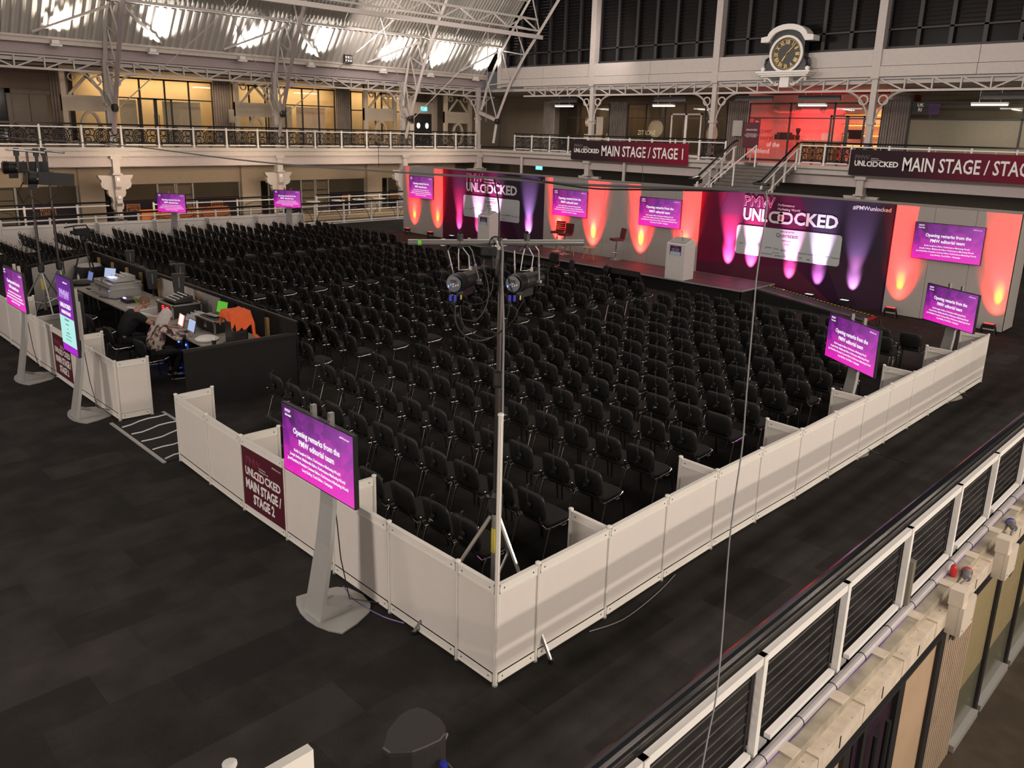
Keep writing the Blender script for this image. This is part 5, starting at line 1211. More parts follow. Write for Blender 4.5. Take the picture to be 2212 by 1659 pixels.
# ------------------------------------------------ ground floor shops under the left gallery
LY = 38.0
for i, a in enumerate(LC[:4]):
    a0 = a + .9; a1 = LC[i + 1] - .9
    t = thing('shopfront', 'dark purple shopfront with orange framed logo under the left gallery, %s bay from the right' % ORD[3 - i], 'shopfront', (a0, LY, -3), group='dark purple shopfronts under the gallery')
    s = (a1 - a0)
    part('fascia', MB().box(a0 - .6, a1 + .6, LY - .1, LY, 1.62, 2.65), M_BEIGE, t, True)
    for k in (1, 2, 3): part('fascia_joint', MB().box(a0 + s * k / 4, a0 + s * k / 4 + .02, LY - .105, LY - .1, 1.62, 2.65), M_WALLG, t, True)
    part('upper_glass', MB().box(a0, a1, LY - .03, LY, .85, 1.62), mat('dim_reflecting_glass', (.10, .085, .06), .12, noise=.1, scale=.7), t, True)
    part('lower_glass', MB().box(a0, a0 + s * .3, LY - .04, LY - .01, -3, .85).box(a0 + s * .62, a1, LY - .04, LY - .01, -3, .85), mat('purple_black_vinyl', (.018, .012, .022), .35), t, True)
    d = part('door', MB().box(a0 + s * .33, a0 + s * .45, LY - .05, LY - .01, -3, 1.5).box(a0 + s * .47, a0 + s * .59, LY - .05, LY - .01, -3, 1.5), mat('door_tan_glass', (.20, .16, .11), .25), t, True)
    fm = MB()
    for f in (.31, .45, .46, .595): fm.box(a0 + s * f, a0 + s * f + .09, LY - .1, LY - .0, -3, 1.6)
    fm.box(a0 - .06, a0, LY - .1, LY, -3, 1.62).box(a1, a1 + .08, LY - .1, LY, -3, 1.62)
    part('frame', fm, M_SILVER, t, True)
    for zz in (1.0, .55, -.1): part('glazing_bar', MB().box(a0 + s * .33, a0 + s * .59, LY - .07, LY - .05, zz, zz + .05), M_DARK, t, True)
    for cx in (a0 + s * .12, a0 + s * .80):
        o = Vector((cx, LY - .06, .45)); om = mat('orange_print', (.62, .26, .10), .5, noise=0)
        part('logo_frame', MB().ring([(-.33, -.2), (.33, -.2), (.33, .2), (-.33, .2)], [(-.29, -.16), (.29, -.16), (.29, .16), (-.29, .16)], o, X_, Z_, 0, .01), om, t, True)
        txt('BANGO', .17, o + Vector((0, -.01, .07)), X_, Z_, om, t, off=.004, sx=.9); txt('CENTRE', .15, o + Vector((0, -.01, -.08)), X_, Z_, om, t, off=.004, sx=.85)
        txt('THE KENTUCKIAN EXPERIENCE', .07, o + Vector((0, -.01, -.42)), X_, Z_, mat('grey_print', (.3, .28, .28), .5, noise=0), t, sx=.9)
        part('caption_mark', MB().prism([(-.75, -.62), (-.35, -.62), (-.35, -.56), (-.75, -.56)], o, X_, Z_, 0, .01).prism([(.35, -.62), (.75, -.62), (.75, -.56), (.35, -.56)], o, X_, Z_, 0, .01), om, t, True)
    part('pier', MB().box(a1 + .1, a1 + 1.2, LY - .3, LY, -3, 2.65), M_BEIGE, t, True)
# railings in front: hall edge and ramp
def plain_railing(x0, x1, y, zb, zt, label, step=1.66, arches=True, slope=0.0):
    t = thing('hall_railing', label, 'railing', (x0, y, zb))
    zz = lambda x: slope * (x - x0)
    part('handrail', MB().bar((x0, y, zt + .05 + zz(x0)), (x1, y, zt + .05 + zz(x1)), .1, .07), M_BLKG, t, True)
    part('top_rail', MB().bar((x0, y, zt - .09 + zz(x0)), (x1, y, zt - .09 + zz(x1)), .05, .05), M_WHITE, t, True); part('bottom_rail', MB().bar((x0, y, zb + .1 + zz(x0)), (x1, y, zb + .1 + zz(x1)), .06, .06), M_WHITE, t, True)
    n = int((x1 - x0) / step)
    for k in range(n + 1):
        x = x0 + k * step; part('post', MB().box(x - .035, x + .035, y - .035, y + .035, zb + zz(x) - .1, zt + zz(x)), M_WHITE, t, True)
        if k < n:
            b = MB()
            for j in range(6): z = zb + .2 + j * .125; b.bar((x, y, z + zz(x)), (x + step, y, z + zz(x)), .012, .012)
            part('wire_bars', b, M_IRON, t, True)
            if arches: part('hoop', MB().tube([(x + step / 2 + (step * .42) * math.cos(q), y, zb + .12 + .68 * math.sin(q) + zz(x)) for q in [PI * j / 10 for j in range(11)]], .014, 4), M_IRON, t, True)
    return t
plain_railing(-1.5, 30.0, 30.4, 0.0, .98, 'white railing with black handrail and hoops along the left hall edge')
plain_railing(-3.0, 8.3, 33.2, .25, 1.22, 'ramp railing with black handrail behind the left lighting stands', 2.0, True, -.004)
plain_railing(10.2, 16.6, 33.2, .2, 1.14, 'ramp railing with black handrail behind the left far screen', 2.0, True, -.002)
plain_railing(18.6, 28.0, 33.2, .2, 1.12, 'ramp railing with black handrail right of the right far screen', 2.0)
struct('floor', MB().box(-4, 30, 31.2, 34.2, -.15, .1), mat('ramp_tan', (.35, .27, .18), .7)); struct('trim_7', MB().box(-8, 31, 30.3, 30.5, -.4, .02), M_WHITE)
solo('red_bench', MB().box(9.8, 14.0, 33.6, 34.0, .3, .75), mat('orange_bench', (.75, .22, .06), .5), 'long orange bench behind the left hall railing', 'bench')
solo('fire_extinguisher_stand', MB().box(24.9, 25.2, 33.0, 33.3, 0.1, 1.0), M_RED, 'red fire extinguisher stand left of the stage backdrop', 'extinguisher stand')
for k, x in enumerate((19.6, 21.2, 22.6, 24)):
    t = thing('cafe_table', 'small round cafe table below the left gallery, %s from the left' % o_(k), 'table', (x, 35.2, -1.0), group='cafe tables under the left gallery')
    part('table_top', MB().lathe([(.4, .72), (.4, .75)], 16, (0, 0, .9)), M_WHITE, t); part('stem', MB().lathe([(.2, .0), (.03, .05), (.03, 1.62)], 8), M_DARK, t)
# ------------------------------------------------ control desk behind black partitions
def black_wall(name, A, B, h, label, studs=(), white=()):
    A = Vector((*A, 0)); B = Vector((*B, 0)); d = B - A; L = d.length; d.normalize(); n = Vector((-d.y, d.x, 0))
    t = thing(name, label, 'partition', A, 0, 'black partitions of the control desk')
    part('board', MB().bar(A + Vector((0, 0, h / 2)), B + Vector((0, 0, h / 2)), .03, h), M_BLACK, t, True)
    part('capping', MB().bar(A + Vector((0, 0, h)), B + Vector((0, 0, h)), .06, .05), M_BLKP, t, True)
    for a, b in white: part('bare_panel', MB().bar(A + d * a + n * .03 + Vector((0, 0, h * .5)), A + d * b + n * .03 + Vector((0, 0, h * .5)), .012, h * .93), M_WALLG, t, True)
    for s in studs: part('batten', MB().bar(A + d * s + n * .055 + Vector((0, 0, .05)), A + d * s + n * .055 + Vector((0, 0, h * .93)), .05, .09, up=(d.x, d.y, 0)), M_PINE, t, True)
    return t
black_wall('black_partition', (3.1, 8.55), (3.1, 19.2), 1.2, 'long black partition behind the control desk, battens inside', (1.0, 1.95, 2.87, 4.04, 5.0, 6.1, 7.2, 8.1, 9.1, 10.1), ((3.0, 6.1),))
black_wall('black_partition', (1.03, 8.62), (3.07, 8.55), 1.0, 'black panel closing the near end of the control desk')
black_wall('black_partition', (3.05, 19.2), (1.15, 17.9), 1.15, 'black-topped partition with pale panels at the far end of the control desk', (), ((.15, 1.1), (1.15, 2.2)))
for k in range(5):
    y0 = 8.9 + k * 1.78
    t = thing('trestle_table', 'grey-topped table of the control desk, %s from the near end' % ORD[k].replace('nearest', 'first'), 'table', (2.4, y0, 0), group='tables of the control desk')
    part('table_top', MB().box(1.82, 2.92, y0, y0 + 1.76, .71, .74), M_TABLE, t, True)
    for x in (1.95, 2.8):
        for y in (y0 + .15, y0 + 1.6): part('leg', MB().box(x - .02, x + .02, y - .02, y + .02, 0, .71), M_DARK, t, True)
def laptop(x, y, z, rz, sm, label, bezel=M_BLKP):
    t = thing('laptop', label, 'laptop', (x, y, z), rz, group='laptops on the control desk')
    part('keyboard_deck', MB().box(-.18, .18, -.24, .0, 0, .018), M_SILVER, t)
    part('keys', MB().box(-.15, .15, -.14, -.02, .018, .021), M_BLKP, t)
    part('lid', MB().add([(-.18, 0, .01), (.18, 0, .01), (.18, .06, .25), (-.18, .06, .25), (-.18, .01, .01), (.18, .01, .01), (.18, .07, .25), (-.18, .07, .25)], [(0, 1, 2, 3), (7, 6, 5, 4), (0, 4, 5, 1), (1, 5, 6, 2), (2, 6, 7, 3), (3, 7, 4, 0)]), bezel, t)
    part('display', MB().add([(-.165, .0015, .025), (.165, .0015, .025), (.165, .057, .24), (-.165, .057, .24)], [(0, 1, 2, 3)]), sm, t)
    return t
S_GREEN = mat('screen_green', (0, 0, 0), emit=(.10, .42, .03), es=1); S_BLUE = mat('screen_pale_blue', (0, 0, 0), emit=(.42, .50, .72), es=1); S_RED = mat('screen_red_white', (0, 0, 0), emit=(.95, .28, .18), es=1); S_NAVY = mat('screen_navy', (0, 0, 0), emit=(.16, .2, .42), es=1)
laptop(2.75, 10.85, 1.0, -PI / 2 + .15, S_GREEN, 'laptop with a green screen standing on the flight case')
l = laptop(2.12, 11.35, .74, -PI / 2 - .1, S_RED, 'laptop with red-edged white document in front of the woman')
part('document', MB().add([(-.115, -.001, .03), (.115, -.001, .03), (.115, .054, .235), (-.115, .054, .235)], [(0, 1, 2, 3)]), M_LITW, l)
laptop(2.08, 10.78, .74, -PI / 2 - .05, S_BLUE, 'laptop with pale blue screen in front of the woman')
laptop(2.35, 17.3, .74, -PI / 2, S_NAVY, 'laptop with navy screen at the far end of the desk'); laptop(2.7, 16.9, .85, -PI / 2 + .5, S_BLUE, 'laptop with pale screen at the far end beside the black bin')
def flight_case(x0, x1, y0, y1, z0, z1, label, m=None):
    t = thing('flight_case', label, 'flight case', ((x0 + x1) / 2, (y0 + y1) / 2, z0), group='flight cases at the control desk')
    part('body', MB().box(x0, x1, y0, y1, z0, z1), m or M_BLKP, t, True); e = MB()
    for y in (y0, y1):
        for z in (z0, z1): e.bar((x0, y, z), (x1, y, z), .03, .03)
    for x in (x0, x1):
        for z in (z0, z1): e.bar((x, y0, z), (x, y1, z), .03, .03)
        for y in (y0, y1): e.bar((x, y, z0), (x, y, z1), .03, .03)
    part('metal_edging', e, M_ALU, t, True)
    c = MB()
    for x in (x0, x1):
        for y in (y0, y1): c.lathe([(.035, 0), (.035, .05)], 6, (x, y, z1 - .03))
    part('ball_corners', c, M_CHROME, t, True)
    part('latch', MB().box(x0 - .01, x0, (y0 + y1) / 2 - .06, (y0 + y1) / 2 + .06, z0 + .08, z0 + .2), M_CHROME, t, True)
    return t
flight_case(2.35, 2.9, 10.3, 11.1, .74, .98, 'silver-edged flight case under the green laptop'); flight_case(2.25, 2.85, 12.0, 12.75, .74, 1.02, 'rack case with red lit meters behind the man')
for k in range(2):
    for j in range(5): solo('red_meter_light', MB().box(2.23, 2.245, 12.2 + k * .22, 12.27 + k * .22, .78 + j * .042, .80 + j * .042), M_LEDR, 'red meter light on the rack case behind the man', 'light', 'red meter lights on the rack')
flight_case(2.0, 2.7, 14.9, 16.0, .74, .92, 'open silver flight case crate on the desk, lower', M_SILVER); flight_case(2.05, 2.75, 14.95, 15.9, .945, 1.03, 'shallow flight case tray stacked on the crate', M_SILVER)
t = thing('rack_shelf', 'rack with blue lit units under the desk beside the woman', 'rack', (2.2, 11.0, 0))
part('cabinet', MB().box(2.1, 2.7, 10.9, 11.5, 0.02, .62), M_BLKP, t, True)
for z in (.18, .38): 
    part('unit', MB().box(2.08, 2.1, 10.93, 11.47, z, z + .12), M_DARK, t, True)
    for y in (11.02, 11.12, 11.35): part('indicator', MB().box(2.06, 2.08, y, y + .035, z + .04, z + .07), M_LEDB, t, True)
light('rack_glow', 'POINT', (1.95, 11.15, .3), 1.2, (.1, .2, 1), radius=.05)
def mixer(x, y, z, label, m, w=.5, d=.4, rz=-PI / 2):
    t = thing('mixing_desk', label, 'mixer', (x, y, z), rz, group='mixers on the control desk')
    part('body', MB().prism([(-d / 2, 0), (d / 2, 0), (d / 2, .12), (-d / 2, .03)], (-w / 2, 0, 0), (0, 1, 0), Z_, 0, w), m, t)
    k = MB()
    for i in range(8):
        for j in range(4): k.box(-w * .42 + i * w * .11, -w * .42 + i * w * .11 + .018, -d * .4 + j * d * .2, -d * .4 + j * d * .2 + .018, .05 + j * .025, .075 + j * .025)
    part('faders', k, M_WHITE, t)
    return t
mixer(2.45, 15.45, 1.045, 'pale mixing console with lit display on the stacked cases', M_SILVER, .6, .5); mixer(2.6, 11.75, .74, 'white mixer glowing violet behind the laptops', M_WHITE, .5, .4); mixer(2.55, 12.4, 1.035, 'black lighting desk with white faders on the rack case', M_BLKP, .55, .4)
solo('console_display', MB().box(2.2, 2.36, 15.3, 15.6, 1.12, 1.13), mat('console_glow', (0, 0, 0), emit=(.6, .6, 1), es=1.5), 'small lit console display on the pale mixer', 'display')
solo('keypad', MB().box(2.1, 2.35, 14.1, 14.5, .74, .82), M_BLKP, 'black keypad box with violet lights on the desk', 'keypad'); solo('keypad_light', MB().box(2.12, 2.16, 14.3, 14.4, .82, .84), M_LEDP, 'violet light on the black keypad', 'light')
for x, y, rz, s in ((2.2, 13.5, .2, 'grey folder of papers left of the man'), (2.2, 12.75, .15, 'grey folder of papers under the man\'s face'), (2.15, 15.0, .3, 'dark magazine on the desk before the crates')):
    t = thing('folder', s, 'folder', (x, y, .74), rz, group='folders and papers on the desk'); part('cover', MB().box(-.2, .2, -.28, .28, 0, .02), M_WHITE if 'dark' not in s else mat('navy_cover', (.06, .06, .09), .3), t); part('sheet', MB().box(-.15, .17, -.22, .24, .02, .026), M_SILVER, t)
for x, y, s in ((2.25, 13.9, 'yellow green gooseneck flowers by the folders'), (2.35, 12.95, 'yellow green lit gooseneck cluster beside the rack case')):
    b = MB(); r9 = random.Random(int(y * 10))
    for k in range(9): p = (x + r9.uniform(-.06, .06), y + r9.uniform(-.09, .09), .82 + r9.uniform(0, .1)); b.tube([(x, y, .74), p], .004, 4).lathe([(.002, 0), (.016, .01), (.002, .02)], 6, p)
    solo('indicator_cluster', b, mat('lime_tip', (.45, .62, .15), .5), s, 'ornament')
t = thing('desk_speaker', 'black loudspeaker draped with an orange vest on the desk', 'loudspeaker', (2.45, 9.6, .74)); part('cabinet', MB().prism(rrect(-.16, .16, -.17, .17, .05), (2.45, 9.6, .74), X_, (0, 1, 0), 0, .56), M_BLKP, t, True); part('badge', MB().box(2.38, 2.45, 9.425, 9.43, 1.05, 1.13), M_WHITE, t, True)
M_HV = mat('orange_vest', (.85, .13, .03), .7, noise=.1, bump=.3)
vb = MB(); n = 14
vs = []; fs = []
rv = random.Random(5)
for i in range(n + 1):
    for j in range(9):
        a = -1 + 2 * i / n; b_ = -1 + 2 * j / 8
        x = 2.45 + .205 * max(-1, min(1, a * 1.25)); y = 9.6 - .01 + .22 * max(-1, min(1, b_ * 1.3))
        over = max(0, abs(b_) * 1.3 - 1) + max(0, abs(a) * 1.25 - 1)
        z = 1.325 + .02 * rv.random() - over * (1.05 if b_ < 0 else .8) * (.6 + .5 * rv.random() * (abs(a) < .9))
        vs.append((x + .01 * rv.uniform(-1, 1), y - (.03 * over if b_ < 0 else -.03 * over), z))
for i in range(n):
    for j in range(8): q = i * 9 + j; fs.append((q, q + 1, q + 10, q + 9))
o = solo('high_visibility_vest', vb.add(vs, fs), M_HV, 'orange high visibility vest thrown over the desk loudspeaker', 'vest')
md = o.modifiers.new('thickness', 'SOLIDIFY'); md.thickness = .008
solo('vest_strap', MB().tube([(2.62, 9.42, 1.32), (2.66, 9.36, 1.1), (2.66, 9.33, .9), (2.72, 9.28, .80)], [.03, .035, .03, .05], 6), M_HV, 'hanging end of the orange vest right of the loudspeaker', 'vest')
t = thing('travel_cup', 'white and black takeaway cup at the near edge of the desk', 'cup', (1.98, 9.55, .74)); part('cup_body', MB().lathe([(.035, 0), (.042, .11)], 14), M_BLKP, t); part('lid', MB().lathe([(.042, .11), (.045, .15), (.03, .165)], 14), M_WHITE, t)
solo('food_bag', MB().lathe([(.05, 0), (.2, .01), (.22, .04), (.15, .08), (.03, .09)], 12, (2.05, 10.0, .74)), M_WHITE, 'crumpled white plastic bag on the desk near the cup', 'bag')
solo('cable_coil', MB().tube([(2.2 + (.12 + .02 * math.sin(i)) * math.cos(i * .6), 9.35 + .1 * math.sin(i * .6), .75 + i * .0012) for i in range(50)], .009, 4), M_CABLE, 'coil of black cable on the desk beside the loudspeaker', 'cable')
solo('water_bottle', MB().lathe([(.03, 0), (.032, .15), (.012, .2), (.012, .22)], 10, (2.1, 17.3, .74)), M_WALLG, 'clear plastic bottle by the far laptop', 'bottle')
solo('remote', MB().box(1.98, 2.03, 16.2, 16.4, .74, .76), M_BLKP, 'small dark remote on the far desk', 'remote'); solo('black_pouch', MB().lathe([(.1, 0), (.26, .01), (.28, .06), (.2, .09), (.05, .1)], 14, (2.08, 17.0, .74)), M_BLKP, 'flat round black pouch at the far left end of the desk', 'pouch')
t = thing('waste_bin', 'black box with a white bag top at the far end of the control desk', 'bin', (2.75, 18.5, 0)); part('bin_body', MB().prism(rrect(-.3, .3, -.3, .3, .05), (2.72, 18.4, 0), X_, (0, 1, 0), 0, .95), M_BLKP, t, True); part('liner', MB().lathe([(.25, .95), (.3, .96), (.27, 1.0)], 14, (2.72, 18.4, 0)), M_WALLG, t, True)
def small_speaker(x, y, z, label, sz=.2):
    t = thing('pole_speaker', label, 'loudspeaker', (x, y, 0), -.2, 'small black speakers on poles along the control desk')
    part('pole', MB().tube([(0, 0, 0 if x > 3.2 else .74), (0, 0, z)], .012, 6), M_DARK, t); part('cabinet', MB().prism([(-.09, 0), (.09, 0), (.12, .42), (-.12, .42)], (0, -.08, z - .05), X_, Z_, -.14, 0), M_BLKP, t)
    part('lead', MB().tube([(.02, 0, z), (.05, .05, z - .3), (.04, .1, .8)], .006, 4), M_CABLE, t)
    part('lamp_slot', MB().box(-.01, .01, -.085, -.08, z + .08, z + .3), M_GCABLE, t)
small_speaker(2.72, 12.75, 1.18, 'small black speaker on a pole above the lighting desk'); small_speaker(2.85, 14.55, .98, 'small black speaker on a pole before the black partition'); small_speaker(3.65, 14.9, 1.02, 'small black speaker on a pole beyond the partition, nearer of two'); small_speaker(3.55, 17.8, 1.0, 'small black speaker on a pole beyond the partition, farther of two')
t = thing('backpack', 'black rucksack lying under the far desk', 'bag', (1.7, 13.1, 0)); part('bag_body', MB().lathe([(.12, 0), (.2, .08), (.19, .28), (.1, .4), (.03, .42)], 12), M_BLKP, t); part('strap', MB().tube([(.15, 0, .35), (.28, .05, .2), (.2, .1, .04)], .015, 5), M_GCABLE, t); part('zip', MB().tube([(-.18, -.03, .1), (-.17, -.06, .27)], .01, 4), M_WHITE, t)
# black loudspeaker on a pole by the fence
t = thing('loudspeaker', 'black loudspeaker on a pole just inside the fence, behind the portrait screen', 'loudspeaker', (.45, 12.2, 0), -.3)
part('cabinet', MB().prism([(-.2, -.15), (.2, -.15), (.14, .16), (-.14, .16)], (0, 0, .82), X_, (0, 1, 0), 0, .66), M_BLKP, t); part('top_handle', MB().box(-.1, .1, -.16, -.15, 1.3, 1.34), M_DARK, t); part('pole', MB().lathe([(.02, 0), (.02, .85)], 8), M_SILVER, t)
for k in range(3): part('leg', MB().tube([(0, 0, .4), (.35 * math.cos(k * 2.09), .35 * math.sin(k * 2.09), .01)], .012, 5), M_SILVER, t)
# camcorder on tripod
t = thing('video_camera', 'black camcorder on a tall tripod behind the control desk', 'camera', (2.45, 17.75, 0), .2)
part('body', MB().box(-.2, .16, -.07, .07, 1.86, 2.02).box(-.3, -.2, -.04, .04, 1.9, 1.98), M_BLKP, t); part('handle', MB().tube([(-.22, 0, 2.02), (-.2, 0, 2.1), (.1, 0, 2.1), (.14, 0, 2.02)], .018, 6), M_BLKP, t); part('microphone', MB().tube([(-.42, .05, 2.07), (-.1, .05, 2.1)], .02, 8), M_BLKP, t); part('lens', MB().lathe([(.05, 0), (.06, .12)], 12).xf(Matrix.Translation((.16, 0, 1.93)) @ Matrix.Rotation(PI / 2, 4, 'Y')), M_BLKP, t)
part('fluid_head', MB().lathe([(.06, 1.68), (.08, 1.74), (.08, 1.84), (.05, 1.87)], 10), M_BLKP, t)
for k in range(3):
    a = k * 2.09 + .4; part('leg', MB().tube([(.04 * math.cos(a), .04 * math.sin(a), 1.7), (.3 * math.cos(a), .3 * math.sin(a), .85), (.55 * math.cos(a), .55 * math.sin(a), 0)], .02, 5), M_BLKP, t)
# lighting stands at the left with profile spots on short crossbars
def light_stand(x, y, h, label, legr=.7, m=M_DCHROME, legm=M_ALU):
    t = thing('lighting_stand', label, 'stand', (x, y, 0), 0, 'tall lighting stands')
    part('mast', MB().tube([(0, 0, .3), (0, 0, 1.3)], .038, 10), M_ALU, t); part('mast', MB().tube([(0, 0, 1.3), (0, 0, 2.5)], .03, 10), m, t); part('mast', MB().tube([(0, 0, 2.5), (0, 0, h)], .024, 10), m, t)
    part('collar', MB().lathe([(.05, 1.2), (.07, 1.23), (.07, 1.38), (.04, 1.42)], 10), M_BLKP, t); part('collar', MB().lathe([(.045, 2.44), (.05, 2.47), (.05, 2.58), (.03, 2.6)], 10), M_BLKP, t)
    part('knob', MB().tube([(0, 0, 1.33), (-.11, .03, 1.40)], [.012, .022], 6).tube([(0, 0, 1.33), (.08, .06, 1.29)], [.01, .02], 6), M_BLKP, t)
    part('caution_label', MB().lathe([(.0385, .8), (.0392, .8), (.0392, 1.05), (.0385, 1.05)], 10), M_YELL, t)
    for k in range(3):
        a = k * 2 * PI / 3 + 2.6
        lg = part('leg', MB().tube([(.05 * math.cos(a), .05 * math.sin(a), 1.17), (legr * math.cos(a), legr * math.sin(a), .015)], .019, 6), legm, t)
        part('rubber_foot', MB().lathe([(.025, 0), (.025, .04)], 8, (legr * math.cos(a), legr * math.sin(a), 0)), M_BLKP, lg)
        part('stay', MB().tube([(0, 0, .45), (legr * .55 * math.cos(a), legr * .55 * math.sin(a), .54)], .012, 5), legm, t)
    return t
def crossbar(A, B, label, m=M_ALU):
    t = thing('crossbar', label, 'pipe', A); A = Vector(A); B = Vector(B)
    part('pipe', MB().tube([A, B], .025, 14), m, t, True); d = (B - A).normalized()
    part('pipe_bore', MB().tube([A - d * .0006, A + d * .003], .019, 10).tube([B - d * .003, B + d * .0006], .019, 10), M_BLACK, t, True)
    return t
for k, (x, y, s) in enumerate(((1.12, 16.6, 'left'), (1.55, 16.75, 'right'))):
    light_stand(x, y, 3.95, 'tall black lighting stand at the left, %s of two' % s)
    crossbar((x - .35, y + .25, 4.0), (x + .3, y - .3, 3.93), 'short silver crossbar on the left lighting stands, %s of two' % s)
def profile_lamp(P, ax, label, L=.62, yoke_top=None, r=.085, long=False, side=None):
    """profile spot whose lit control panel is at P, body pointing along ax"""
    P = Vector(P); ax = Vector(ax).normalized(); s = ax.cross(Vector(Z_)).normalized(); u = s.cross(ax).normalized()
    F = Matrix(((s.x, u.x, ax.x, P.x), (s.y, u.y, ax.y, P.y), (s.z, u.z, ax.z, P.z), (0, 0, 0, 1)))
    t = thing('profile_spotlight', label, 'stage light', P, group='led profile spotlights')
    part('heat_sink', (lambda b: ([b.lathe([(r * .86, .01 + i * .022), (r, .012 + i * .022), (r, .022 + i * .022), (r * .86, .026 + i * .022)], 20) for i in range(5)], b)[-1])(MB()).xf(F), M_BLKP, t, True)
    part('body', MB().lathe([(r * .84, .1), (r * .9, .14), (r * .84, .30), (r * .62, .36), (r * .6, L)], 16).xf(F), M_BLKP, t, True)
    part('lens_tube', MB().lathe([(r * .7, L - .1), (r * .72, L + .05)], 14).box(-r * .95, r * .95, -r * .95, r * .95, L + .02, L + .03).xf(F), M_BLKP, t, True)
    if long: part('barrel', MB().box(-r * .9, r * .9, -r * .8, r * .8, .3, L + .5).xf(F), M_BLKP, t, True)
    cp = part('control_panel', MB().lathe([(r * .86, -.008), (r * .82, -.014), (.001, -.015)], 24).xf(F), mat('panel_blue_grey', (.055, .065, .10), .35), t, True)
    part('display_window', MB().box(-.028, .028, .012, .035, -.018, -.0155).xf(F), M_DARK, cp, True)
    for i, (a, b_) in enumerate(((-.045, -.018), (-.022, -.008), (0, -.020), (0, .000), (.024, -.012), (.045, -.004))): part('button', MB().lathe([(.0065, -.019), (.0065, -.015)], 8, (a, b_, 0)).xf(F), M_WHITE, cp, True)
    part('indicator', MB().box(-.05, -.042, -.033, -.018, -.019, -.0155).xf(F), M_LEDB, cp, True)
    part('gate_shutter', MB().box(-r * 1.25, r * 1.25, -.02, .0, .27, .3).box(-.01, .01, -r * 1.3, r * 1.25, .28, .3).xf(F), M_SILVER, t, True)
    part('lower_fin', MB().box(-.03, .03, -r * 1.6, -r * .8, .1, .28).xf(F), M_BLKP, t, True)
    if yoke_top:
        T = Vector(yoke_top); yr = Vector((.711, -.703, 0)); w_ = .105; c = F @ Vector((0, 0, .22))
        pts = [c - yr * w_, T - yr * w_ - Vector((0, 0, .07)), T - yr * (w_ - .03) - Vector((0, 0, .03)), T + yr * (w_ - .03) - Vector((0, 0, .03)), T + yr * w_ - Vector((0, 0, .07)), c + yr * w_]
        part('yoke', MB().tube(pts, .0085, 6), M_DCHROME, t, True)
        part('tape_band', MB().tube([pts[1].lerp(pts[0], .45), pts[1].lerp(pts[0], .52)], .0105, 6).tube([pts[4].lerp(pts[5], .45), pts[4].lerp(pts[5], .52)], .0105, 6), mat('violet_tape', (.28, .26, .6), .5), t, True)
        part('hook_clamp', MB().box(T.x - .018, T.x + .018, T.y - .018, T.y + .018, T.z - .05, T.z + .075).lathe([(.006, .075), (.02, .085), (.006, .1)], 6, (T.x, T.y, T.z)), M_BLKP, t, True)
        part('safety_bond', MB().tube([T - Vector((0, 0, .03)) + yr * .01, T.lerp(c, .35) + yr * .055, T.lerp(c, .7) + yr * .04, c + Vector((0, 0, .085)), T.lerp(c, .75) - yr * .055, T.lerp(c, .35) - yr * .035, T - Vector((0, 0, .03)) - yr * .01], .005, 5), M_WCABLE, t, True)
        part('plug', MB().tube([c - Vector((0, 0, .11)) - yr * .06 - ax * .16, c - Vector((0, 0, .16)) - yr * .06 - ax * .16], .014, 8).tube([c - Vector((0, 0, .11)) - yr * .02 - ax * .16, c - Vector((0, 0, .16)) - yr * .02 - ax * .16], .013, 8), M_BLUEC, t, True)
        part('signal_plug', MB().tube([c - Vector((0, 0, .11)) + yr * .02 - ax * .14, c - Vector((0, 0, .15)) + yr * .02 - ax * .14], .008, 6), mat('brass', (.7, .55, .2), .3, .9), t, True)
    return t
profile_lamp((.85, 16.1, 3.42), (1, -.25, -.08), 'long black profile spotlight on the left stands, nearer', .5, None, .17, True)
profile_lamp((.7, 17.0, 3.58), (1, -.3, .02), 'black profile spotlight on the left stands, behind the nearer one', .4, None, .15, True)
for k, (x, y) in enumerate(((.95, 16.75), (1.28, 16.5), (1.5, 16.75))):
    solo('yoke_arm', MB().box(x - .03, x + .03, y - .02, y + .02, 3.5, 3.98).box(x - .05, x + .05, y - .04, y + .04, 3.85, 4.02), M_BLKP, 'black hanging bracket on the left lighting stands, %s from the left' % ORD[k].replace('nearest', 'first'), 'bracket', 'hanging brackets')
solo('hanging_cable', MB().tube([(.85, 16.1, 3.3), (.7, 16.0, 3.1), (.8, 16.1, 2.85), (.95, 16.2, 3.0), (1.3, 16.3, 2.75), (1.65, 16.4, 3.1), (1.6, 16.6, 3.5)], .012, 5), M_CABLE, 'looped black cable below the left profile spotlights', 'cable')

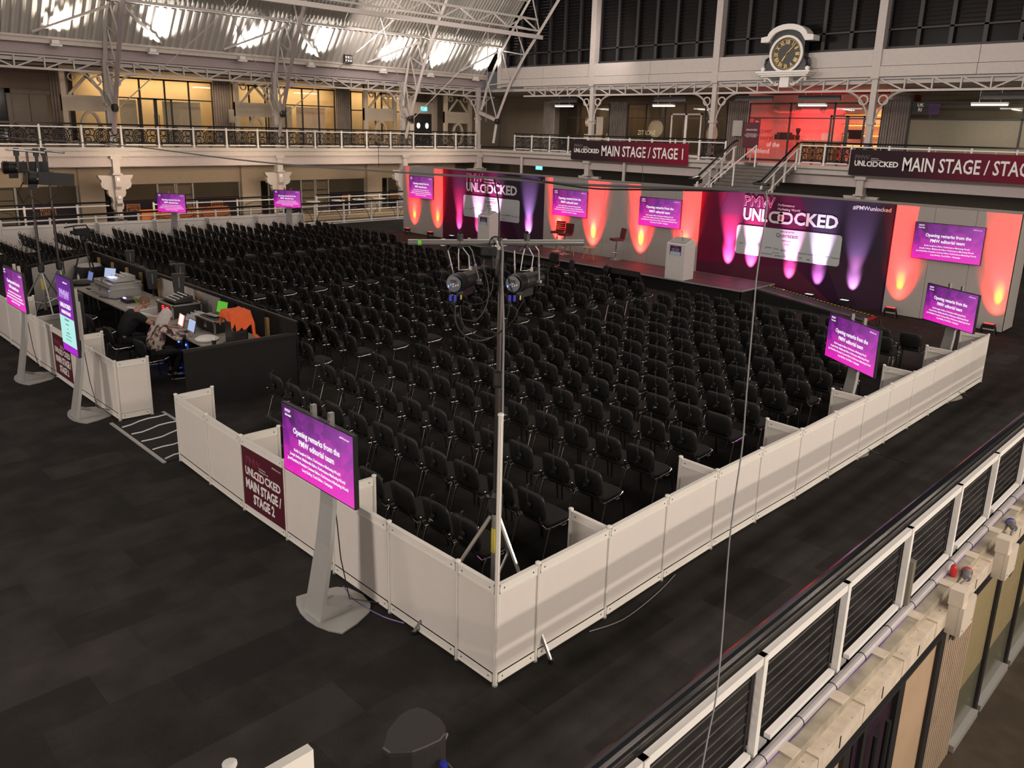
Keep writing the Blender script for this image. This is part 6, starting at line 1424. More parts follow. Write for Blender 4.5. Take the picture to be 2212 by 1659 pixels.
# ------------------------------------------------ people at the desk
def skin_mesh(name, J, E, m, parent, sub=1, root=0):
    """one continuous surface grown round a skeleton: J = {key: (pos, radius)}"""
    keys = list(J); me = bpy.data.meshes.new(name)
    me.from_pydata([J[k][0] for k in keys], [(keys.index(a), keys.index(b)) for a, b in E], [])
    o = bpy.data.objects.new(name, me); COL.objects.link(o); me.materials.append(m)
    md = o.modifiers.new('skin', 'SKIN'); md.use_smooth_shade = True
    for i, k in enumerate(keys):
        r = J[k][1]; r = r if isinstance(r, tuple) else (r, r)
        sv = me.skin_vertices[0].data[i]; sv.radius = r; sv.use_root = (i == root)
    s = o.modifiers.new('smooth', 'SUBSURF'); s.levels = sub; s.render_levels = sub
    o.parent = parent
    return o
def head_mesh(c, yaw, pitch, r=.105):
    b = MB(); n = 20; m = 14; vs = []; fs = []
    for i in range(m + 1):
        th = PI * i / m
        for k in range(n):
            a = 2 * PI * k / n; x, y, z = math.sin(th) * math.cos(a), math.sin(th) * math.sin(a), math.cos(th)
            X = x * .098; Y = y * .076; Z = z * .118
            if z < 0: X *= 1 - .22 * (-z); Y *= 1 - .32 * (-z)
            if x > .55 and z < .15: X += .010 * (1 - abs(y) * 1.5)                 # face plane
            if x > .85 and abs(y) < .30 and -.42 < z < .10: X += .022 * (1 - abs(y) * 3)   # nose
            if x > .7 and abs(y) > .15 and abs(y) < .55 and 0 < z < .22: X -= .008          # eye sockets
            vs.append((X, Y, Z))
    for i in range(m):
        for k in range(n): fs.append((i * n + k, i * n + (k + 1) % n, (i + 1) * n + (k + 1) % n, (i + 1) * n + k))
    b.add(vs, fs)
    for s in (-1, 1): b.add([(-.005, s * .074, .03), (.02, s * .078, .025), (.022, s * .08, -.02), (.0, s * .078, -.04), (-.02, s * .092, .03), (-.018, s * .09, -.02)], [(0, 1, 2, 3), (0, 4, 5, 3), (4, 1, 2, 5)])
    M = Matrix.Translation(c) @ Matrix.Rotation(yaw, 4, 'Z') @ Matrix.Rotation(pitch, 4, 'Y')
    return b.xf(M), M
def hand(J, E, key, wrist, fwd, palm_side, tag_):
    """palm and five separate bent fingers grown from the wrist vertex"""
    w_ = Vector(wrist); f = Vector(fwd).normalized(); s = Vector(palm_side).normalized(); dn = Vector((0, 0, -1))
    J[tag_ + 'p'] = (tuple(w_ + f * .055), (.022, .014)); E.append((key, tag_ + 'p'))
    for i, (off, ln) in enumerate(((-.03, .06), (-.012, .078), (.008, .082), (.026, .074))):
        a = w_ + f * .085 + s * off; b = a + f * ln * .5 + dn * .004; c = b + f * ln * .45 + dn * .02
        J[tag_ + 'a%d' % i] = (tuple(a), .0095); J[tag_ + 'b%d' % i] = (tuple(b), .0085); J[tag_ + 'c%d' % i] = (tuple(c), .007)
        E += [(tag_ + 'p', tag_ + 'a%d' % i), (tag_ + 'a%d' % i, tag_ + 'b%d' % i), (tag_ + 'b%d' % i, tag_ + 'c%d' % i)]
    a = w_ + f * .035 - s * .04; b = a + f * .035 - s * .012
    J[tag_ + 't0'] = (tuple(a), .011); J[tag_ + 't1'] = (tuple(b), .009); E += [(tag_ + 'p', tag_ + 't0'), (tag_ + 't0', tag_ + 't1')]
M_JEAN = mat('black_trousers', (.006, .006, .008), .85); M_TEE = mat('black_tshirt', (.007, .007, .008), .85)
def person(base, hip, chest, neck, head, yaw, pitch, arms, legs, label, shirt, hairm, long_hair=False, w=1.0, sleeve_long=False):
    t = thing('person', label, 'person', base)
    bv = Vector(base); L = lambda p: tuple(Vector(p) - bv)
    J = {'hip': (L(hip), (.13 * w, .11 * w)), 'chest': (L(chest), (.15 * w, .11 * w)), 'neck': (L(neck), .052), 'head': (L(head), .05)}; E = [('hip', 'chest'), ('chest', 'neck'), ('neck', 'head')]
    mid = tuple((Vector(L(chest)) + Vector(L(neck))) / 2)
    for i, (sh, el, wr, fw_) in enumerate(arms):
        k = 'A%d' % i
        J[k + 's'] = (L(sh), .055); J[k + 'e'] = (L(el), .04); J[k + 'w'] = (L(wr), .026); E += [('chest', k + 's'), (k + 's', k + 'e'), (k + 'e', k + 'w')]
        sd = Vector(fw_).cross(Vector(Z_)); hand(J, E, k + 'w', L(wr), fw_, sd if i else -sd, k)
    for i, (hp, kn, an, toe) in enumerate(legs):
        k = 'L%d' % i
        J[k + 'h'] = (L(hp), .085); J[k + 'k'] = (L(kn), .058); J[k + 'a'] = (L(an), .038); J[k + 't'] = (L(toe), .035); E += [('hip', k + 'h'), (k + 'h', k + 'k'), (k + 'k', k + 'a'), (k + 'a', k + 't')]
    skin_mesh('body', J, E, M_SKIN, t)
    # clothes: slightly larger shells on the same joints
    J2 = {'hip': (L(hip), (.165 * w, .14 * w)), 'chest': (L(chest), (.185 * w, .145 * w)), 'nb': (tuple(Vector(L(chest)).lerp(Vector(L(neck)), .7)), .075)}; E2 = [('hip', 'chest'), ('chest', 'nb')]
    for i, (sh, el, wr, fw_) in enumerate(arms):
        k = 'A%d' % i; J2[k + 's'] = (L(sh), .078); J2[k + 'e'] = (tuple(Vector(L(sh)).lerp(Vector(L(el)), 1.0 if sleeve_long else .62)), .062); E2 += [('chest', k + 's'), (k + 's', k + 'e')]
        if sleeve_long: J2[k + 'w'] = (tuple(Vector(L(el)).lerp(Vector(L(wr)), .9)), .045); E2.append((k + 'e', k + 'w'))
    skin_mesh('shirt', J2, E2, shirt, t, 2)
    J3 = {'hip': (L(hip), (.15 * w, .12 * w))}; E3 = []
    for i, (hp, kn, an, toe) in enumerate(legs):
        k = 'L%d' % i; J3[k + 'h'] = (L(hp), .1); J3[k + 'k'] = (L(kn), .075); J3[k + 'a'] = (tuple(Vector(L(an)) + Vector((0, 0, .04))), .055); E3 += [('hip', k + 'h'), (k + 'h', k + 'k'), (k + 'k', k + 'a')]
    skin_mesh('trousers', J3, E3, M_JEAN, t, 2)
    for hp, kn, an, toe in legs:
        a = Vector(L(an)); d = (Vector(L(toe)) - a); d.z = 0; d.normalize(); sd = Vector((-d.y, d.x, 0))
        b = MB(); pl = [(-.06, -.04), (.1, -.045), (.2, -.03), (.22, 0), (.2, .03), (.1, .045), (-.06, .04)]
        b.prism(pl, (a.x, a.y, .0), d, sd, 0, .025)
        sh = part('shoe', MB().prism(pl, (a.x, a.y, .025), d, sd, 0, .07), M_BLKP, t); part('sole', b, M_WHITE, sh)
    hm, HMx = head_mesh(Vector(L(head)) + Vector((.03 * math.cos(yaw), .03 * math.sin(yaw), .05)), yaw, pitch)
    hd = part('head', hm, M_SKIN, t, smooth=True)
    e = MB()
    for s in (-1, 1): e.lathe([(.002, -.008), (.009, 0), (.002, .008)], 8, (.088, s * .03, .012))
    part('eyes', e.xf(HMx), M_DARK, hd); part('mouth', MB().box(.088, .094, -.02, .02, -.052, -.046).xf(HMx), mat('lips', (.35, .12, .1), .5), hd)
    part('eyebrows', MB().box(.088, .096, .015, .045, .03, .036).box(.088, .096, -.045, -.015, .03, .036).xf(HMx), hairm, hd)
    # hair: cap following the skull
    vs = []; fs = []; n = 20; m = 9
    rh = random.Random(2)
    for i in range(m + 1):
        th = PI * (.60 if not long_hair else .66) * i / m
        for k in range(n):
            a = 2 * PI * k / n; front = math.cos(a)
            tt = th * (1 - .42 * max(0, front)) if not long_hair else th * (1 - .30 * max(0, front))
            g = 1.07 if not long_hair else 1.14
            g += .015 * rh.random()
            vs.append((math.sin(tt) * math.cos(a) * .102 * g, math.sin(tt) * math.sin(a) * .079 * g, math.cos(tt) * .121 * g))
    for i in range(m):
        for k in range(n): fs.append((i * n + k, i * n + (k + 1) % n, (i + 1) * n + (k + 1) % n, (i + 1) * n + k))
    part('hair', MB().add(vs, fs).xf(HMx), hairm, hd, smooth=True)
    if long_hair:
        b = MB()
        for k in range(34):
            a = PI / 2 + PI * k / 33 * 1.0; x0 = math.cos(a) * .1; y0 = math.sin(a) * .088
            b.tube([(x0, y0, .03), (x0 * 1.22, y0 * 1.2, -.07), (x0 * 1.25 - .02 + rh.uniform(-.01, .01), y0 * 1.15, -.17), (x0 * 1.1 - .03, y0 * .95 + rh.uniform(-.02, .02), -.25 - .02 * rh.random())], [.02, .022, .018, .006], 5)
        part('hair_lengths', b.xf(HMx), hairm, hd, smooth=True)
    else:
        b = MB(); b.prism([(.02, -.05), (.075, -.05), (.085, -.105), (.03, -.09)], (0, 0, 0), X_, Z_, -.05, .05); part('beard', b.xf(HMx), mat('ginger_beard', (.22, .11, .06), .8), hd)
    return t
def floral():
    m = bpy.data.materials.new('floral_blouse'); m.use_nodes = True; nt = m.node_tree; N = nt.nodes; L = nt.links; b = N['Principled BSDF']; b.inputs['Roughness'].default_value = .8
    tc = N.new('ShaderNodeTexCoord'); n1 = N.new('ShaderNodeTexNoise'); n1.inputs['Scale'].default_value = 9; n1.inputs['Detail'].default_value = 2.5; L.new(tc.outputs['Object'], n1.inputs['Vector'])
    r = N.new('ShaderNodeValToRGB'); e = r.color_ramp.elements; e[0].position = .40; e[0].color = (.03, .018, .022, 1); e[1].position = .56; e[1].color = (.58, .50, .43, 1); q = e.new(.47); q.color = (.22, .13, .12, 1)
    r.color_ramp.interpolation = 'EASE'; L.new(n1.outputs['Fac'], r.inputs[0]); L.new(r.outputs[0], b.inputs['Base Color']); return m
person((1.15, 11.75, 0), (1.12, 11.8, .54), (1.34, 11.78, .92), (1.50, 11.76, 1.13), (1.57, 11.72, 1.20), -.45, .45,
       [((1.40, 11.55, 1.04), (1.62, 11.38, .84), (1.90, 11.2, .80), (1, -.5, 0)), ((1.42, 11.98, 1.04), (1.62, 12.08, .82), (1.88, 11.95, .78), (1, -.2, 0))],
       [((1.16, 11.68, .52), (1.62, 11.6, .52), (1.58, 11.58, .09), (1.72, 11.55, .04)), ((1.16, 11.92, .52), (1.62, 12.0, .52), (1.6, 12.0, .09), (1.74, 12.0, .04))],
       'man in black t-shirt with short ginger hair leaning over the control desk', M_TEE, mat('ginger_hair', (.16, .085, .05), .75, noise=.2, scale=40))
person((1.25, 10.55, 0), (1.22, 10.52, .54), (1.38, 10.52, .90), (1.47, 10.53, 1.10), (1.52, 10.55, 1.14), .25, .35,
       [((1.42, 10.32, 1.00), (1.60, 10.22, .80), (1.88, 10.45, .79), (1, .2, 0)), ((1.42, 10.72, 1.00), (1.62, 10.84, .80), (1.90, 10.85, .79), (1, 0, 0))],
       [((1.26, 10.42, .52), (1.7, 10.38, .50), (1.55, 10.36, .09), (1.68, 10.32, .04)), ((1.26, 10.62, .52), (1.7, 10.70, .50), (1.62, 10.7, .09), (1.76, 10.7, .04))],
       'woman with shoulder-length white hair in a floral blouse seated at laptops', floral(), mat('white_hair', (.60, .56, .56), .6, noise=.15, scale=40), True, 1.12, True)
# ------------------------------------------------ near lighting stand with crossbar and two profile spots
light_stand(.60, .655, 3.72, 'tall lighting stand just inside the near fence corner', .78, M_DCHROME)
crossbar((0.024, 1.210, 3.727), (1.093, 0.151, 3.761), 'long silver crossbar with green tape on the near stand')
A = Vector((0.024, 1.210, 3.727)); B = Vector((1.093, 0.151, 3.761)); bd = (B - A).normalized()
solo('green_tape_band', MB().tube([A + bd * .085, A + bd * .115], .0262, 14), M_GREEN, 'green tape band near the left end of the crossbar', 'tape')
t = thing('tee_clamp', 'silver double clamp joining crossbar and near stand', 'clamp', A + bd * .76)
c = A + bd * .765
part('clamp_body', MB().box(c.x - .035, c.x + .035, c.y - .03, c.y + .03, c.z - .06, c.z + .035), M_CHROME, t, True); part('clamp_ring', MB().tube([c - bd * .03, c + bd * .03], .036, 12), M_CHROME, t, True); part('spigot', MB().lathe([(.02, -.28), (.02, -.04)], 10, c), M_BLKP, t, True)
for k in (.30, .83): solo('wire_hook', MB().tube([A + bd * k + Vector((.02 * math.cos(q), .0, .03 * math.sin(q))) + bd * .02 * math.cos(q) for q in [i * .7 for i in range(9)]], .0045, 4), M_WCABLE, 'looped white safety wire round the crossbar, %s' % ('left' if k < .5 else 'right'), 'wire')
T1 = Vector((0.340, 0.896, 3.735)); T2 = Vector((0.746, 0.495, 3.749))
profile_lamp((0.169, 0.773, 3.414), (.93, .33, .02), 'led profile spotlight on the near crossbar, left of two', .40, tuple(T1), .082)
profile_lamp((0.523, 0.422, 3.426), (.97, .22, .0), 'led profile spotlight on the near crossbar, right of two', .42, tuple(T2), .082)
t = thing('socket_box', 'black power socket box hanging under the crossbar', 'socket', (0.439, 0.629, 3.675)); p = Vector((0.435, 0.637, 3.686)); R = Vector((.711, -.703, 0)); N_ = Vector((-.703, -.711, 0))
part('box', MB().prism(rrect(-.07, .07, -.035, .035, .012), p, R, Z_, -.02, .02), M_BLKP, t, True); part('plug', MB().prism(ell(-.035, 0, .03, .03, 12), p, R, Z_, .02, .04), M_BLKP, t, True)
for a, b in ((.03, .012), (.02, -.012), (.04, -.012)): part('socket_hole', MB().prism([(a - .004, b - .004), (a + .004, b - .004), (a + .004, b + .004), (a - .004, b + .004)], p, R, Z_, .02, .0205), M_BLACK, t, True)
def cable(pts, r, m, label, n=5):
    out = []; P = [Vector(p) for p in pts]
    for i in range(len(P) - 1):
        p0 = P[max(i - 1, 0)]; p1 = P[i]; p2 = P[i + 1]; p3 = P[min(i + 2, len(P) - 1)]
        for k in range(5):
            s = k / 5; out.append(.5 * ((2 * p1) + (p2 - p0) * s + (2 * p0 - 5 * p1 + 4 * p2 - p3) * s * s + (3 * p1 - p0 - 3 * p2 + p3) * s ** 3))
    out.append(P[-1]); return solo('cable', MB().tube(out, r, n), m, label, 'cable')
cable([(0.396, 0.650, 3.617), (0.380, 0.638, 3.541), (0.384, 0.592, 3.429), (0.370, 0.564, 3.315), (0.326, 0.565, 3.201), (0.269, 0.594, 3.124), (0.199, 0.662, 3.118), (0.150, 0.725, 3.157), (0.095, 0.739, 3.242)], .006, M_CABLE, 'black power lead looping from the left spotlight to the socket box')
cable([(0.145, 0.731, 3.237), (0.129, 0.706, 3.124), (0.150, 0.681, 3.037), (0.194, 0.612, 2.971), (0.254, 0.545, 2.950), (0.309, 0.433, 2.996), (0.392, 0.383, 3.085), (0.445, 0.386, 3.236), (0.463, 0.389, 3.292)], .006, M_CABLE, 'long black lead looping under both spotlights')
cable([(0.198, 0.693, 3.276), (0.262, 0.647, 3.248), (0.334, 0.581, 3.265), (0.396, 0.552, 3.354), (0.426, 0.564, 3.468)], .005, M_CABLE, 'short black lead beside the left spotlight')
cable([(0.174, 0.700, 3.230), (0.165, 0.670, 3.125), (0.200, 0.632, 3.039), (0.286, 0.522, 2.974), (0.340, 0.410, 3.019), (0.457, 0.339, 3.143), (0.498, 0.329, 3.227), (0.540, 0.313, 3.295)], .004, M_CABLE, 'thin black signal lead between the spotlights')
cable([(0.489, 0.544, 3.779), (0.482, 0.516, 3.685), (0.444, 0.477, 3.478), (0.370, 0.371, 3.110), (0.291, 0.284, 2.742), (0.203, 0.187, 2.402)], .009, M_GCABLE, 'grey cable hanging beside the near stand down to the corner post', 6)
cable([(0.476, 0.669, 3.687), (0.508, 0.705, 3.751), (0.551, 0.705, 3.788), (0.575, 0.650, 3.784), (0.526, 0.570, 3.753)], .007, M_CABLE, 'black lead wrapped over the clamp')
solo('cable_bunch', MB().tube([(0.544, 0.643, 3.684), (0.520, 0.639, 3.607), (0.502, 0.629, 3.530)], [.02, .035, .018], 8), M_CABLE, 'bunch of black cable tied below the clamp', 'cable')
# cables strung across the hall
cable([(0.534, 18.606, 4.254), (0.805, 12.486, 4.270), (0.722, 8.913, 4.281), (0.451, 5.517, 4.257), (0.169, 3.171, 4.274), (-0.003, 1.307, 4.310), (-0.271, -0.166, 4.350), (-0.428, -1.027, 4.367), (-0.445, -1.588, 4.387), (-0.468, -2.070, 4.407), (-0.441, -2.314, 4.414)], .009, M_GCABLE, 'long grey cable strung across the hall at gallery height', 6)
cable([(-0.270, -0.165, 4.353), (-0.294, -0.282, 4.367), (-0.383, -0.631, 4.371), (-0.432, -0.878, 4.361), (-0.490, -1.261, 4.357), (-0.489, -1.621, 4.376), (-0.469, -2.071, 4.400), (-0.447, -2.307, 4.416)], .005, M_CABLE, 'thin black cable tied along the grey one')
cable([(0.542, 0.632, 3.765), (0.396, 0.479, 3.945), (0.137, 0.220, 4.127), (-0.276, -0.163, 4.344)], .006, M_CABLE, 'black cord from the clamp up to the strung cable')
cable([(-0.450, -2.304, 4.416), (-0.456, -2.321, 4.354), (-0.489, -2.337, 4.220), (-0.528, -2.348, 4.086), (-0.558, -2.360, 3.974), (-0.578, -2.373, 3.885), (-0.624, -2.401, 3.684), (-0.685, -2.439, 3.417), (-0.735, -2.472, 3.194), (-0.804, -2.499, 2.975), (-0.871, -2.528, 2.757), (-0.933, -2.565, 2.568), (-1.044, -2.634, 2.317), (-1.186, -2.710, 2.123), (-1.324, -2.763, 2.004), (-1.482, -2.821, 1.815)], .0042, M_GCABLE, 'thin grey cable hanging down in front of the right fence')
cable([(3.360, 1.273, 4.622), (3.273, 1.165, 4.096)], .003, M_CABLE, 'thin drop wire over the first banner'); cable([(6.725, 11.000, 4.423), (6.629, 10.866, 3.803)], .006, M_CABLE, 'thin drop wire before the left gallery')
for q in ((480,341,10), (1070,385,5.6), (1280,402,4.85), (1540,408,4.2)):
    pass
# ------------------------------------------------ hall edge railing close to the camera
y0 = -1.93
t = thing('edge_railing', 'near railing with thick glossy black handrail and white posts', 'railing', (3, y0, 0))
part('handrail', MB().tube([(-2.6, y0, 1.09), (14, y0, 1.09)], .058, 14), M_BLKG, t, True); part('handrail_web', MB().box(-2.6, 14, y0 - .012, y0 + .012, .97, 1.07), M_BLKP, t, True)
part('top_rail', MB().box(-2.6, 14, y0 - .06, y0 - .01, .86, .93), M_WHITE, t, True)
px = [-2.13, -.62, .88, 2.36, 3.86, 5.38, 6.78, 8.28, 9.78, 11.28, 12.78]
for x in px: part('post', MB().box(x - .03, x + .03, y0 - .07, y0 - .01, 0, .93), M_WHITE, t, True)
for i in range(len(px) - 1):
    a, b = px[i] + .05, px[i + 1] - .05
    for x in (a, b): part('black_upright', MB().box(x - .014, x + .014, y0 + .0, y0 + .02, .06, .86), M_IRON, t, True)
    for k in range(8): part('infill_bar', MB().tube([(a, y0 + .01, .13 + k * .098), (b, y0 + .01, .13 + k * .098)], .007, 5), M_IRON, t, True)
    part('toe_rail', MB().box(px[i] + .25, px[i + 1] - .06, y0 - .06, y0 - .005, .03, .075), M_WHITE, t, True); part('foot_bracket', MB().box(px[i] + .03, px[i] + .22, y0 - .05, y0 + .03, .02, .045), M_SILVER, t, True)
solo('cardboard_sleeve', MB().box(3.89, 3.97, y0 - .11, y0 - .03, .05, .55), mat('olive_card', (.16, .15, .12), .7), 'dark grey tape-bound sleeve standing against a near railing post', 'sleeve')
t = thing('conduit_run', 'long grey plastic conduit along the hall edge', 'pipe', (3, -2.04, 0))
part('pipe', MB().tube([(-2.6, -2.045, .02), (14, -2.045, .02)], .042, 12), mat('grey_pvc', (.40, .38, .40), .35), t, True)
for k in range(26): x = -2.2 + k * .62; part('cable_tie', MB().tube([(x, -2.045 + .045 * math.cos(q), .02 + .045 * math.sin(q)) for q in [i * PI / 5 for i in range(10)]], .004, 4, True), M_BLACK, t, True)
part('purple_lead', MB().tube([(-2.6 + i * .4, -2.09 + .008 * math.sin(i * 1.7), .0 + .006 * math.sin(i)) for i in range(42)], .006, 5), mat('purple_cable', (.16, .10, .32), .4), t, True)
M_STONE = mat('weathered_cream_stone', (.36, .32, .25), .8, noise=.3, scale=5, bump=.3); M_FLAKE = mat('flaking_cream_paint', (.62, .54, .44), .6, noise=.15, scale=9)
for k in range(6): struct('trim_8', MB().box(-2.6 + k * 2.8, .19 + k * 2.8, -2.19, -2.09, -.16, .0), M_STONE)
t = thing('cable_trunking', 'flaking cream-painted trunking below the railing', 'trunking', (3, -2.2, -.4))
for k in range(18):
    x = -2.2 + k * .9; sgm = part('trunking_length', MB().box(x, x + .885, -2.29, -2.19, -.30, -.10), M_FLAKE, t, True)
    part('joint_lip', MB().box(x - .03, x + .03, -2.30, -2.18, -.10, -.085), M_FLAKE, t, True); part('slot', MB().box(x + .4, x + .42, -2.293, -2.29, -.26, -.14), M_DARK, t, True)
rf = random.Random(11)
b = MB()
for k in range(140): x = rf.uniform(-2, 12); y = rf.uniform(-2.285, -2.2); s = rf.uniform(.004, .014); b.prism(ell(0, 0, s, s * .6, 6), (x, y, -.0995), X_, (0, 1, 0), 0, .0006)
pp = part('paint_flake', b, M_STONE, t, True); pp['kind'] = 'stuff'
for k in range(16): x = -1.9 + k * .9; part('clip_plate', MB().box(x + .3, x + .44, -2.2, -2.08, .0, .015), M_FLAKE, t, True)
M_BOX = mat('cream_plastic_box', (.66, .59, .50), .45, noise=.04)
for k, x in enumerate((4.62, 6.25, 7.9, 9.5)):
    t = thing('electrical_box', 'cream electrical box with switch on the hall edge, %s from the camera' % ORD[k], 'electrical box', (x, -2.36, -.4), group='cream electrical boxes on the hall edge')
    part('enclosure', MB().box(x - .21, x + .21, -2.44, -2.29, -.36, -.02), M_BOX, t, True); part('switch_box', MB().box(x - .22, x - .05, -2.42, -2.28, -.02, .16), M_BOX, t, True)
    part('seam', MB().box(x - .212, x + .212, -2.4, -2.395, -.362, -.018), M_WALLG, t, True); part('hasp', MB().tube([(x + .05, -2.36, -.02), (x + .05, -2.36, .03), (x + .1, -2.36, .03), (x + .1, -2.36, -.02)], .006, 4), M_DARK, t, True)
    for a in (-.15, .17): part('screw', MB().lathe([(.012, 0), (.012, .006)], 8).xf(Matrix.Translation((x + a, -2.44, -.3)) @ Matrix.Rotation(PI / 2, 4, 'X')), M_SILVER, t, True)
def round_plug(x, label, col, ang):
    t = thing('power_connector', label, 'connector', (x, -2.24, -.08), ang, 'round power connectors on the hall edge')
    part('shell', MB().lathe([(.035, -.12), (.045, -.08), (.045, .02), (.055, .03), (.055, .07), (.04, .08)], 14).xf(Matrix.Translation((0, 0, .09)) @ Matrix.Rotation(PI / 2, 4, 'Y')), M_GCABLE if col != M_WHITE else M_WHITE, t); part('collar', MB().lathe([(.057, .03), (.06, .04), (.06, .065), (.05, .07)], 14).xf(Matrix.Translation((0, 0, .09)) @ Matrix.Rotation(PI / 2, 4, 'Y')), col, t)
    part('lead', MB().tube([(-.12, 0, .09), (-.2, .05, .07), (-.35, .1, .05)], .012, 6), M_GCABLE, t)
round_plug(5.15, 'grey plug with red collar on the hall edge beyond the first box', mat('red_plastic', (.5, .03, .03), .4), .3); round_plug(6.9, 'white plug with blue collar on the hall edge', M_BLUEC, .5)
solo('red_plug', MB().lathe([(.035, 0), (.04, .05), (.035, .11), (.02, .14)], 12, (5.0, -2.14, .0)), MATS['red_plastic'], 'red round plug standing on the trunking beside the red-collared one', 'connector')
# shops below the hall edge
WY = -2.14
struct('wall_south', MB().box(-8, 20, -2.12, -1.95, -3.0, -.3), M_DARK)
t = thing('shop_fascia', 'black fascia band above the shopfronts below the railing', 'fascia', (3, WY, -.7)); part('fascia', MB().box(-4, 20, WY - .02, WY, -.62, -.30), M_BLKP, t, True); part('drip_edge', MB().box(-4, 20, WY - .06, WY, -.66, -.62), M_DARK, t, True)
part('orange_line', MB().box(6.55, 9.0, WY - .025, WY - .02, -.60, -.58), mat('orange_line', (.6, .25, .04), .5), t, True)
txt('BKINS', .26, (6.72, WY - .03, -.43), X_, Z_, M_PRINTW, t, 'LEFT', off=.004, sx=.9)
M_PLY = mat('pale_ply', (.50, .36, .24), .6, noise=.1, scale=2); M_OLIVE = mat('olive_glass_film', (.40, .33, .18), .2, noise=.06)
t = thing('lower_shopfront', 'shopfront with pale wooden panel below the near railing', 'shopfront', (3, WY, -3), group='shopfronts below the near railing')
part('wood_panel', MB().box(3.72, 4.78, WY - .02, WY, -2.9, -.68), M_PLY, t, True); part('frame_post', MB().box(4.78, 4.95, WY - .06, WY, -3, -.66), M_DARK, t, True); part('frame_post', MB().box(3.55, 3.72, WY - .06, WY, -3, -.66), M_DARK, t, True); part('sill', MB().box(3.6, 4.9, WY - .08, WY, -3.0, -2.9), M_SILVER, t, True)
part('entrance_recess', MB().box(2.6, 3.55, WY - .01, WY, -3, -.66), mat('aubergine', (.03, .015, .03), .4), t, True)
for x in (2.95, 3.25): part('door_pull', MB().tube([(x, WY - .09, -2.4), (x, WY - .09, -.85)], .028, 8), M_DARK, t, True)
part('frame_post', MB().box(2.72, 2.8, WY - .05, WY, -3, -.66), M_DARK, t, True); part('frame_post', MB().box(2.25, 2.4, WY - .06, WY, -3, -.66), M_DARK, t, True); part('wood_panel', MB().box(1.3, 2.25, WY - .02, WY, -2.9, -.68), M_PLY, t, True)
t = thing('ribbed_cladding', 'pale ribbed timber cladding with number plate below the railing', 'wall panel', (5.5, WY, -3))
for k in range(13): part('slat', MB().box(4.97 + k * .088, 5.03 + k * .088, WY - .05, WY, -3, -.66), mat('pale_rib_timber', (.42, .32, .23), .65, noise=.1, scale=4), t, True)
part('backing', MB().box(4.95, 6.1, WY - .015, WY, -3, -.66), mat('rib_shadow', (.18, .13, .09), .8), t, True)
t = thing('number_plate', 'grey plate with white number 138 at the shop corner', 'sign', (5.35, WY - .09, -.8)); part('plate', MB().box(5.1, 5.6, WY - .1, WY - .08, -.82, -.54), mat('dark_grey_plate', (.07, .07, .075), .5), t, True); txt('138', .2, (5.35, WY - .102, -.68), X_, Z_, M_PRINTW, t, sx=.9)
t = thing('lower_shopfront', 'olive glazed shopfront right of the ribbed cladding', 'shopfront', (7, WY, -3), group='shopfronts below the near railing')
for a, b in ((6.15, 7.15), (7.27, 8.6), (8.72, 10.2)):
    for z0, z1 in ((-2.9, -2.15), (-2.13, -1.4), (-1.38, -.68)): part('pane', MB().box(a, b, WY - .02, WY - .01, z0, z1), M_OLIVE if z0 > -2.5 else mat('grey_green_glass', (.14, .14, .10), .15), t, True)
    part('frame_post', MB().box(b, b + .12, WY - .06, WY, -3, -.66), M_DARK, t, True)
    part('sill', MB().box(a, b, WY - .1, WY, -3, -2.9), M_SILVER, t, True)
txt('5', .5, (7.9, WY - .025, -1.0), X_, Z_, mat('dark_olive_print', (.08, .07, .03), .5, noise=0), t)
cable([(-.75, -2.0, .25), (-.62, -2.12, .42), (-.5, -2.05, .46), (-.42, -2.02, .2)], .008, M_WCABLE, 'white wire loop at the bottom of the near railing')
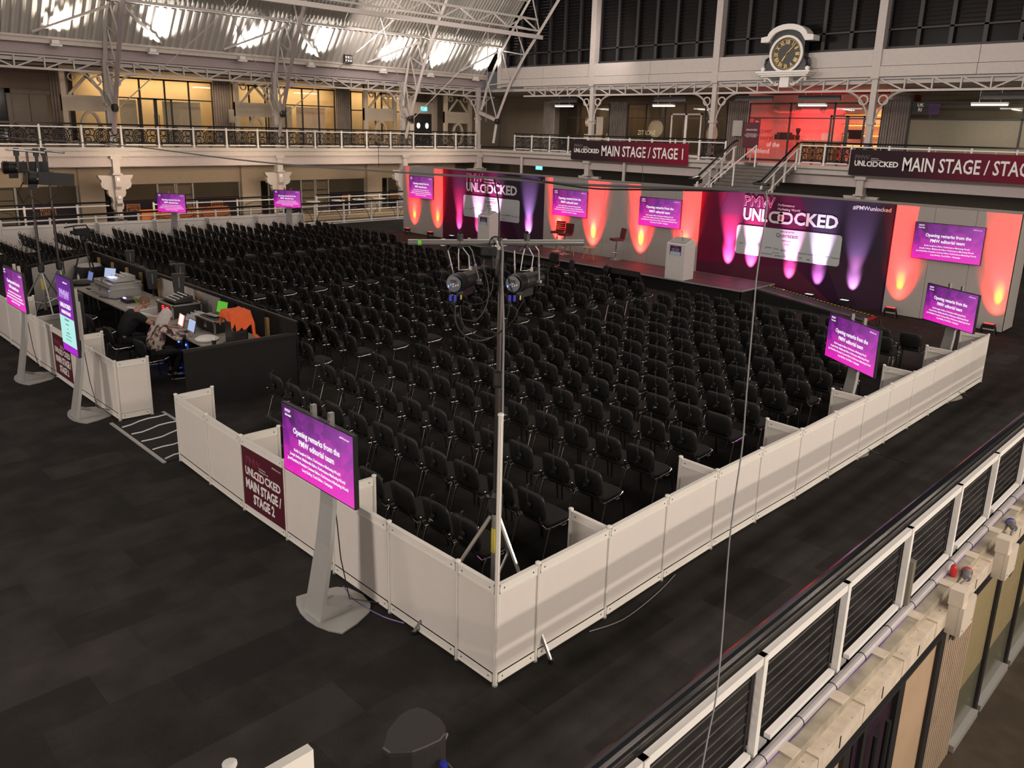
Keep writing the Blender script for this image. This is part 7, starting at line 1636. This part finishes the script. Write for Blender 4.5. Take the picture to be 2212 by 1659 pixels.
# loudspeaker at the bottom edge
t = thing('loudspeaker', 'black loudspeaker seen from above at the bottom edge', 'loudspeaker', (-1.938, -1.371, 1.337), -.0)
S0 = Vector((-1.941, -1.377, 1.508)); zt = S0.z
rx = Vector((.711, -.703, 0)); ry = Vector((.703, .711, 0))
W_ = [(-.165, -.105), (-.16, .02), (-.11, .14), (-.055, .20), (-.01, .215), (.05, .195), (.12, .135), (.16, .07), (.165, .01), (.14, -.04), (.07, -.09), (0, -.13), (-.12, -.14)]
W_ = W_[::-1]
def lv(s, z): return [tuple(Vector((S0.x, S0.y, z)) + rx * a * s + ry * b * s) for a, b in W_]
vs = []; fs = []; nW = len(W_)
for s, z in ((1.0, zt - .9), (1.0, zt - .03), (.985, zt - .008), (.95, zt)): vs += lv(s, z)
for i in range(3):
    for k in range(nW): fs.append((i * nW + k, i * nW + (k + 1) % nW, (i + 1) * nW + (k + 1) % nW, (i + 1) * nW + k))
fs.append(tuple(range(nW - 1, -1, -1))); fs.append(tuple(3 * nW + k for k in range(nW)))
part('cabinet', MB().add(vs, fs), mat('speaker_shell', (.022, .020, .019), .5), t, True)
part('side_handle', MB().tube([S0 + rx * .10 - ry * .02 + Vector((0, 0, -.06)), S0 + rx * .16 + ry * .02 + Vector((0, 0, -.045)), S0 + rx * .166 + ry * .06 + Vector((0, 0, -.05))], .009, 6), M_GCABLE, t, True)
pp = Vector((-1.885, -1.548, 1.397)); part('blue_plug', MB().tube([pp, pp + Vector((0, 0, -.035))], .022, 10), M_BLUEC, t, True); pq = pp + Vector((0, 0, -.06)); part('blue_plug', MB().tube([pq, pq + Vector((0, 0, -.04))], .022, 10), M_BLUEC, t, True)
part('lead', MB().tube([pp + rx * .02, pp + rx * .045 + Vector((0, 0, -.03)), pp + rx * .03 + Vector((0, 0, -.3))], .006, 5), M_CABLE, t, True); part('stand_pole', MB().lathe([(.02, 0), (.02, zt - .89)], 8, (S0.x, S0.y, 0)), M_SILVER, t, True)
# floor leads near the fence
cable([(1.2, -.06, .01), (1.6, -.16, .01), (2.2, -.12, .01), (2.7, -.03, .01)], .006, M_GCABLE, 'thin grey lead creeping out from under the right fence')
cable([(-.1, 2.2, .012), (-.16, 1.9, .012), (-.12, 1.5, .012), (-.03, 1.25, .012)], .007, mat('purple_cable', (.16, .10, .32), .4), 'purple lead along the left fence by the near screen')
